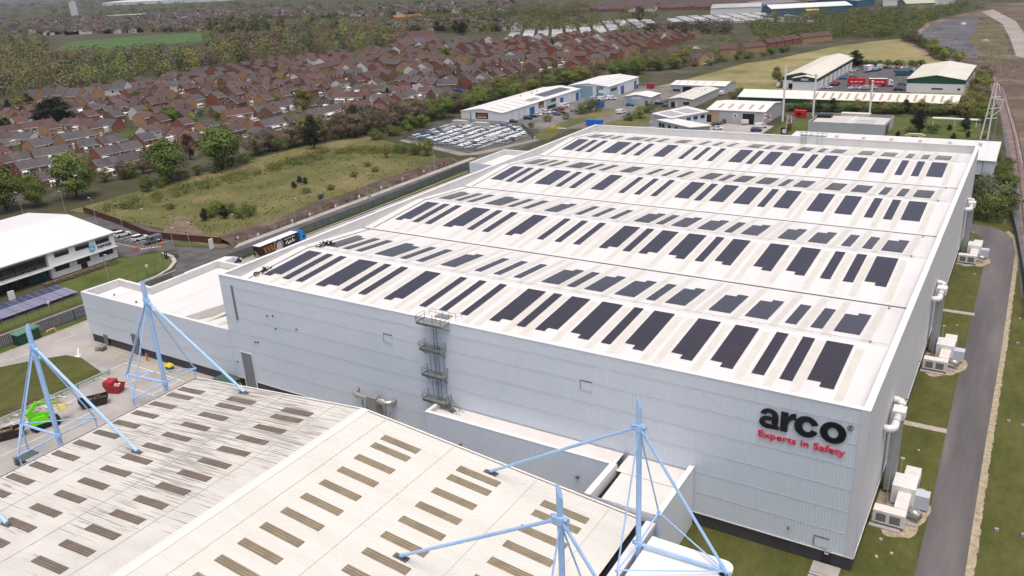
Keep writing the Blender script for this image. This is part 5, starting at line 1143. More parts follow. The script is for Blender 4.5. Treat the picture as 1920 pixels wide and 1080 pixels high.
MB().poly([(1.0*math.cos(2*PI*i/16)-.2, -1.27, 1.6+.6*math.sin(2*PI*i/16)) for i in range(16)]).build('emblem', board, t)
p = G(1220, 166); crate_box('site_cabin', 'small red shed beside the low white unit', 'cabin', p.x-1.8, p.x+1.8, p.y-1.5, p.y+1.5, 2.6, mat('cabin_red', (.36, .03, .03), rough=.6))
for px, lb in ((864, 'grey site cabin by the compound fence'), (903, 'pale site cabin nearest the gable of the long white unit')):
    p = G(px, 238 if px < 880 else 242); crate_box('site_cabin', lb, 'cabin', p.x-3.6, p.x+3.6, p.y-1.6, p.y+1.6, 2.9, mat('cabin_grey', (.40, .40, .37), rough=.6))
# masts, flags, steel truss sculpture
for px, py, h_, lb in ((1467, 228, 22.5, 'beside the grey workshop'), (1524, 219, 17.5, 'before the long green shed, the middle one'), (1629, 224, 15.5, 'rising behind the flat-roofed office')):
    t = thing('white_mast', 'slim white steel mast '+lb, 'mast', G(px, py)); MB().tube((0, 0, 0), (0, 0, h_), .42, n=10, r2=.36).build('post', paint, t); MB().tube((0, 0, h_), (0, 0, h_+.3), .5, n=10).build('cap', paint, t)
t = thing('lattice_mast', 'tall white lattice mast with curved brackets beside the railway path', 'mast', (-4.0, 256, 0))
for x in (-.7, .7): MB().tube((x*1.6, 0, 0), (x*.5+1.1, 0, 20), .3, n=8, r2=.2).build('leg', paint, t)
for z in (7.5, 11, 15): MB().tube((-1.0+z*.09, 0, z), (3.2, 0, z+.4), .14, n=6).build('bracket', paint, t)
MB().path([(.6, 0, 14.8), (4.2, 0, 14.2), (3.6, 0, 10.6), (.6, 0, 7.6)], .14, n=6).build('bow', paint, t); MB().path([(1.2, 0, 19.5), (2.2, 0, 19.4), (2.6, 0, 17)], .12, n=6).build('hook', paint, t); MB().tube((.4, 0, 9), (2.6, 0, 14.6), .1, n=6).build('brace', paint, t)
p, q = G(1747, 236), G(1832, 240)
t = thing('white_beam', 'long white steel beam lying on trestles over the lawn', 'beam', p); d = q-p
MB().tube((0, 0, 3.0), (d.x, d.y, 3.0), .45, n=10).build('beam', paint, t)
for f in (.02, .5, .97): MB().tube((d.x*f, d.y*f, 0), (d.x*f, d.y*f, 2.7), .15, n=6).build('leg', paint, t)
def flag(px, py, h_, lb, kind):
    p = G(px, py); t = thing('flagpole', lb, 'flag', p); MB().tube((0, 0, 0), (0, 0, h_), .09, n=6).build('pole', paint, t)
    b = MB(); W_, H_ = 3.2, 1.8; n = 10
    def pt(u, v, e=0): return (u*W_, .35*math.sin(u*5)-e, h_-H_+v*H_-.7*u)
    def strip_(u0, v0, u1, v1, w_, m, e):
        for i in range(n):
            a0, a1 = i/n, (i+1)/n
            for s in (-1, 1):
                A = (u0+(u1-u0)*a0, v0+(v1-v0)*a0); B = (u0+(u1-u0)*a1, v0+(v1-v0)*a1)
                dx, dy = ((v1-v0)*H_, -(u1-u0)*W_); l = math.hypot(dx, dy); dx, dy = dx/l*w_/W_, dy/l*w_/H_
                c = lambda x: min(1, max(0, x))
                q = [pt(c(A[0]-dx), c(A[1]-dy), s*e), pt(c(B[0]-dx), c(B[1]-dy), s*e), pt(c(B[0]+dx), c(B[1]+dy), s*e), pt(c(A[0]+dx), c(A[1]+dy), s*e)]
                b.poly(q, m)
    for i in range(n): b.poly([pt(i/n, 0), pt((i+1)/n, 0), pt((i+1)/n, 1), pt(i/n, 1)], 0 if kind == 'union' else 1)
    if kind == 'union':
        for q in ((0, 0, 1, 1), (0, 1, 1, 0)): strip_(*q, .20, 1, .02); strip_(*q, .08, 2, .03)
        strip_(.5, 0, .5, 1, .3, 1, .04); strip_(0, .5, 1, .5, .3, 1, .04); strip_(.5, 0, .5, 1, .17, 2, .05); strip_(0, .5, 1, .5, .17, 2, .05)
    else: strip_(.5, 0, .5, 1, .25, 2, .02); strip_(0, .5, 1, .5, .25, 2, .02)
    b.build('flag', [mat('flag_blue', (.02, .03, .20), rough=.8), paint, mat('flag_red', (.55, .02, .05), rough=.8)], t)
flag(1473, 262, 9.5, 'union flag on a white pole by the bright lawn', 'union'); flag(1430, 252, 8.2, 'white flag with red cross on a pole in the workshop forecourt', 'cross')
for px, py, lb in ((1470, 254, 'black square sign with white disc at the lawn edge'), (1480, 246, 'black cluster lamp post sculpture on the lawn edge')):
    p = G(px, py); t = thing('sign_board' if '254' in str(py) else 'sculpture', lb, 'sign' if py == 254 else 'sculpture', p)
    if py == 254:
        MB().box(-1.3, 1.3, -.1, .1, .3, 3.0).build('board', board, t); MB().poly([(.9*math.cos(2*PI*i/14), -.12, 1.7+.9*math.sin(2*PI*i/14)) for i in range(14)]).build('disc', paint, t)
    else:
        MB().box(-.7, .7, -.3, .3, 0, 2.6).build('plinth', mat('rust', (.13, .06, .03), rough=.9), t)
        b = MB()
        for i in range(7): b.box(-1.1+.3*i, -.8+.3*i, -.3+.1*(i % 3), .1+.1*(i % 3), 2.6+.4*(i % 2), 3.3+.4*(i % 3), i % 2)
        b.build('figure', [board, paint], t)
# cars of the trading estate: px, py, kind, colour, heading, place
tc_ = [(945, 231, 'car', 'white', 0, 'outside the first blue door of the long white unit'), (962, 230, 'car', 'black', 0, 'behind the white car at the first blue door'), (990, 224, 'suv', 'black', 0, 'first of the dark cars along the long white unit'), (1000, 220, 'car', 'dark_blue', 0, 'second of the dark cars along the long white unit'), (1008, 217, 'car', 'white', 0, 'at the end of the dark cars along the long white unit'),
       (1025, 213, 'suv', 'white', 0, 'nearest the dark low windows of the long white unit'), (1034, 212, 'car', 'silver', 0, 'second in the middle bay of the long white unit'), (1043, 209, 'car', 'black', 0, 'third in the middle bay of the long white unit'), (1052, 206, 'car', 'red', 0, 'the red one before the long white unit'), (1058, 201, 'van', 'white', 20, 'beside the blue container'), (1046, 216, 'car', 'grey', 0, 'in the outer bay opposite the middle blue door'), (1054, 214, 'suv', 'black', 0, 'last in the outer bay opposite the middle blue door'),
       (1077, 209, 'car', 'silver', 10, 'first in the bays below the blue container'), (1085, 206, 'car', 'white', 10, 'second in the bays below the blue container'), (1093, 204, 'car', 'silver', 10, 'third in the bays below the blue container'), (1101, 201, 'car', 'white', 10, 'fourth in the bays below the blue container'),
       (1115, 188, 'van', 'silver', 30, 'in the gap between the two white units'), (1130, 188, 'van', 'white', 10, 'before the teal gable'), (1147, 187, 'van', 'white', 10, 'by the window end of the teal unit'), (1164, 213, 'van', 'white', 60, 'driving along the estate lane'), (1182, 199, 'car', 'blue', 0, 'beside the small white low-roofed unit'),
       (1236, 196, 'car', 'black', 20, 'first beside the narrow pale unit'), (1228, 193, 'car', 'white', 20, 'second beside the narrow pale unit'), (1250, 200, 'car', 'blue', 20, 'third beside the narrow pale unit'), (1354, 178, 'van', 'white', 80, 'at the end wall of the back grey unit'),
       (1340, 236, 'car', 'black', 70, 'first in the workshop forecourt'), (1352, 233, 'car', 'grey', 70, 'second in the workshop forecourt'), (1362, 230, 'suv', 'black', 70, 'third in the workshop forecourt'), (1345, 243, 'car', 'white', 10, 'nearest the parapet in the workshop forecourt'), (1400, 233, 'van', 'white', 62, 'coming out of the black workshop doorway'), (1426, 240, 'van', 'white', 40, 'the small one beside the cross flag'), (1418, 247, 'suv', 'dark_blue', 10, 'at the lawn corner of the workshop forecourt'),
       (1463, 163, 'van', 'white', 70, 'at the gable of the nearer green-trimmed unit'), (1488, 163, 'suv', 'black', 70, 'dark in the gable doorway of the nearer green-trimmed unit'), (1552, 166, 'suv', 'white', 5, 'nearest the porch in the tarmac yard'), (1565, 161, 'car', 'black', 5, 'beside the white car nearest the porch'), (1568, 157, 'car', 'red', 5, 'the red one along the roller doors'), (1580, 149, 'suv', 'blue', 20, 'the blue one along the roller doors'), (1592, 142, 'suv', 'silver', 20, 'pale along the roller doors'), (1600, 146, 'car', 'grey', 10, 'standing out from the roller doors'),
       (1597, 135, 'car', 'white', 20, 'white along the far roller doors'), (1606, 132, 'car', 'silver', 20, 'silver along the far roller doors'), (1611, 131, 'car', 'grey', 20, 'last along the far roller doors'), (1653, 128, 'car', 'white', 80, 'first along the far hedge'), (1661, 128, 'car', 'black', 80, 'second along the far hedge'), (1669, 128, 'car', 'grey', 80, 'third along the far hedge'), (1676, 128.5, 'car', 'silver', 80, 'fourth along the far hedge'), (1684, 128.5, 'car', 'red', 80, 'fifth along the far hedge'), (1692, 129, 'car', 'white', 80, 'sixth along the far hedge'), (1701, 129, 'car', 'silver', 80, 'seventh along the far hedge'),
       (1683, 135, 'car', 'black', 60, 'alone below the far hedge row'), (1686, 141, 'car', 'white', 60, 'alone in the middle of the tarmac yard'), (1702, 142, 'van', 'dark_blue', 10, 'nearest the railway-side unit'), (1704, 150, 'suv', 'silver', 10, 'second by the railway-side unit'), (1692, 160, 'suv', 'grey', 5, 'third by the railway-side unit'), (1684, 170, 'suv', 'black', 5, 'at the bottom of the tarmac yard'), (1716, 134, 'car', 'white', 10, 'white by the far end of the railway-side unit'),
       (1598, 167, 'car', 'white', 60, 'first below the red lorry'), (1607, 167, 'car', 'silver', 60, 'second below the red lorry'), (1616, 167, 'car', 'white', 60, 'third below the red lorry'), (1626, 168, 'van', 'silver', 60, 'fourth below the red lorry'), (1639, 166, 'car', 'white', 60, 'fifth below the red lorry'), (1646, 158, 'van', 'white', 0, 'behind the red lorry')]
for px, py, k, c_, hd, pl in tc_:
    p = G(px, py); small_car(k, c_, (p.x, p.y, .08), rad(hd), '%s %s %s' % (c_.replace('_', ' '), 'van' if k == 'van' else 'car', pl if len(pl.split()) > 2 else pl), 'cars of the trading estate')
rl = mat('lorry_red', (.50, .015, .03), rough=.4)
for i, (px, py, lb) in enumerate(((1636, 162, 'red curtain-sided lorry with white cab in the tarmac yard'),)):
    p = G(px, py); t = thing('red_lorry', lb, 'lorry', (p.x, p.y, .08), rad(6))
    for s, n_ in ((-11.2, 'trailer'), (-1.0, 'box')):
        bx = MB().box(s-1, s+7.6, -1.25, 1.25, 1.0, 3.9).build(n_, rl, t); MB().box(s-1.05, s+7.65, -1.28, 1.28, 3.9, 3.98).build(n_+'_roof', paint if s > -2 else rl, bx)
        for j in range(3): MB().box(s+.4+j*2.1, s+2.0+j*2.1, -1.29, -1.255, 2.2, 2.6).build('print_bar', paint, bx)
        for x in (s+.5, s+6): MB().tube((x, -1.2, .5), (x, 1.2, .5), .5, n=10).build('axle', tyre, t)
    lorry_cab(t, 7.4, CP['white'])
for px, py, c_, lb, hd in ((1628, 135, paint, 'white box lorry with open pale back at the far side of the tarmac yard', 80), (1644, 133, mat('lorry_grey', (.25, .3, .35), rough=.5), 'grey flatbed lorry beside the white box lorry', 80)):
    p = G(px, py); t = thing('box_lorry', lb, 'lorry', (p.x, p.y, .08), rad(hd)); MB().box(-4, 2.5, -1.2, 1.2, .9, 3.8 if c_ is paint else 2.0).build('box', c_, t); MB().box(-4.06, -4.0, -1.1, 1.1, 1.0, 3.7 if c_ is paint else 1.9).build('rear_door', mat('lilac_panel', (.38, .38, .55), rough=.5), t); lorry_cab(t, 3.1, CP['white'])
p = G(1698, 145); t = thing('box_lorry', 'dark teal van body lorry parked by the railway-side unit', 'lorry', (p.x-3, p.y+6, .08), rad(5)); MB().box(-3.2, 3.2, -1.1, 1.1, .6, 2.8).build('box', mat('teal_dark', (.03, .12, .16), rough=.5), t); lorry_cab(t, 3.6, mat('teal_dark', (0, 0, 0)))

# the fenced car compound
CMP = [(-216.5, 190.5), (-216.5, 230), (-180, 227.5), (-162.5, 207.5), (-173, 175.5)]
def inside(P, x, y):
    k = False; n = len(P)
    for i in range(n):
        (x0, y0), (x1, y1) = P[i], P[(i+1) % n]
        if (y0 > y) != (y1 > y) and x < (x1-x0)*(y-y0)/(y1-y0)+x0: k = not k
    return k
post_fence('mesh_fence', 'grey-green mesh fence enclosing the car compound', CMP+CMP[:1], 2.4, 3, mat('grey_green_mesh', (.06, .08, .085)), mat('compound_mesh', (.12, .15, .15), rough=.6), .04)
rows = [-214.0, -207.0, -202.5, -196.0, -191.5, -185.0, -180.5, -174.3, -169.8]
pal = ['white']*20+['silver', 'blue', 'black', 'grey', 'white', 'white']
for r, x in enumerate(rows):
    y = 172; k = 0
    while y < 231:
        if inside(CMP, x-2.4, y-1.2) and inside(CMP, x+2.4, y-1.2) and inside(CMP, x-2.4, y+1.2) and inside(CMP, x+2.4, y+1.2) and not (x < -195 and y > 224 and x > -205):
            if RND.random() < .97:
                k += 1; kind = RND.choice(['car', 'car', 'suv', 'suv', 'van' if r in (1, 6) else 'suv']); c_ = RND.choice(pal)
                small_car(kind, c_, (x+RND.uniform(-.2, .2), y, .06), rad((0 if r % 2 else 180)+RND.uniform(-3, 3)), '%s %s %s from the near end of the %s compound row' % (c_, 'van' if kind == 'van' else 'car', nth(k), nth(r+1)), 'cars in the fenced compound')
        y += 2.36
k = 0
for i in range(17):
    f = i/16; x, y = -213+f*36.5, 187.3-f*11.6+2.3
    if inside(CMP, x, y-1.5) and i % 8 != 5:
        k += 1; c_ = RND.choice(pal); small_car('car', c_, (x, y-.6, .06), rad(90+RND.uniform(-5, 5)), '%s car %s along the compound edge facing the field' % (c_, nth(k)), 'cars in the fenced compound')
p = G(1040, 242); tag(MB().box(p.x-1.6, p.x+.6, p.y-1, p.y+1, 0, .9).box(p.x-.4, p.x+.4, p.y-.8, p.y+.8, .9, 1.7).build('digger', mat('digger_yellow', (.62, .40, .03), rough=.5)), 'small yellow digger on the scrub behind the car compound', 'digger')
p = G(1052, 243); tag(MB().tube((p.x-2, p.y, .4), (p.x+2, p.y+.6, .4), .35, n=8).tube((p.x-1, p.y, .4), (p.x-1, p.y, 2.2), .1, n=6).build('boat_trailer', mat('trailer_grey', (.5, .52, .55), rough=.5)), 'grey trailer beside the small yellow digger', 'trailer')
# railway
RL_ = [G(*p) for p in [(1856, 148), (1872, 165), (1886, 190), (1896, 220), (1905, 255), (1913, 300), (1920, 360), (1928, 440)]]
for s, lb in ((-.75, 'rusty rail of the old railway on the path side'), (.75, 'rusty rail of the old railway on the rubble side')):
    b = MB(); P = [Vector((p.x+s, p.y, .2)) for p in RL_]; b.path(P, .09, n=5); tag(b.build('railway_rail', mat('rail_rust', (.10, .06, .045), rough=.7)), lb, 'rail')
post_fence('rail_fence', 'white-topped post and rail fence between cinder path and railway', [tuple(G(*p))[:2] for p in [(1878, 168), (1884, 185), (1893, 225), (1906, 268), (1917, 320)]], 1.5, 6, paint, None, .06, top=False)
post_fence('mesh_fence', 'dark green fence at the bend of the service track by the photo edge', [tuple(G(*p))[:2] for p in [(1892, 398), (1904, 450), (1916, 520), (1924, 600)]], 2.2, 3, gfence, mat('grey_green_mesh', (0, 0, 0)), .05)
for px, py, h_, lb in ((1905, 425, 9, 'thin grey pole at the bend of the service track'), (1913, 300, 6, 'leaning white pole in the scrub beside the cinder path'), (1862, 262, 7, 'slim pole standing beside the white lattice mast')):
    tag(MB().tube(tuple(G(px, py)), tuple(G(px, py)+Vector((.2, 0, h_))), .1, n=6).build('utility_pole', postm), lb, 'pole')
# rubble
b = MB(); ms = [mat('rubble_pale', (.45, .42, .38), rough=1), mat('rubble_dark', (.06, .05, .045), rough=1), mat('rubble_brick', (.25, .13, .09), rough=1)]
RB = pxs([(1725, 62), (1760, 40), (1850, 22), (1905, 60), (1910, 150), (1880, 165), (1850, 120), (1760, 95)])
n = 0
while n < 900:
    px, py = RND.uniform(1725, 1918), RND.uniform(18, 165); p = G(px, py)
    if not inside(RB, p.x, p.y): continue
    n += 1; s = RND.uniform(.15, .55)*(2.2 if RND.random() < .04 else 1); a = RND.uniform(0, PI); c_, d_ = math.cos(a)*s, math.sin(a)*s*RND.uniform(.3, 1); h_ = RND.uniform(.05, .35)
    b.prism([(p.x-c_, p.y-d_), (p.x+d_, p.y-c_*.5), (p.x+c_, p.y+d_), (p.x-d_, p.y+c_*.5)], 0, h_, RND.choice([0, 1, 1, 1, 2, 2]))
o = b.build('rubble', ms); tag(o, 'scattered rubble and rubbish on the derelict ground', 'rubble', None, 'stuff')
for px, py, s, lb in ((1806, 46, 3.2, 'big white bag of rubbish on the dark tarmac'), (1847, 78, 3.0, 'pale grey sheet pile in the middle of the rubble')):
    p = G(px, py); b = MB(); v = [(p.x+s*math.cos(i*.9)*RND.uniform(.7, 1), p.y+s*math.sin(i*.9)*RND.uniform(.7, 1)) for i in range(7)]; b.prism(v, 0, 1.1).prism([(p.x+(q[0]-p.x)*.5, p.y+(q[1]-p.y)*.5) for q in v], 1.1, 1.7); tag(b.build('rubbish_pile', paint if s > 3.1 else mat('pile_grey', (.42, .43, .46), rough=.8)), lb, 'rubbish')
b = MB()
for i in range(420):
    x, y = RND.uniform(-176, -168.5), RND.uniform(57, 162); s = RND.uniform(.12, .42); z = .9-abs(x+172)*.18
    b.prism([(x+s*math.cos(j*1.3)*RND.uniform(.6, 1), y+s*math.sin(j*1.3)) for j in range(5)], max(0, z-.2), max(.1, z+s*.7), RND.choice([0, 1, 1, 2]))
o = b.build('bank_rubble', [mat('clod_pale', (.26, .21, .17), rough=1), mat('clod_dark', (.055, .04, .032), rough=1), mat('clod_mid', (.13, .095, .075), rough=1)]); tag(o, 'clods and stones on the earth bank', 'rubble', None, 'stuff')

# ------------------------------------------------------------------ housing estate
WALLS = dict(red=mat('red_brick', (.215, .083, .058), (.27, .11, .078), scale=1.5, rough=.9, hv=.12), buff=mat('buff_brick', (.33, .20, .115), (.39, .245, .145), scale=1.5, rough=.9, hv=.12),
             brown=mat('brown_brick', (.155, .088, .064), (.20, .118, .086), scale=1.5, rough=.9, hv=.12), white=mat('white_render', (.60, .59, .57), (.66, .65, .63), scale=1, rough=.8))
ROOFS = dict(grey=mat('grey_tiles', (.066, .060, .064), (.105, .096, .098), scale=.9, rough=.85, hv=.18, detail=8), brown=mat('brown_tiles', (.068, .049, .046), (.103, .076, .071), scale=.9, rough=.85, hv=.18, detail=8),
             maroon=mat('maroon_tiles', (.085, .051, .047), (.118, .072, .066), scale=.9, rough=.85, hv=.15, detail=8))
frame = mat('white_frame', (.70, .70, .69), rough=.5)
wing = mat('window_pane', (.05, .055, .065), rough=.15, spec=.6)
HM = {}
def house_meshes(kind):
    if kind in HM: return HM[kind]
    w, d, he, hr = dict(bungalow=(6.5, 8.2, 2.7, 5.2), house=(7.0, 9.2, 4.3, 6.9), gabled=(7.6, 9.4, 4.3, 7.0), villa=(10, 11, 6.4, 10.6))[kind]
    a, c = w/2, d/2
    b = MB(); walls(b, -a, a, -c, c, 0, he)
    ov = .35
    if kind == 'gabled':   # ridge runs front to back
        for y, s in ((-c, 1), (c, -1)):
            p = [(-a, y, he), (a, y, he), (0, y, hr)]; b.poly(p if s > 0 else p[::-1])
        k = (hr-he)/a; u = a+ov; z = hr-k*u
        r = MB().prof([(-u, z), (0, hr), (0, hr+.14), (-u, z+.14)], 'y', -c-ov, c+ov).prof([(0, hr), (u, z), (u, z+.14), (0, hr+.14)], 'y', -c-ov, c+ov)
        g = MB().prof([(-u, z+.02), (0, hr+.02), (0, hr+.17), (-u, z+.17)], 'y', -c-ov-.06, -c-ov-.005).prof([(0, hr+.02), (u, z+.02), (u, z+.17), (0, hr+.17)], 'y', -c-ov-.06, -c-ov-.005)
    else:
        for x, s in ((-a, -1), (a, 1)):
            p = [(x, -c, he), (x, c, he), (x, 0, hr)]; b.poly(p if s > 0 else p[::-1])
        k = (hr-he)/c; u = c+ov; z = hr-k*u
        r = MB().prof([(-u, z), (0, hr), (0, hr+.14), (-u, z+.14)], 'x', -a-.08, a+.08).prof([(0, hr), (u, z), (u, z+.14), (0, hr+.14)], 'x', -a-.08, a+.08)
        g = MB().box(-a-.08, a+.08, -u-.06, -u-.005, z-.05, z+.16)
    def win(x, z0, wd, ht): return (MB().box(x-wd/2, x+wd/2, -c-.06, -c-.005, z0, z0+ht), MB().box(x-wd/2+.12, x+wd/2-.12, -c-.085, -c-.061, z0+.12, z0+ht-.12))
    if kind == 'bungalow': W_ = [win(-1.9, .9, 1.7, 1.25), win(.2, 1.0, .9, 1.1)]; dx = 1.9
    elif kind == 'house': W_ = [win(-1.9, .9, 1.9, 1.3), win(-1.9, 3.25, 1.7, 1.2), win(1.7, 3.25, 1.3, 1.2)]; dx = 1.6
    elif kind == 'gabled': W_ = [win(-1.9, .9, 2.0, 1.3), win(-1.7, 3.2, 1.6, 1.2), win(1.7, 3.2, 1.6, 1.2)]; dx = 1.7
    else: W_ = [win(-2.8, 1, 2.2, 1.8), win(-2.8, 4.1, 1.8, 1.6), win(2.6, 4.1, 1.8, 1.6)]; dx = 2.4
    door = MB().box(dx-.5, dx+.5, -c-.07, -c-.005, .05, 2.1)
    ch = MB().box(a-1.2, a-.5, -.35, .35, hr-.9, hr+.9).tube((a-.85, 0, hr+.9), (a-.85, 0, hr+1.25), .13, n=6)
    HM[kind] = dict(wall=b, roof=r, trim=g.mesh('fascia', frame), win=[(p.mesh('window', frame), q.mesh('pane', wing)) for p, q in W_], door=door.mesh('door', frame), ch=ch.mesh('chimney', WALLS['red']), w=w, d=d, cache={})
    return HM[kind]
def hmesh(h, part, key):
    if (part, key) not in h['cache']: h['cache'][part, key] = h[part].mesh(part, (WALLS if part == 'wall' else ROOFS)[key])
    return h['cache'][part, key]
CONS = []
for i, (cx, wd, dp, hh) in enumerate(((1.6, 2.6, 2.4, 2.2), (-1.4, 3.4, 2.0, 2.1), (.5, 2.2, 3.0, 2.4))):
    b = MB().hexa([(cx-wd/2, -4.6-dp, 0), (cx+wd/2, -4.6-dp, 0), (cx+wd/2, -4.75, 0), (cx-wd/2, -4.75, 0), (cx-wd/2, -4.6-dp, hh-.3), (cx+wd/2, -4.6-dp, hh-.3), (cx+wd/2, -4.75, hh), (cx-wd/2, -4.75, hh)])
    for k in range(2): b.box(cx-wd/2+.2+k*wd/2, cx-.2+k*wd/2, -4.6-dp-.04, -4.6-dp-.005, .8, hh-.5, 1)
    CONS.append(b.mesh('conservatory', [frame, wing]))
HOUSES = []   # (x, y, rz, kind, roof, wall, sx, where)
WNAME = dict(red='red brick', buff='buff brick', brown='brown brick', white='white rendered'); RNAME = dict(grey='grey', brown='brown', maroon='maroon')
KNAME = dict(bungalow='bungalow', house='house', gabled='gabled house', villa='villa')
def terrace(x0, y0, x1, y1, n, kind, roof, wall, where):
    p, q = G(x0, y0), G(x1, y1); d = q-p; L_ = d.length; d.normalize(); nr = Vector((d.y, -d.x, 0))
    if nr.dot(CAM-p) < 0: nr = -nr; d = -d; p, q = q, p
    h = house_meshes(kind); sx = L_/n/h['w']
    if sx > 1.35: sx = 1.35
    rz = math.atan2(nr.y, nr.x)+PI/2
    for i in range(n):
        c = p.lerp(q, (i+.5)/n)-nr*(h['d']/2)
        HOUSES.append((c.x, c.y, rz, kind, roof, wall, sx, '%s along %s' % (nth(i+1), where)))
B_ = 'bungalow'
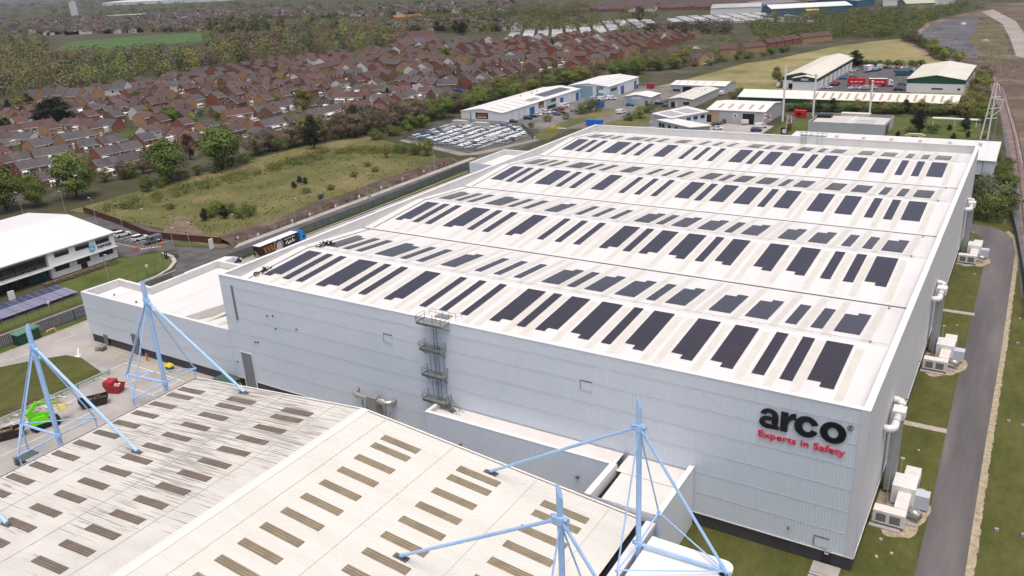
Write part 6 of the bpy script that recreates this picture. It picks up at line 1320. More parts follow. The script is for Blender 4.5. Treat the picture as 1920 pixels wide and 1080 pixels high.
for a in [(-30, 322, 62, 308, 5, B_, 'grey', 'red', 'the terrace nearest the left photo edge'), (66, 306, 136, 295, 4, B_, 'grey', 'red', 'the terrace behind the broad leafy tree'), (40, 331, 100, 319, 3, B_, 'grey', 'red', 'the terrace with the blue garden shed'), (80, 352, 150, 338, 3, B_, 'grey', 'red', 'the terrace under the leafy trees'),
          (57, 287, 106, 277, 3, B_, 'grey', 'red', 'the short terrace with red gable end'), (139, 272, 184, 262, 3, B_, 'grey', 'red', 'the terrace facing the parked motorhome'), (150, 287, 195, 280, 3, B_, 'grey', 'red', 'the terrace behind the white gazebo'), (197, 282, 241, 272, 3, B_, 'grey', 'red', 'the terrace beside the motorhome'), (190, 304, 231, 295, 2, B_, 'grey', 'red', 'the terrace right of the leafy tree'), (233, 295, 272, 287, 2, B_, 'grey', 'red', 'the terrace touching the leafy round tree'), (187, 328, 232, 318, 3, B_, 'grey', 'red', 'the terrace with white conservatories'), (234, 318, 290, 305, 3, B_, 'grey', 'red', 'the terrace hidden behind the leafy round tree'),
          (-10, 262, 44, 252, 3, B_, 'maroon', 'buff', 'the long maroon-roofed row by the left edge'), (47, 252, 110, 241, 4, B_, 'maroon', 'buff', 'the maroon-roofed row below the dark firs'), (111, 243, 175, 245, 4, B_, 'brown', 'red', 'the row behind the parked vans'), (178, 245, 212, 246, 2, B_, 'grey', 'red', 'the row ending in a red gable by the green'), (-10, 270, 55, 272, 4, B_, 'grey', 'white', 'the white-fronted row by the left edge'),
          (276, 250, 338, 267, 3, B_, 'maroon', 'buff', 'the maroon row stepping down to a buff gable'), (426, 228, 477, 220, 3, B_, 'maroon', 'buff', 'the maroon row beside the white van'), (484, 220, 516, 213, 2, B_, 'grey', 'red', 'the pair above the white van'), (518, 213, 562, 201, 3, B_, 'grey', 'red', 'the row behind the long green'), (424, 240, 456, 247, 2, B_, 'maroon', 'buff', 'the pair with yellow gable over the leafy tree'), (462, 262, 500, 268, 2, B_, 'grey', 'buff', 'the pair half hidden by the leafy tree'), (498, 248, 543, 238, 3, B_, 'grey', 'red', 'the row with red gable before the long green'), (546, 240, 586, 232, 3, B_, 'grey', 'red', 'the row above the bare trees'), (584, 229, 655, 211, 4, B_, 'grey', 'buff', 'the row with white conservatories before the long green'), (605, 192, 692, 192, 5, B_, 'maroon', 'buff', 'the maroon row at the head of the long green'), (700, 198, 745, 193, 3, B_, 'grey', 'white', 'the row beside the white marquee'), (746, 194, 786, 185, 3, B_, 'grey', 'white', 'the row behind the gazebo and bare trees'), (656, 214, 700, 205, 2, B_, 'maroon', 'buff', 'the pair with buff gable before the marquee'), (675, 228, 728, 213, 3, B_, 'maroon', 'buff', 'the maroon row above the bare trees'), (660, 175, 732, 180, 4, B_, 'grey', 'brown', 'the long row behind the marquee'), (735, 181, 772, 178, 2, B_, 'maroon', 'buff', 'the pair with orange gable'), (783, 183, 816, 182, 2, B_, 'maroon', 'buff', 'the pair under the bay-fronted houses'), (817, 186, 850, 181, 2, B_, 'grey', 'brown', 'the pair beside the green van'),
          (288, 173, 356, 172, 6, 'house', 'grey', 'white', 'the white-fronted terrace near the wood'), (316, 158, 340, 154, 2, 'house', 'grey', 'white', 'the short white terrace at the wood edge'), (242, 178, 276, 172, 3, 'house', 'grey', 'red', 'the red terrace beside the big white house'), (600, 140, 650, 128, 5, 'house', 'brown', 'buff', 'the long buff terrace with white gable trim'), (655, 133, 702, 122, 4, 'house', 'brown', 'buff', 'the second buff terrace with white windows'), (700, 121, 716, 117, 2, 'house', 'brown', 'red', 'the short red pair with white gable'),
          (426, 162, 453, 158, 2, 'house', 'brown', 'buff', 'the buff pair at the west of the estate'), (425, 174, 470, 175, 3, 'house', 'brown', 'red', 'the red terrace behind the yellow bush'), (470, 168, 507, 166, 3, 'house', 'brown', 'red', 'the red terrace with white marquee'), (513, 172, 560, 170, 3, 'house', 'brown', 'red', 'the brown row behind the white vans'), (570, 160, 604, 160, 3, 'house', 'maroon', 'buff', 'the maroon row with the long white van'), (490, 152, 512, 150, 2, 'house', 'brown', 'red', 'the pair behind the twin buff gables'),
          (616, 154, 645, 153, 2, 'house', 'brown', 'red', 'the red pair with bright gable'), (650, 151, 680, 149, 2, 'house', 'grey', 'brown', 'the pair with the white bay'), (688, 157, 720, 151, 2, 'house', 'brown', 'red', 'the red pair above the round willow'), (741, 163, 784, 166, 3, 'house', 'grey', 'red', 'the red terrace facing the field hedge'), (785, 168, 815, 170, 2, 'house', 'grey', 'red', 'the red pair beside the bay fronts'), (820, 173, 858, 172, 3, 'house', 'grey', 'brown', 'the bay-fronted terrace with white gables'), (718, 130, 746, 132, 2, 'house', 'grey', 'red', 'the pair with solar roof'), (748, 127, 775, 128, 2, 'house', 'brown', 'white', 'the pair with white front'), (798, 120, 832, 119, 2, 'house', 'brown', 'red', 'the red pair with orange gable end'),
          (868, 146, 900, 142, 2, 'house', 'grey', 'brown', 'the dark pair behind the olive bush'), (895, 130, 935, 126, 3, 'house', 'grey', 'brown', 'the dark row below the pink blossom'), (940, 124, 985, 122, 3, 'house', 'grey', 'brown', 'the dark row beside the pink blossom'), (990, 122, 1030, 118, 2, 'house', 'maroon', 'brown', 'the long maroon pair'), (1045, 118, 1100, 115, 3, 'house', 'maroon', 'brown', 'the low maroon row facing the scrub'),
          (1283, 120, 1310, 123, 2, 'house', 'brown', 'buff', 'the buff pair facing the meadow'), (1312, 121, 1340, 119, 2, 'house', 'brown', 'buff', 'the second buff pair facing the meadow'), (1350, 104, 1380, 103, 2, 'house', 'maroon', 'buff', 'the orange-gabled pair by the meadow'), (1398, 101, 1436, 97, 3, 'house', 'maroon', 'buff', 'the last buff row by the meadow'), (1252, 110, 1275, 108, 2, 'house', 'brown', 'buff', 'the buff pair behind the round bush'), (1440, 92, 1500, 82, 4, 'house', 'maroon', 'red', 'the maroon row running into the scrub'), (1505, 82, 1560, 76, 4, 'house', 'maroon', 'buff', 'the far maroon row beside the scrub')]:
    terrace(*a)
for i, (px, py, ori, kind, roof, wall, w) in enumerate([(212, 222, 0, 'gabled', 'grey', 'red', 'with yellow fence by the white tarpaulin'), (255, 207, 20, 'gabled', 'grey', 'red', 'with pink gable behind the gazebo'), (228, 213, 90, 'house', 'brown', 'red', 'beside the pink-gabled house'), (285, 204, 90, 'house', 'brown', 'red', 'with white shed roof behind the thin tree'), (300, 224, 10, 'gabled', 'brown', 'red', 'behind the thin tree by the small green'), (337, 211, 90, 'house', 'brown', 'buff', 'with pale porches beside the bushy tree'), (368, 200, 90, 'house', 'grey', 'buff', 'with rows of pale windows beside parked cars'), (345, 222, 0, 'gabled', 'brown', 'red', 'hidden behind the bushy tree'), (393, 180, 20, 'gabled', 'brown', 'buff', 'with plain orange gable'), (408, 195, 90, 'house', 'brown', 'red', 'dark red one with two white windows'), (420, 162, 10, 'gabled', 'brown', 'buff', 'with plain gable near the white terrace'), (485, 180, 10, 'gabled', 'brown', 'buff', 'with tan gable behind the dark shrubs'), (504, 179, 10, 'gabled', 'brown', 'buff', 'second tan gable behind the dark shrubs'), (486, 194, 10, 'gabled', 'brown', 'buff', 'left of the dark green shrubs'), (534, 186, 20, 'gabled', 'grey', 'brown', 'beside the small white gazebo'), (551, 170, 20, 'gabled', 'brown', 'red', 'with plain red gable in mid estate'), (553, 150, 10, 'gabled', 'brown', 'buff', 'first of the twin buff gables'), (574, 150, 10, 'gabled', 'brown', 'buff', 'second of the twin buff gables'), (530, 148, 10, 'gabled', 'brown', 'buff', 'with pale porch by the twin buff gables'), (445, 207, 20, 'gabled', 'grey', 'red', 'with grey solar roof by the gazebos'), (410, 218, 80, 'bungalow', 'grey', 'brown', 'hip-roofed one behind the gazebos'), (72, 200, 10, 'villa', 'grey', 'buff', 'first of the old stone villas at the wood'), (98, 197, 10, 'villa', 'grey', 'buff', 'second of the old stone villas at the wood'), (126, 196, 10, 'villa', 'grey', 'buff', 'third of the old stone villas at the wood'), (150, 198, 10, 'villa', 'grey', 'buff', 'fourth of the old stone villas at the wood'), (176, 196, 10, 'villa', 'grey', 'buff', 'fifth of the old stone villas at the wood'), (232, 184, 20, 'villa', 'grey', 'white', 'big white one beside the wood'), (20, 214, 80, 'house', 'grey', 'brown', 'by the left photo edge near the wood'), (36, 212, 80, 'house', 'grey', 'red', 'second by the left photo edge near the wood')]):
    p = G(px, py); HOUSES.append((p.x, p.y, rad(ori), kind, roof, wall, 1, w))
# the rest of the estate, street by street
EST = pxs([(-30, 235), (60, 205), (200, 170), (330, 146), (500, 122), (640, 106), (760, 92), (880, 84), (960, 78), (1100, 70), (1230, 62), (1440, 78), (1480, 92), (1290, 122), (1160, 128), (1060, 135), (1000, 145), (930, 165), (860, 178), (780, 190), (700, 215), (600, 232), (480, 262), (330, 285), (150, 340), (-30, 360)])
GREENS = [pxs(q) for q in ([(195, 262), (215, 250), (285, 238), (280, 252), (240, 258), (210, 262)], [(495, 236), (530, 216), (575, 203), (604, 203), (600, 214), (560, 226), (510, 238)])]
occ = [(h[0], h[1]) for h in HOUSES]
xs0 = -256; s = 0
while xs0 > -640:
    y = 62; k = 0; s += 1
    while y < 740:
        blk = RND.randint(2, 5); turn = RND.random() < .3
        roof, wall = RND.choice(['grey', 'brown', 'brown', 'maroon']), RND.choice(['red', 'red', 'buff', 'brown', 'brown'] if y < 420 or RND.random() < .5 else ['buff', 'red'])
        for i in range(blk if not turn else 2):
            x = xs0+RND.uniform(-.6, .6)
            kind = 'gabled' if turn and RND.random() < .6 else 'house'
            if inside(EST, x, y) and not any(inside(q, x, y) for q in GREENS) and all((x-a)**2+(y-c)**2 > 92 for a, c in occ):
                k += 1; w = wall if RND.random() < .72 else RND.choice(['red', 'buff', 'white', 'buff', 'white'])
                HOUSES.append((x, y, PI/2+rad(RND.uniform(-3, 3)) if not turn else rad(RND.choice([0, 0, 35])), kind, roof, w, 1, '%s from the near end of the %s back street' % (nth(k), nth(s)))); occ.append((x, y))
            y += 7.3 if not turn else 12
        y += RND.uniform(3, 14)
    xs0 -= 23 if s % 2 else 17
HOUSES.sort(key=lambda h: (Vector((h[0], h[1], 0))-CAM).length)
far_h = MB(); far_m = [WALLS['red'], WALLS['buff'], WALLS['brown'], WALLS['white'], ROOFS['grey'], ROOFS['brown'], ROOFS['maroon']]
def far_house(x, y, rz, kind, roof, wall, sx=1):
    h = house_meshes(kind); c_, s_ = math.cos(rz), math.sin(rz)
    for part, m in (('wall', ['red', 'buff', 'brown', 'white'].index(wall)), ('roof', 4+['grey', 'brown', 'maroon'].index(roof))):
        b = h[part]; n = len(far_h.v); far_h.v += [(x+c_*v[0]*sx-s_*v[1], y+s_*v[0]*sx+c_*v[1], v[2]) for v in b.v]; far_h.f += [tuple(n+i for i in f) for f in b.f]; far_h.m += [m]*len(b.f)
for i, (x, y, rz, kind, roof, wall, sx, where) in enumerate(HOUSES):
    if i >= 300: far_house(x, y, rz, kind, roof, wall, sx); continue
    h = house_meshes(kind)
    t = thing('brick_house' if wall != 'white' else 'rendered_house', '%s-roofed %s %s, %s' % (RNAME[roof], WNAME[wall], KNAME[kind], where), 'house', (x, y, 0), rz, 'houses of the estate'); t.scale = (sx, 1, 1)
    if (i*7) % 10 < 6: link('conservatory', CONS[i % 3], t)
    link('wall', hmesh(h, 'wall', wall), t); rf = link('roof', hmesh(h, 'roof', roof), t)
    if kind != 'bungalow' or i % 2: link('chimney', h['ch'], rf)
    if i < 190 or kind == 'villa':
        link('fascia', h['trim'], rf); link('door', h['door'], t)
        for p, q in h['win']: f = link('window', p, t); link('pane', q, f)
    else:
        for p, q in h['win'][1:]: link('window', p, t)
for i, q in enumerate(GREENS): sheet('estate_green', q, .06, lawn, ['small mown green with the motorhome beside it', 'long mown green with the round street tree'][i], 'lawn')
sheet('estate_road', pxs([(280, 285), (230, 262), (205, 258), (150, 252), (100, 262), (110, 268), (205, 270), (250, 280)]), .05, mat('grey_tarmac', (.1, .1, .1)), 'grey cul-de-sac beside the small green', 'road')
sheet('estate_road', pxs([(470, 232), (520, 246), (500, 256), (480, 250), (466, 236)]), .05, mat('grey_tarmac', (.1, .1, .1)), 'grey cul-de-sac with the white van', 'road')
sheet('estate_road', pxs([(606, 194), (690, 196), (640, 206), (596, 210)]), .05, mat('grey_tarmac', (.1, .1, .1)), 'grey cul-de-sac at the head of the long green', 'road')
# gazebos, sheds, conservatories, motorhome, estate cars
for i, (px, py) in enumerate(((232, 220), (217, 276), (416, 210), (451, 201), (549, 182), (714, 176), (774, 191), (699, 204), (341, 228), (254, 174), (518, 164), (897, 97), (680, 121))):
    p = G(px, py); w = ['by the small green', 'before the long near terrace', 'behind the maroon row with the white van, the nearer', 'behind the maroon row with the white van, the farther', 'left of the round street tree', 'above the long dark terrace', 'over the bare trees', 'big one before the dark terrace', 'beside the bushy tree', 'by the big white house', 'in mid estate among brown roofs', 'beside the white solar roof', 'behind the buff terraces'][i]
    t = thing('gazebo', 'white pyramid garden gazebo '+w, 'gazebo', p, rad(15*i), 'white garden gazebos'); b = MB(); s = 2.0 if i != 7 else 3.2
    for k in range(4):
        a, c = PI/2*k, PI/2*(k+1); q = lambda an, r_, z: (r_*math.cos(an), r_*math.sin(an), z)
        b.poly([q(a, s*1.3, 2.1), q(c, s*1.3, 2.1), (0, 0, 3.1)])
    b.build('canopy', paint, t)
    for k in range(4): MB().tube((s*1.2*math.cos(PI/2*k), s*1.2*math.sin(PI/2*k), 0), (s*1.2*math.cos(PI/2*k), s*1.2*math.sin(PI/2*k), 2.1), .06, n=5).build('leg', paint, t)
for i, (px, py, ln) in enumerate(((204, 331, 5), (197, 328, 4), (118, 343, 7), (132, 340, 3), (322, 247, 7), (346, 255, 5), (372, 260, 7), (300, 238, 6), (620, 222, 8), (726, 200, 6), (752, 60+128, 4), (254, 280, 3))):
    p = G(px, py); w = ['third terrace back', 'leafy tree', 'field-edge terrace', 'field-edge terrace, the small one', 'stepped maroon row', 'stepped maroon row, the middle one', 'buff gable', 'small green', 'long green terrace', 'marquee', 'bare trees', 'motorhome terrace'][i]
    t = thing('conservatory', 'white lean-to conservatory beside the '+w, 'conservatory', p, rad(90+RND.uniform(-5, 5)), 'white conservatories'); MB().hexa([(-ln/2, -1.4, 0), (ln/2, -1.4, 0), (ln/2, 1.4, 0), (-ln/2, 1.4, 0), (-ln/2, -1.4, 2.1), (ln/2, -1.4, 2.1), (ln/2, 1.4, 2.6), (-ln/2, 1.4, 2.6)]).build('frame', frame, t)
    for k in range(3): MB().box(-ln/2+.25+k*ln/3, -ln/2+ln/3-.15+k*ln/3, -1.46, -1.41, .8, 1.9).build('pane', wing, t)
p = G(276, 259); t = thing('motorhome', 'white motorhome parked beside the small green', 'motorhome', p, rad(95)); MB().prof([(-3.4, .5), (3.5, .5), (3.5, 1.2), (2.4, 1.6), (2.3, 2.2), (3.0, 2.4), (2.6, 2.9), (-3.4, 2.9)], 'y', -1.1, 1.1).build('body', paint, t)
for x in (-2, 2):
    for s in (-1, 1): MB().tube((x, s*.8, .35), (x, s*1.1, .35), .35, n=10).build('wheel', tyre, t)
for x in (-2.2, .2): MB().box(x, x+1.0, -1.13, -1.1, 1.5, 2.2).build('window', glass, t)
bl = thing('tarpaulin_roof', 'white and bright blue tarpaulin shed roof behind the dark firs', 'shed', G(152, 218), rad(100)); MB().hexa([(-6, -3, 0), (6, -3, 0), (6, 3, 0), (-6, 3, 0), (-6, -3, 2.4), (6, -3, 2.4), (6, 3, 3.6), (-6, 3, 3.6)]).build('roof', mat('tarp_white', (.62, .66, .72), rough=.5), bl); MB().box(-6.1, 6.1, -3.1, -3.0, 0, 2.3).build('side', mat('tarp_blue', (.04, .22, .55), rough=.5), bl)
bl = thing('tarpaulin_roof', 'bright blue striped shed roof left of the dark firs', 'shed', G(52, 234), rad(100)); MB().hexa([(-3.5, -3, 0), (3.5, -3, 0), (3.5, 3, 0), (-3.5, 3, 0), (-3.5, -3, 2.0), (3.5, -3, 2.0), (3.5, 3, 3.6), (-3.5, 3, 3.6)]).build('roof', mat('tarp_blue', (0, 0, 0)), bl)
for i, (px, py, k, c_, hd) in enumerate([(106, 245, 'van', 'white', 20), (131, 250, 'car', 'blue', 100), (141, 251, 'car', 'silver', 100), (148, 249, 'suv', 'silver', 100), (68, 252, 'car', 'white', 80), (366, 213, 'suv', 'white', 90), (374, 211, 'car', 'black', 90), (479, 229, 'van', 'white', 10), (486, 249, 'car', 'white', 60), (587, 200, 'suv', 'silver', 60), (616, 196, 'car', 'white', 10), (770, 168, 'car', 'white', 50), (830, 171, 'car', 'white', 20), (862, 173, 'van', 'blue', 10), (940, 129, 'van', 'white', 20), (655, 159, 'car', 'white', 30), (425, 176, 'van', 'white', 90), (578, 164, 'van', 'white', 0), (1204, 84, 'van', 'white', 30), (1306, 93, 'van', 'white', 10), (1318, 122, 'car', 'white', 0), (1328, 121, 'car', 'silver', 0), (1250, 78, 'car', 'white', 20), (965, 110, 'car', 'white', 10), (1012, 116, 'car', 'white', 30)]):
    p = G(px, py); w = ['beside the maroon row below the firs', 'first in the row behind the small green', 'second in the row behind the small green', 'third in the row behind the small green', 'before the buff walls of the maroon row', 'first beside the pale-windowed house', 'dark one beside the pale-windowed house', 'in the cul-de-sac by the long green', 'below the red gable by the long green', 'under the round street tree', 'at the head of the long green', 'before the red terrace facing the field hedge', 'before the bay-fronted terrace', 'green-blue one beyond the bay-fronted terrace', 'beside the pink blossom tree', 'below the white bay house', 'beside the orange gable', 'long one by the maroon row', 'among the red houses near the caravan park', 'between the buff houses by the meadow', 'first on the drive facing the meadow', 'second on the drive facing the meadow', 'at the back of the red houses', 'in the middle of the brown roofs', 'by the long maroon pair'][i]
    small_car(k, c_, (p.x, p.y, .07), rad(hd), '%s %s parked in the estate %s' % (c_, 'van' if k == 'van' else 'car', w), 'cars of the housing estate')
hl = thing('school_hall', 'large brown-roofed brick hall with two stepped gables behind the estate', 'hall', G(800, 88), rad(82))
for nm, x0, x1, y0, y1, he, hr in (('front_wing', -38, 12, -7, 7, 5, 10.5), ('tall_wing', -10, 22, 8, 22, 8, 14)):
    b = MB(); walls(b, x0, x1, y0, y1, 0, he); m_ = (y0+y1)/2
    for x, s in ((x0, -1), (x1, 1)):
        p = [(x, y0, he), (x, y1, he), (x, m_, hr)]; b.poly(p if s > 0 else p[::-1])
    wl = b.build(nm, WALLS['buff'], hl); MB().prof([(y0-.5, he-.4), (m_, hr), (m_, hr+.2), (y0-.5, he-.2)], 'x', x0-.3, x1+.3).prof([(m_, hr), (y1+.5, he-.4), (y1+.5, he-.2), (m_, hr+.2)], 'x', x0-.3, x1+.3).build('roof', ROOFS['maroon'], wl)
MB().hexa([(-20, -6.9, 5.6), (-6, -6.9, 5.6), (-6, -2.5, 9.3), (-20, -2.5, 9.3), (-20, -6.9, 5.75), (-6, -6.9, 5.75), (-6, -2.5, 9.45), (-20, -2.5, 9.45)]).build('solar_panel', mat('pv_grey', (.1, .1, .1)), hl)

# ------------------------------------------------------------------ trees
def leafm(n, a, c, e=None): return mat('foliage_'+n, a, c, e, scale=.55, rough=.9, spec=.15, hv=.22, hs=.012, detail=4)
LM = dict(leafy=leafm('green', (0.073, 0.106, 0.026), (0.154, 0.198, 0.049)), olive=leafm('olive', (0.125, 0.121, 0.040), (0.230, 0.211, 0.073)), bare=leafm('bare', (0.104, 0.083, 0.059), (0.189, 0.156, 0.110)),
          dark=leafm('dark', (.016, .022, .013), (.036, .046, .024)), poplar=leafm('poplar', (0.087, 0.098, 0.039), (0.161, 0.168, 0.064)), blossom=leafm('pink', (.28, .13, .19), (.42, .24, .30)), yellow=leafm('yellow', (.30, .27, .012), (.42, .37, .03)), bush=leafm('bush', (0.077, 0.104, 0.033), (0.156, 0.185, 0.060)), brown=leafm('brown', (0.104, 0.073, 0.046), (0.177, 0.129, 0.081)), lime=leafm('lime', (0.134, 0.175, 0.035), (0.242, 0.282, 0.062)), silver=leafm('silver', (0.085, 0.104, 0.055), (0.183, 0.201, 0.110)), copper=leafm('copper', (.035, .012, .014), (.06, .022, .022)))
bark = mat('bark', (.055, .043, .032), (.085, .068, .052), scale=2, rough=1)
TM = {}
def tree_meshes(kind, v):
    """crown and trunk of a 10 m tree"""
    if (kind, v) in TM: return TM[kind, v]
    R = random.Random(hash((len(kind)*7+ord(kind[0]), v)) & 0xffff)
    b = MB(); tr_ = MB()
    dense = dict(leafy=64, olive=52, bare=50, dark=50, poplar=34, blossom=36, yellow=34, bush=34, brown=48, lime=48, silver=38, copper=36)[kind]
    per = 62 if kind not in ('bare', 'brown') else 46
    cl = []
    for i in range(dense):
        while True:
            p = Vector((R.uniform(-1, 1), R.uniform(-1, 1), R.uniform(-1, 1)))
            if .35 < p.length < 1: break
        if kind == 'poplar': c = Vector((p.x*1.25, p.y*1.25, 5.4+p.z*4.3)); c.x *= 1-.35*max(0, p.z); r = 1.0
        elif kind == 'dark': f = (p.z+1)/2; w = 2.9*(1-f)**.55+.35; c = Vector((p.x*w, p.y*w, .9+f*8.6)); r = .95
        elif kind in ('bush', 'yellow', 'silver'): c = Vector((p.x*4.6, p.y*4.6, 3.6+p.z*3.4)); r = 1.5
        else: c = Vector((p.x*3.9, p.y*3.9, 5.3+p.z*4.1)); k_ = 1-.38*max(0, p.z)-.12*max(0, -p.z); c.x *= k_; c.y *= k_; r = 1.3
        cl.append(c)
        for j in range(per):
            q = c+Vector((R.gauss(0, .5), R.gauss(0, .5), R.gauss(0, .38)))*r
            if q.z < .2: q.z = .2+R.random()*.5
            n = ((q-Vector((0, 0, 4.6))).normalized()*1.5+(q-c).normalized()*.9+Vector((R.gauss(0, .55), R.gauss(0, .55), R.gauss(.25, .5)))).normalized(); u = n.orthogonal().normalized(); w = n.cross(u); th = R.uniform(0, PI); u, w = u*math.cos(th)+w*math.sin(th), w*math.cos(th)-u*math.sin(th)
            if kind in ('bare', 'brown'): s, s2 = R.uniform(.35, .75), R.uniform(.05, .13)
            else: s, s2 = R.uniform(.13, .30), R.uniform(.10, .22)
            b.poly([q-u*s, q+w*s2, q+u*s, q-w*s2])
    if kind not in ('bush', 'yellow', 'silver'):
        top = 9 if kind in ('poplar', 'dark') else 6.4
        tr_.tube((0, 0, -.1), (.1, .05, 3.2), .26, n=7, r2=.19).tube((.1, .05, 3.2), (0, 0, top), .19, n=6, r2=.06)
        for i in range(11):
            c = cl[R.randrange(len(cl))]; z = R.uniform(1.8, 4.2); tr_.tube((.06, .03, z), (c.x*.9, c.y*.9, max(c.z, z+.6)), .09, n=5, r2=.03)
    else:
        for i in range(6): c = cl[R.randrange(len(cl))]; tr_.tube((0, 0, 0), (c.x*.8, c.y*.8, c.z), .1, n=5, r2=.04)
    TM[kind, v] = (b.mesh('crown', LM[kind]), tr_.mesh('trunk', bark)); return TM[kind, v]
TCOUNT = [0]
TN = dict(leafy='leafy green tree', olive='olive budding tree', bare='bare brown tree', dark='dark evergreen tree', poplar='slim poplar', blossom='pink blossom tree', yellow='bright yellow bush', bush='green bush', brown='russet budding tree', lime='lime green tree', silver='silvery shrub', copper='copper-leaved tree')
def tree(kind, x, y, h, where, sx=1, sink=0, group=None):
    cm, tm = tree_meshes(kind, RND.randrange(3)); isb = kind in ('bush', 'yellow', 'silver')
    t = thing('bush' if isb else 'conifer' if kind == 'dark' else 'poplar_tree' if kind == 'poplar' else 'tree', '%s %s' % (TN[kind], where), 'bush' if isb else 'tree', (x, y, -sink), RND.uniform(0, 2*PI), group or 'trees and bushes of the view')
    s = h/10; t.scale = (s*sx, s*sx, s); link('trunk', tm, t); link('crown', cm, t); TCOUNT[0] += 1
    return t
def T(kind, px, py, h, where, sx=1): p = G(px, py); return tree(kind, p.x, p.y, h, where, sx)
def belt(p0, p1, n, kinds, h0, h1, where, jit=4, sx=1):
    a, b_ = G(*p0), G(*p1); cnt = {}
    for i in range(n):
        c = a.lerp(b_, (i+.5)/n); k = RND.choice(kinds); cnt[k] = cnt.get(k, 0)+1
        tree(k, c.x+RND.uniform(-jit, jit), c.y+RND.uniform(-jit, jit), RND.uniform(h0, h1), '%s along %s' % (nth(cnt[k]), where), sx*RND.uniform(.85, 1.2))
# big individual trees
for a in [('leafy', 145, 372, 17, 'with broad crown between the office and the near terraces', 1.15), ('leafy', 12, 395, 16, 'at the left photo edge behind the white office roof', 1.2), ('leafy', 68, 388, 12, 'smaller, left of the broad crown behind the office'), ('leafy', 318, 341, 16.5, 'round one at the field edge, left of the copper-leaved tree', 1.2), ('leafy', 418, 318, 18, 'tallest along the field edge, right of the copper-leaved tree', 1.2), ('copper', 357, 300, 11, 'between the two big leafy trees at the field edge', .8), ('leafy', 322, 236, 11, 'dense one among the houses by the small green', 1.1), ('olive', 283, 232, 11, 'thin one beside the dense tree by the small green', .7), ('olive', 570, 213, 15, 'round street tree standing on the long green', .95), ('dark', 100, 234, 15, 'left of the dark pair by the blue tarpaulins', 1.6), ('dark', 86, 236, 13, 'beside the blue striped shed roof', 1.5), ('dark', 118, 232, 15, 'right of the dark trio by the white tarpaulin', 1.6), ('bush', 512, 196, 8, 'dark green, between gabled houses behind the long green', 1.1), ('bush', 500, 222, 6, 'at the corner of the long green'), ('silver', 710, 165, 9, 'round pale willow before the red pair of houses', .8), ('leafy', 832, 113, 12, 'round one before the red pair with orange gable'), ('blossom', 926, 128, 9, 'among the brown roofs of the middle estate', 1.2), ('blossom', 738, 84, 11, 'long mass beside the brown hall', 1.7), ('yellow', 548, 86, 9, 'beside the black evergreen in the wood', .8), ('dark', 531, 92, 16, 'black one beside the bright yellow bush', 1.0), ('dark', 868, 66, 16, 'left of the three black evergreens behind the hall', 1.5), ('dark', 855, 62, 15, 'middle of the three black evergreens behind the hall', 1.3), ('dark', 820, 62, 14, 'apart to the left of the black evergreens behind the hall', 1.3), ('lime', 768, 240, 7, 'at the corner of the compound scrub'), ('lime', 800, 292, 7.5, 'upright one below the car compound'), ('bush', 778, 290, 7, 'left of the upright lime tree below the compound'), ('bush', 752, 287, 6, 'farther left below the car compound'), ('olive', 725, 296, 6, 'thin one at the field end below the compound', .7), ('bush', 1110, 210, 9, 'big round one on the estate lane verge', 1.2), ('bush', 1090, 214, 7, 'beside the big round bush on the lane verge', 1.2), ('bush', 1062, 224, 4, 'low, along the fence before the long white unit'), ('bush', 1026, 228, 4.5, 'below the row of dark cars', 1.1), ('bush', 996, 240, 3.5, 'at the compound corner'), ('lime', 1200, 222, 6, 'on the verge by the white driving van', 1.4), ('bush', 1180, 226, 5, 'left of the lime tree on the lane verge', 1.4), ('bush', 1216, 212, 6, 'before the small white low-roofed unit', 1.3), ('bush', 1388, 180, 6, 'first behind the narrow pale unit'), ('bush', 1375, 186, 5, 'second behind the narrow pale unit'), ('dark', 1603, 128, 11, 'conical, at the end of the roller-door unit', 1.6), ('dark', 1722, 247, 9, 'black bush by the flat-roofed office', 1.3), ('bush', 1748, 250, 5, 'dark round one on the bright lawn', 1.1), ('bush', 1706, 252, 4.6, 'beside the yellow boat-shaped planter', 1.1), ('dark', 1809, 246, 6, 'small round lollipop on the bright lawn', 1.2), ('yellow', 1846, 258, 3.5, 'low, at the foot of the lattice mast'), ('silver', 1868, 395, 11, 'pale flowering one at the rear corner of the warehouse', 1.0), ('silver', 1838, 370, 11, 'pale flowering one touching the rear block window', .8), ('bush', 1850, 412, 10, 'big dark one at the bend of the track', 1.0), ('bush', 1880, 405, 9, 'dark one behind the thin pole at the bend', 1.0), ('bush', 1832, 405, 8, 'dark one against the rear end of the side wall', .9)]:
    T(*a)
for i, (px, py) in enumerate(((1780, 245), (1815, 258), (1787, 262), (1683, 258))): T('dark', px, py, 2.6, '%s of the small clipped ones on the bright lawn' % nth(i+1), 1.4)
t = thing('planter', 'cream boat-shaped planter on the bright lawn', 'planter', G(1715, 258)); MB().prof([(-3.5, .9), (-2, .2), (2, .2), (3.5, .9), (2.2, 1.5), (-2.2, 1.5)], 'y', -.8, .8).build('body', mat('planter_cream', (.5, .45, .28), rough=.7), t); MB().box(-1.2, 1.2, -.83, .83, .3, .8).build('opening', dsteel, t)
for i, (px, py) in enumerate(((395, 408), (408, 402), (421, 410), (434, 400), (447, 409), (460, 398), (385, 414), (470, 405))): T(['bush', 'lime', 'dark', 'bush'][i % 4], px, py, RND.uniform(3.2, 5), '%s in the thicket of young growth in the waste field' % nth(i+1), 1.2)
for i, (px, py) in enumerate(((552, 353), (562, 343), (573, 345), (664, 332), (575, 362), (620, 356), (690, 312), (705, 322), (320, 392))): T('dark' if i < 3 else 'bush', px, py, 2.6, '%s of the scattered small clumps in the waste field' % nth(i+1), 1.5)
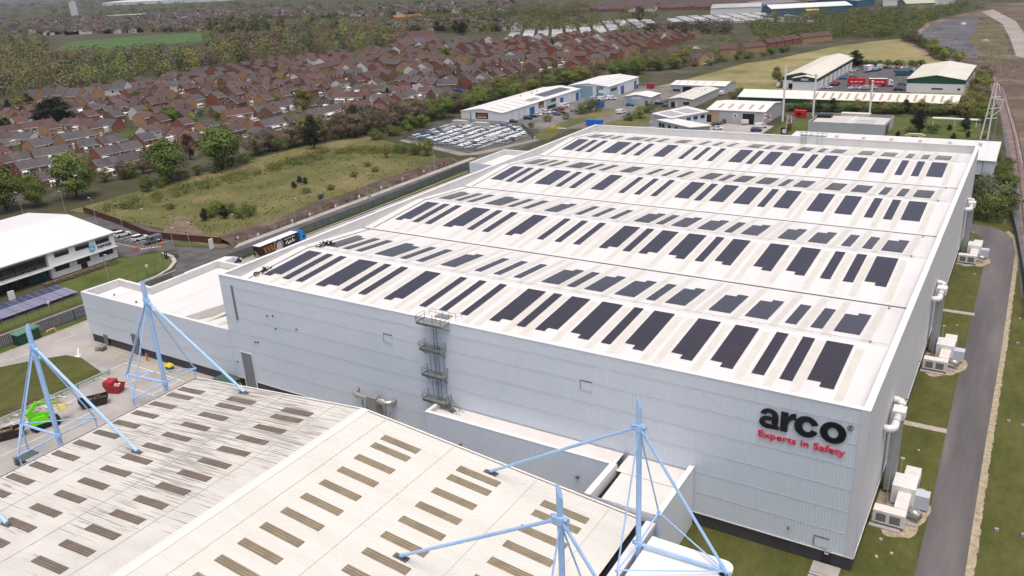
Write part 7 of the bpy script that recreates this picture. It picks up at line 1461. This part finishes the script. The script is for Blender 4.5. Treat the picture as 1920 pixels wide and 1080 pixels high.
belt((250, 365), (470, 305), 9, ['bush', 'bush', 'leafy'], 3.5, 6, 'the hedge between the big leafy trees and the field', 3, 1.3)
belt((200, 345), (300, 315), 6, ['olive', 'bare', 'bush'], 6, 9, 'the gap between the near leafy trees', 4)
belt((470, 294), (560, 274), 7, ['olive', 'bare', 'bush'], 7, 11, 'the field edge past the tallest leafy tree', 3)
belt((560, 274), (700, 248), 12, ['bare', 'brown', 'brown', 'bare', 'olive'], 10, 14, 'the brown belt behind the field', 3.5)
for i, (px, py) in enumerate(((590, 279), (668, 256))): T('dark', px, py, 15, ('left' if i == 0 else 'right')+' of the two dark ragged pines in the brown belt', .9)
belt((700, 250), (800, 224), 13, ['bare', 'bare', 'olive', 'brown'], 9, 13, 'the brown belt left of the car compound', 6)
belt((720, 262), (800, 236), 8, ['bush', 'leafy', 'bush'], 4, 7, 'the foot of the brown belt', 4, 1.2)
belt((800, 226), (880, 202), 10, ['leafy', 'bush', 'olive', 'bare'], 8, 12, 'the scrub behind the car compound', 6, 1.15)
belt((870, 205), (1000, 172), 13, ['leafy', 'bush', 'leafy', 'olive'], 7, 11, 'the green scrub behind the long white unit', 5, 1.25)
belt((880, 184), (1040, 152), 14, ['bare', 'olive', 'bare', 'bush'], 7, 10, 'the upper scrub before the dark roofs', 6, 1.25)
belt((1000, 170), (1150, 140), 13, ['leafy', 'bush', 'olive', 'leafy'], 6, 10, 'the green scrub behind the teal unit', 6, 1.3)
belt((1040, 150), (1200, 126), 10, ['olive', 'bare', 'bush'], 6, 9, 'the scrub slope below the maroon houses', 6, 1.2)
belt((1150, 142), (1270, 126), 12, ['leafy', 'bush', 'leafy', 'olive'], 8, 12, 'the thick bushes at the near end of the dry meadow', 6, 1.2)
belt((1300, 126), (1480, 96), 14, ['bush', 'leafy', 'bush'], 4, 6.5, 'the hedge between buff houses and dry meadow', 4, 1.3)
belt((1605, 124), (1730, 124), 12, ['bush', 'bush', 'leafy'], 3.5, 5, 'the hedge behind the tarmac yard', 1.5, 1.3)
belt((1476, 207), (1800, 216), 22, ['dark', 'bush', 'bush', 'olive'], 4.5, 7, 'the hedge before the long green shed', 1.5, 1.4)
belt((1835, 232), (1842, 150), 11, ['olive', 'bush', 'bare', 'lime'], 6, 10, 'the scrub beside the railway path', 3, 1.2)
belt((1818, 228), (1826, 180), 6, ['bare', 'bush', 'olive'], 6, 9, 'the scrub at the end of the long green shed', 3, 1.1)
belt((1690, 72), (1790, 122), 13, ['olive', 'bush', 'lime', 'bare'], 7, 10, 'the thicket edge below the curved tarmac', 4, 1.2)
belt((1465, 168), (1455, 140), 4, ['bush', 'olive'], 5, 7, 'the gable of the roller-door unit', 2)
belt((1875, 300), (1888, 388), 6, ['bush', 'leafy'], 4, 6.5, 'the cinder path side', 1.5, 1.1)
belt((20, 215), (60, 205), 3, ['dark', 'leafy', 'olive'], 9, 12, 'the left photo edge by the old villas', 5)
belt((0, 258), (16, 246), 3, ['dark', 'leafy'], 7, 9, 'the left edge by the maroon row', 3, 1.2)
for i in range(26):
    while True:
        px, py = RND.uniform(60, 1400), RND.uniform(85, 250); p = G(px, py)
        if inside(EST, p.x, p.y) and all((p.x-a)**2+(p.y-c)**2 > 40 for a, c in occ): break
    k = RND.choice(['leafy', 'bush', 'olive', 'lime', 'bush', 'dark']); tree(k, p.x, p.y, RND.uniform(4, 8), '%s of the small garden trees counted by nearness among the houses' % nth(i+1))
# the wood: the nearest and tallest as trees of their own, the rest as one mass
WOOD = pxs([(-60, 190), (120, 185), (300, 146), (480, 118), (640, 100), (760, 84), (700, 60), (560, 52), (480, 55), (380, 62), (376, 76), (180, 104), (100, 100), (60, 60), (-60, 50)])
front = []
for (p0, p1, n) in (((-20, 192), (290, 150), 26), ((290, 148), (520, 114), 16), ((0, 170), (430, 112), 26), ((-10, 140), (480, 95), 18)):
    a, b_ = G(*p0), G(*p1)
    for i in range(n): c = a.lerp(b_, (i+RND.random())/n); front.append((c.x-RND.uniform(0, 22), c.y+RND.uniform(-8, 8)))
for i, (px, py) in enumerate(((398, 72), (410, 70), (420, 71), (430, 69), (441, 70), (452, 68), (463, 69), (475, 66), (488, 66), (590, 63), (632, 55), (500, 70), (530, 70))):
    T('poplar', px, py, RND.uniform(24, 30), '%s of the tall ones rising behind the playing field' % nth(i+1), 1.1)
cnt = {}
front.sort(key=lambda q: (Vector((q[0], q[1], 0))-CAM).length)
pk = ['bare', 'bare', 'brown', 'olive', 'olive', 'leafy', 'bare', 'brown', 'dark', 'lime']
for x, y in front:
    if TCOUNT[0] >= 296: break
    k = RND.choice(pk); cnt[k] = cnt.get(k, 0)+1; tree(k, x, y, RND.uniform(11, 17), '%s of its kind counted by nearness in the wood behind the estate' % nth(cnt[k]), 1.15)
SM = [LM[k] for k in ('bare', 'brown', 'olive', 'leafy', 'dark', 'lime', 'poplar', 'bush')]
def clump(b, x, y, h, w, m, R, n=46, z0=0):
    n = int(n*2.7)
    for j in range(n):
        a = R.uniform(0, 2*PI); rr = R.random()**.3; f = R.random(); wid = w*(1-.75*abs(f-.45)**1.3)*(1.0 if f > .2 else .75)
        q = Vector((x+rr*wid*math.cos(a), y+rr*wid*math.sin(a), z0+h*(.08+.9*f)))
        n_ = (Vector((q.x-x, q.y-y, (q.z-z0-h*.42)*wid/h*1.6)).normalized()*1.3+Vector((R.gauss(0, .5), R.gauss(0, .5), R.gauss(.3, .5)))).normalized(); u = n_.orthogonal().normalized(); v = n_.cross(u); s = R.uniform(.055, .125)*w; th = R.uniform(0, PI); u, v = u*math.cos(th)+v*math.sin(th), v*math.cos(th)-u*math.sin(th)
        b.poly([q-u*s, q+v*s*.6, q+u*s, q-v*s*.6], m)
R2 = random.Random(5)
b = MB(); n = 0; xs = [p[0] for p in WOOD]; ys = [p[1] for p in WOOD]
while n < 760:
    px, py = R2.uniform(-40, 760), R2.uniform(48, 190); p = G(px, py)
    if not inside(WOOD, p.x, p.y) or (90 < px < 390 and py < 112) or R2.random() > 1.15-(py-48)/200: continue
    n += 1; k = R2.choice([0, 0, 0, 0, 1, 1, 2, 2, 3, 3, 4, 4, 5]); h = R2.uniform(11, 18)*(1.4 if R2.random() < .06 else 1); clump(b, p.x, p.y, h, R2.uniform(5, 8.5), k, R2, 80)
    if py > 150 and inside(EST, p.x, p.y): pass
o = b.build('woodland', SM); tag(o, 'mixed brown and green woodland beyond the estate', 'wood', None, 'stuff')
SCR = pxs([(1440, 84), (1500, 74), (1580, 72), (1690, 72), (1722, 60), (1740, 42), (1850, 14), (1800, 6), (1700, 22), (1560, 22), (1450, 32), (1400, 52)])
b = MB(); n = 0
while n < 620:
    px, py = R2.uniform(1400, 1860), R2.uniform(6, 86); p = G(px, py)
    if not inside(SCR, p.x, p.y): continue
    n += 1; clump(b, p.x, p.y, R2.uniform(4.5, 9), R2.uniform(3.5, 6), R2.choice([0, 2, 2, 3, 7, 7, 7]), R2, 46)
o = b.build('scrubland', SM); tag(o, 'dense green scrub between houses and derelict ground', 'scrub', None, 'stuff')
sheet('scrub_ground', pxs([(1440, 86), (1500, 76), (1690, 73), (1722, 60), (1740, 42), (1850, 14), (1800, 6), (1560, 22), (1400, 50)]), .04, scrubg, 'dark ground under the dense scrub')
b = MB()
for (p0, p1, n) in (((1170, 66), (1380, 62), 60), ((1165, 62), (1180, 74), 8), ((700, 62), (760, 84), 20), ((760, 42), (1110, 22), 80), ((960, 66), (1160, 50), 26)):
    a, c = G(*p0), G(*p1)
    for i in range(n): q = a.lerp(c, R2.random()); clump(b, q.x+R2.uniform(-7, 7), q.y+R2.uniform(-7, 7), R2.uniform(9, 14), R2.uniform(4, 6.5), R2.choice([4, 4, 0, 1] if p0[0] == 1170 else [2, 2, 6, 0, 3]), R2, 60)
for px, py in ((1172, 40), (1220, 40), (1198, 40), (1040, 40), (1080, 20)): q = G(px, py); clump(b, q.x, q.y, 17, 9, 4 if px == 1198 else 2, R2, 140)
for i in range(900):
    px, py = R2.uniform(700, 1440), R2.uniform(60, 150); q = G(px, py)
    if inside(EST, q.x, q.y): clump(b, q.x, q.y, R2.uniform(2.5, 6), R2.uniform(1.8, 3.6), R2.choice([2, 3, 3, 7, 5]), R2, 34)
for i in range(900):
    px, py = R2.uniform(0, 800), R2.uniform(140, 330); q = G(px, py)
    if inside(EST, q.x, q.y): clump(b, q.x, q.y, R2.uniform(1.5, 4.5), R2.uniform(1.2, 2.8), R2.choice([2, 3, 3, 7, 0]), R2, 30)
for i in range(420):
    f = R2.random(); a = G(215, 398).lerp(G(640, 286), f) if R2.random() < .7 else G(640, 286).lerp(G(800, 285), R2.random())
    clump(b, a.x+R2.uniform(-9, 3), a.y+R2.uniform(-5, 5), R2.uniform(.8, 2.6), R2.uniform(1, 2.6), R2.choice([7, 7, 3, 2]), R2, 26)
for i in range(260):
    px, py = R2.uniform(560, 1130), R2.uniform(140, 262); q = G(px, py)
    if q.x < -212 and q.x > -262: clump(b, q.x, q.y, R2.uniform(2, 6), R2.uniform(1.6, 3.6), R2.choice([7, 3, 2, 0]), R2, 34)
o = b.build('hedge_growth', SM); tag(o, 'hedges, brambles and low garden growth', 'undergrowth', None, 'stuff')
b = MB()
for i in range(3200):
    px, py = R2.uniform(210, 840), R2.uniform(285, 470); q = G(px, py)
    if inside([(-237, 60.5), (-177, 57.5), (-178, 124), (-176, 162), (-188, 172), (-249, 196), (-252, 130), (-250, 60)], q.x, q.y):
        s = R2.uniform(.12, .36); a = R2.uniform(0, PI); u = Vector((math.cos(a), math.sin(a), 0))*s; b.poly([q-u, q+u, q+u*.7+Vector((.1, 0, s*.9)), q-u*.7+Vector((.1, 0, s*.9))], R2.choice([0, 0, 1, 1, 2]))
o = b.build('tussock_grass', [mat('tussock_green', (.07, .085, .025), rough=1), mat('tussock_straw', (.17, .145, .065), rough=1), mat('tussock_dark', (.085, .09, .035), rough=1)]); tag(o, 'tussocks of rough grass in the waste field', 'grass', None, 'stuff')

# ------------------------------------------------------------------ the distant town
K = ['red', 'brown', 'brown', 'buff', 'white', 'white']
def town(poly_px, n, box, kinds=('house',), dirn=0.0, R=R2):
    P = pxs(poly_px); k = 0; t_ = 0
    while k < n and t_ < n*12:
        t_ += 1; px, py = R.uniform(box[0], box[1]), R.uniform(box[2], box[3]); p = G(px, py)
        if not inside(P, p.x, p.y): continue
        gx, gy = round(p.x/26)*26, round(p.y/9)*9; k += 1
        far_house(gx, gy, PI/2+dirn if R.random() < .7 else dirn, 'house', R.choice(['grey', 'grey', 'brown', 'maroon']), R.choice(K), 1.2)
town([(100, 66), (380, 58), (420, 40), (960, 22), (960, 6), (500, 18), (0, 40), (0, 58)], 2400, (0, 960, 6, 66))
town([(400, 42), (700, 44), (960, 40), (960, 60), (700, 58), (480, 52)], 260, (400, 960, 38, 60))
town([(1000, 20), (1440, 12), (1440, -6), (1000, 2)], 0, (0, 1, 0, 1))
P = [G(1080, 24), G(1440, 16)]; o0 = P[0]; d = (P[1]-P[0]); ln = d.length; d.normalize(); nn = Vector((-d.y, d.x, 0)); nn = nn if nn.y > 0 else -nn
rzt = math.atan2(d.y, d.x)
for r in range(26):
    for i in range(int(ln/8)):
        c = o0+d*(i*8+RND.uniform(-.5, .5))+nn*(r*21)
        if RND.random() < .92: far_house(c.x, c.y, rzt, 'house', RND.choice(['grey', 'brown', 'maroon', 'maroon']), RND.choice(['red', 'red', 'brown', 'white'] if r else ['white', 'brown', 'red']), 1.12)
o = far_h.build('distant_houses', far_m); tag(o, 'mass of distant brick terraces and roofs', 'houses', None, 'stuff')
b = MB()
for i in range(1500):
    px, py = R2.uniform(-20, 1120), R2.uniform(1, 64)**1.0; q = G(px, py)
    if py < 3+max(0, (px-300)/120): continue
    if inside(pxs([(100, 96), (135, 78), (260, 68), (376, 61), (380, 76), (300, 86), (170, 101)]), q.x, q.y) : continue
    s = 1+min(2.2, (q-CAM).length/2600); clump(b, q.x, q.y, R2.uniform(7, 13), R2.uniform(4.5, 7)*s, R2.choice([0, 2, 2, 3, 3, 4, 6]), R2, 30)
for i in range(700):
    y = R2.uniform(2600, 9000); x = -y*R2.uniform(.5, 2.2); clump(b, x, y, R2.uniform(9, 16), R2.uniform(12, 40), R2.choice([0, 2, 3, 4, 6]), R2, 40)
o = b.build('distant_trees', SM); tag(o, 'tree masses scattered through the distant town', 'trees', None, 'stuff')
TH = 38
tw = thing('tower_block', 'pale high-rise tower block on the skyline far behind the wood', 'tower block', G(142, 31), rad(-35))
MB().box(-24, 24, -9, 9, 0, TH).build('wall', lined('tower_render', (.50, .55, .58), (.22, .27, .31), 2, 2.9, 1.15, .7, .3, 0, 4.0, 1.6), tw); MB().box(-9, 6, -4, 4, TH, TH+3.5).build('plant_room', mat('pale_slab', (.5, .52, .54), rough=.7), tw)
for x in (-24.3, 24): MB().box(x, x+.3, -9.2, 9.2, 0, TH+.5).build('end_wall', mat('pale_slab', (0, 0, 0)), tw)
def simple_shed(name, label, px0, px1, depth, he, hr, wm, rm):
    p, q = G(*px0), G(*px1); d = q-p; L_ = d.length; d.normalize(); n = Vector((-d.y, d.x, 0)); n = n if n.dot(p-CAM) > 0 else -n
    c = (p+q)/2+n*depth/2; t = thing(name, label, 'building', (c.x, c.y, 0), math.atan2(d.y, d.x)); a, e = L_/2, depth/2
    b = walls(MB(), -a, a, -e, e, 0, he)
    for x, s in ((-a, -1), (a, 1)): pp = [(x, -e, he), (x, e, he), (x, 0, hr)]; b.poly(pp if s > 0 else pp[::-1])
    b.build('wall', wm, t); MB().prof([(-e-.5, he-.1), (0, hr), (0, hr+.4), (-e-.5, he+.3)], 'x', -a-.5, a+.5).prof([(0, hr), (e+.5, he-.1), (e+.5, he+.3), (0, hr+.4)], 'x', -a-.5, a+.5).build('roof', rm, t); return t
dblue = mat('shed_blue', (.045, .12, .20), rough=.6)
simple_shed('industrial_shed', 'wide white shed on the skyline beyond the tower block', (192, 11), (400, 3), 220, 12, 16, wht, wroof)
simple_shed('industrial_shed', 'blue-walled shed with white roof in the far trading estate, the nearest', (1446, 31), (1596, 24), 55, 8, 11, dblue, wroof)
simple_shed('industrial_shed', 'tall dark blue shed at the top edge of the photo', (1548, 9), (1602, 8), 60, 13, 15, mat('shed_deep_blue', (.02, .07, .16), rough=.6), dblue)
simple_shed('industrial_shed', 'white-roofed blue shed beside the tall dark blue shed', (1606, 14), (1640, 10), 70, 8, 10, dblue, wroof)
simple_shed('industrial_shed', 'long white shed roof behind the far scrub', (1655, 12), (1790, 8), 50, 7, 9, wht, wroof)
simple_shed('industrial_shed', 'pale olive shed standing in the far scrub', (1698, 22), (1752, 20), 50, 8, 12, mat('olive_sheet', (.30, .31, .22), rough=.7), mat('olive_roof', (.42, .43, .33), rough=.7))
simple_shed('industrial_shed', 'grey and white works roof behind the red terraces', (1332, 27), (1425, 24), 60, 7, 10, wht, mat('works_roof', (.34, .34, .35), (.45, .45, .45), scale=.05, rough=.7))
simple_shed('industrial_shed', 'dark grey works roof beside the grey and white works', (1430, 20), (1500, 14), 60, 7, 10, gry, mat('works_roof_dark', (.2, .19, .19), rough=.8))
simple_shed('industrial_shed', 'small yellow shed before the nearest blue-walled shed', (1512, 29), (1535, 28), 10, 5, 6, mat('shed_yellow', (.55, .38, .06), rough=.6), mat('shed_yellow', (0, 0, 0)))
simple_shed('school_building', 'long low orange brick building in the distant town', (742, 42), (792, 38), 18, 6, 9, WALLS['buff'], mat('orange_tiles', (.32, .12, .06), rough=.9))
simple_shed('school_building', 'long dark-roofed terrace block with white band beyond the wood', (642, 60), (712, 62), 16, 7, 11, WALLS['brown'], ROOFS['grey'])
simple_shed('works_building', 'blue-grey flat works building in the town beyond the playing field', (196, 37), (265, 34), 40, 8, 9, mat('works_blue', (.20, .26, .34), rough=.7), mat('works_roof', (0, 0, 0)))
cvm = [mat('caravan_cream', (.36, .36, .34), rough=.5), mat('caravan_white', (.44, .45, .46), rough=.5), mat('caravan_grey', (.27, .29, .30), rough=.5)]
CVM = []
for i in range(3):
    b = MB().prof([(-1.8, .6), (1.8, .6), (1.8, 2.8), (0, 3.3), (-1.8, 2.8)], 'x', -5.5, 5.5); n = len(b.f)
    for x in (-4, -1, 2): b.box(x, x+1.6, -1.84, -1.8, 1.5, 2.3, 1); b.box(x, x+1.6, 1.8, 1.84, 1.5, 2.3, 1)
    CVM.append(b.mesh('static_caravan', [cvm[i], wing]))
PK = pxs([(948, 82), (1215, 70), (1222, 42), (1175, 40), (1000, 58), (950, 70)]); PK2 = pxs([(1255, 46), (1440, 44), (1442, 26), (1260, 34)])
nc = 0; c0 = G(960, 78); d = (G(1210, 66)-c0).normalized(); nn = Vector((-d.y, d.x, 0)); nn = nn if nn.y > 0 else -nn; spare = MB()
for r in range(26):
    kk = 0
    for i in range(-2, 30):
        c = c0+d*(i*14.5)+nn*(r*8.2)
        if (inside(PK, c.x, c.y) or inside(PK2, c.x, c.y)) and RND.random() < .93:
            if nc < 290:
                nc += 1; kk += 1; o = link('static_caravan', CVM[RND.randrange(3)]); o.location = c; o.rotation_euler = (0, 0, math.atan2(d.y, d.x)+rad(RND.uniform(-3, 3)))
                tag(o, 'pale static caravan %s along the %s row of the caravan park' % (nth(kk), nth(r+1)), 'caravan', 'static caravans in the park')
b = MB()
for i in range(130):
    q = G(R2.uniform(1415, 1520), R2.uniform(26, 44)); b.box(q.x-2.4, q.x+2.4, q.y-1, q.y+1, 0, 1.5, R2.choice([0, 0, 1, 2]))
o = b.build('distant_cars', [CP['white'], CP['silver'], CP['dark_blue']]); tag(o, 'mass of parked cars before the far blue sheds', 'cars', None, 'stuff')
ms = thing('radio_mast', 'thin pale radio mast rising at the top edge of the photo', 'mast', G(849, 6)); MB().tube((0, 0, 0), (0, 0, 32), .7, n=6, r2=.3).build('post', postm, ms)
HAZE = 0.00005
EXPO = 0.32

# ------------------------------------------------------------------ air and light
hz = bpy.data.materials.new('haze_air'); hz.use_nodes = True; nt = hz.node_tree
nt.nodes.remove(nt.nodes['Principled BSDF']); pv = nt.nodes.new('ShaderNodeVolumePrincipled')
pv.inputs['Color'].default_value = (.72, .83, .98, 1); pv.inputs['Density'].default_value = HAZE; pv.inputs['Anisotropy'].default_value = .2
nt.links.new(pv.outputs['Volume'], nt.nodes['Material Output'].inputs['Volume'])
if HAZE > 0:
    o = MB().box(-13000, 3000, -500, 13000, -1, 72).build('haze', hz); tag(o, 'thin bluish haze over the distant town', 'haze', None, 'stuff'); o.display_type = 'WIRE'
w = bpy.data.worlds.new('World'); sc.world = w; w.use_nodes = True; nt = w.node_tree
sky = nt.nodes.new('ShaderNodeTexSky'); sky.sky_type = 'NISHITA'; sky.sun_disc = False
SUN_EL, SUN_AZ = rad(74), rad(135)     # compass-like azimuth, from +y clockwise
sky.sun_elevation = SUN_EL; sky.sun_rotation = SUN_AZ; sky.altitude = 50; sky.air_density = .7; sky.dust_density = 7.0; sky.ozone_density = .2
bg = nt.nodes['Background']; bg.inputs['Strength'].default_value = .15; nt.links.new(sky.outputs['Color'], bg.inputs['Color'])
sl = bpy.data.lights.new('sun', 'SUN'); sl.energy = .65; sl.angle = rad(35); sl.color = (1, .95, .87)
so = bpy.data.objects.new('sun', sl); COL.objects.link(so)
sd = Vector((math.sin(SUN_AZ)*math.cos(SUN_EL), math.cos(SUN_AZ)*math.cos(SUN_EL), math.sin(SUN_EL)))
so.rotation_euler = (-sd).to_track_quat('-Z', 'Y').to_euler(); so.location = (0, 0, 200)
vs = sc.view_settings; vs.view_transform = 'Standard'; vs.look = 'None'; vs.exposure = EXPO; vs.gamma = 1; vs.use_curve_mapping = False
cy = sc.cycles; cy.max_bounces = 6; cy.diffuse_bounces = 3; cy.glossy_bounces = 3; cy.transmission_bounces = 2; cy.volume_bounces = 0; cy.transparent_max_bounces = 4
cy.sample_clamp_indirect = 4
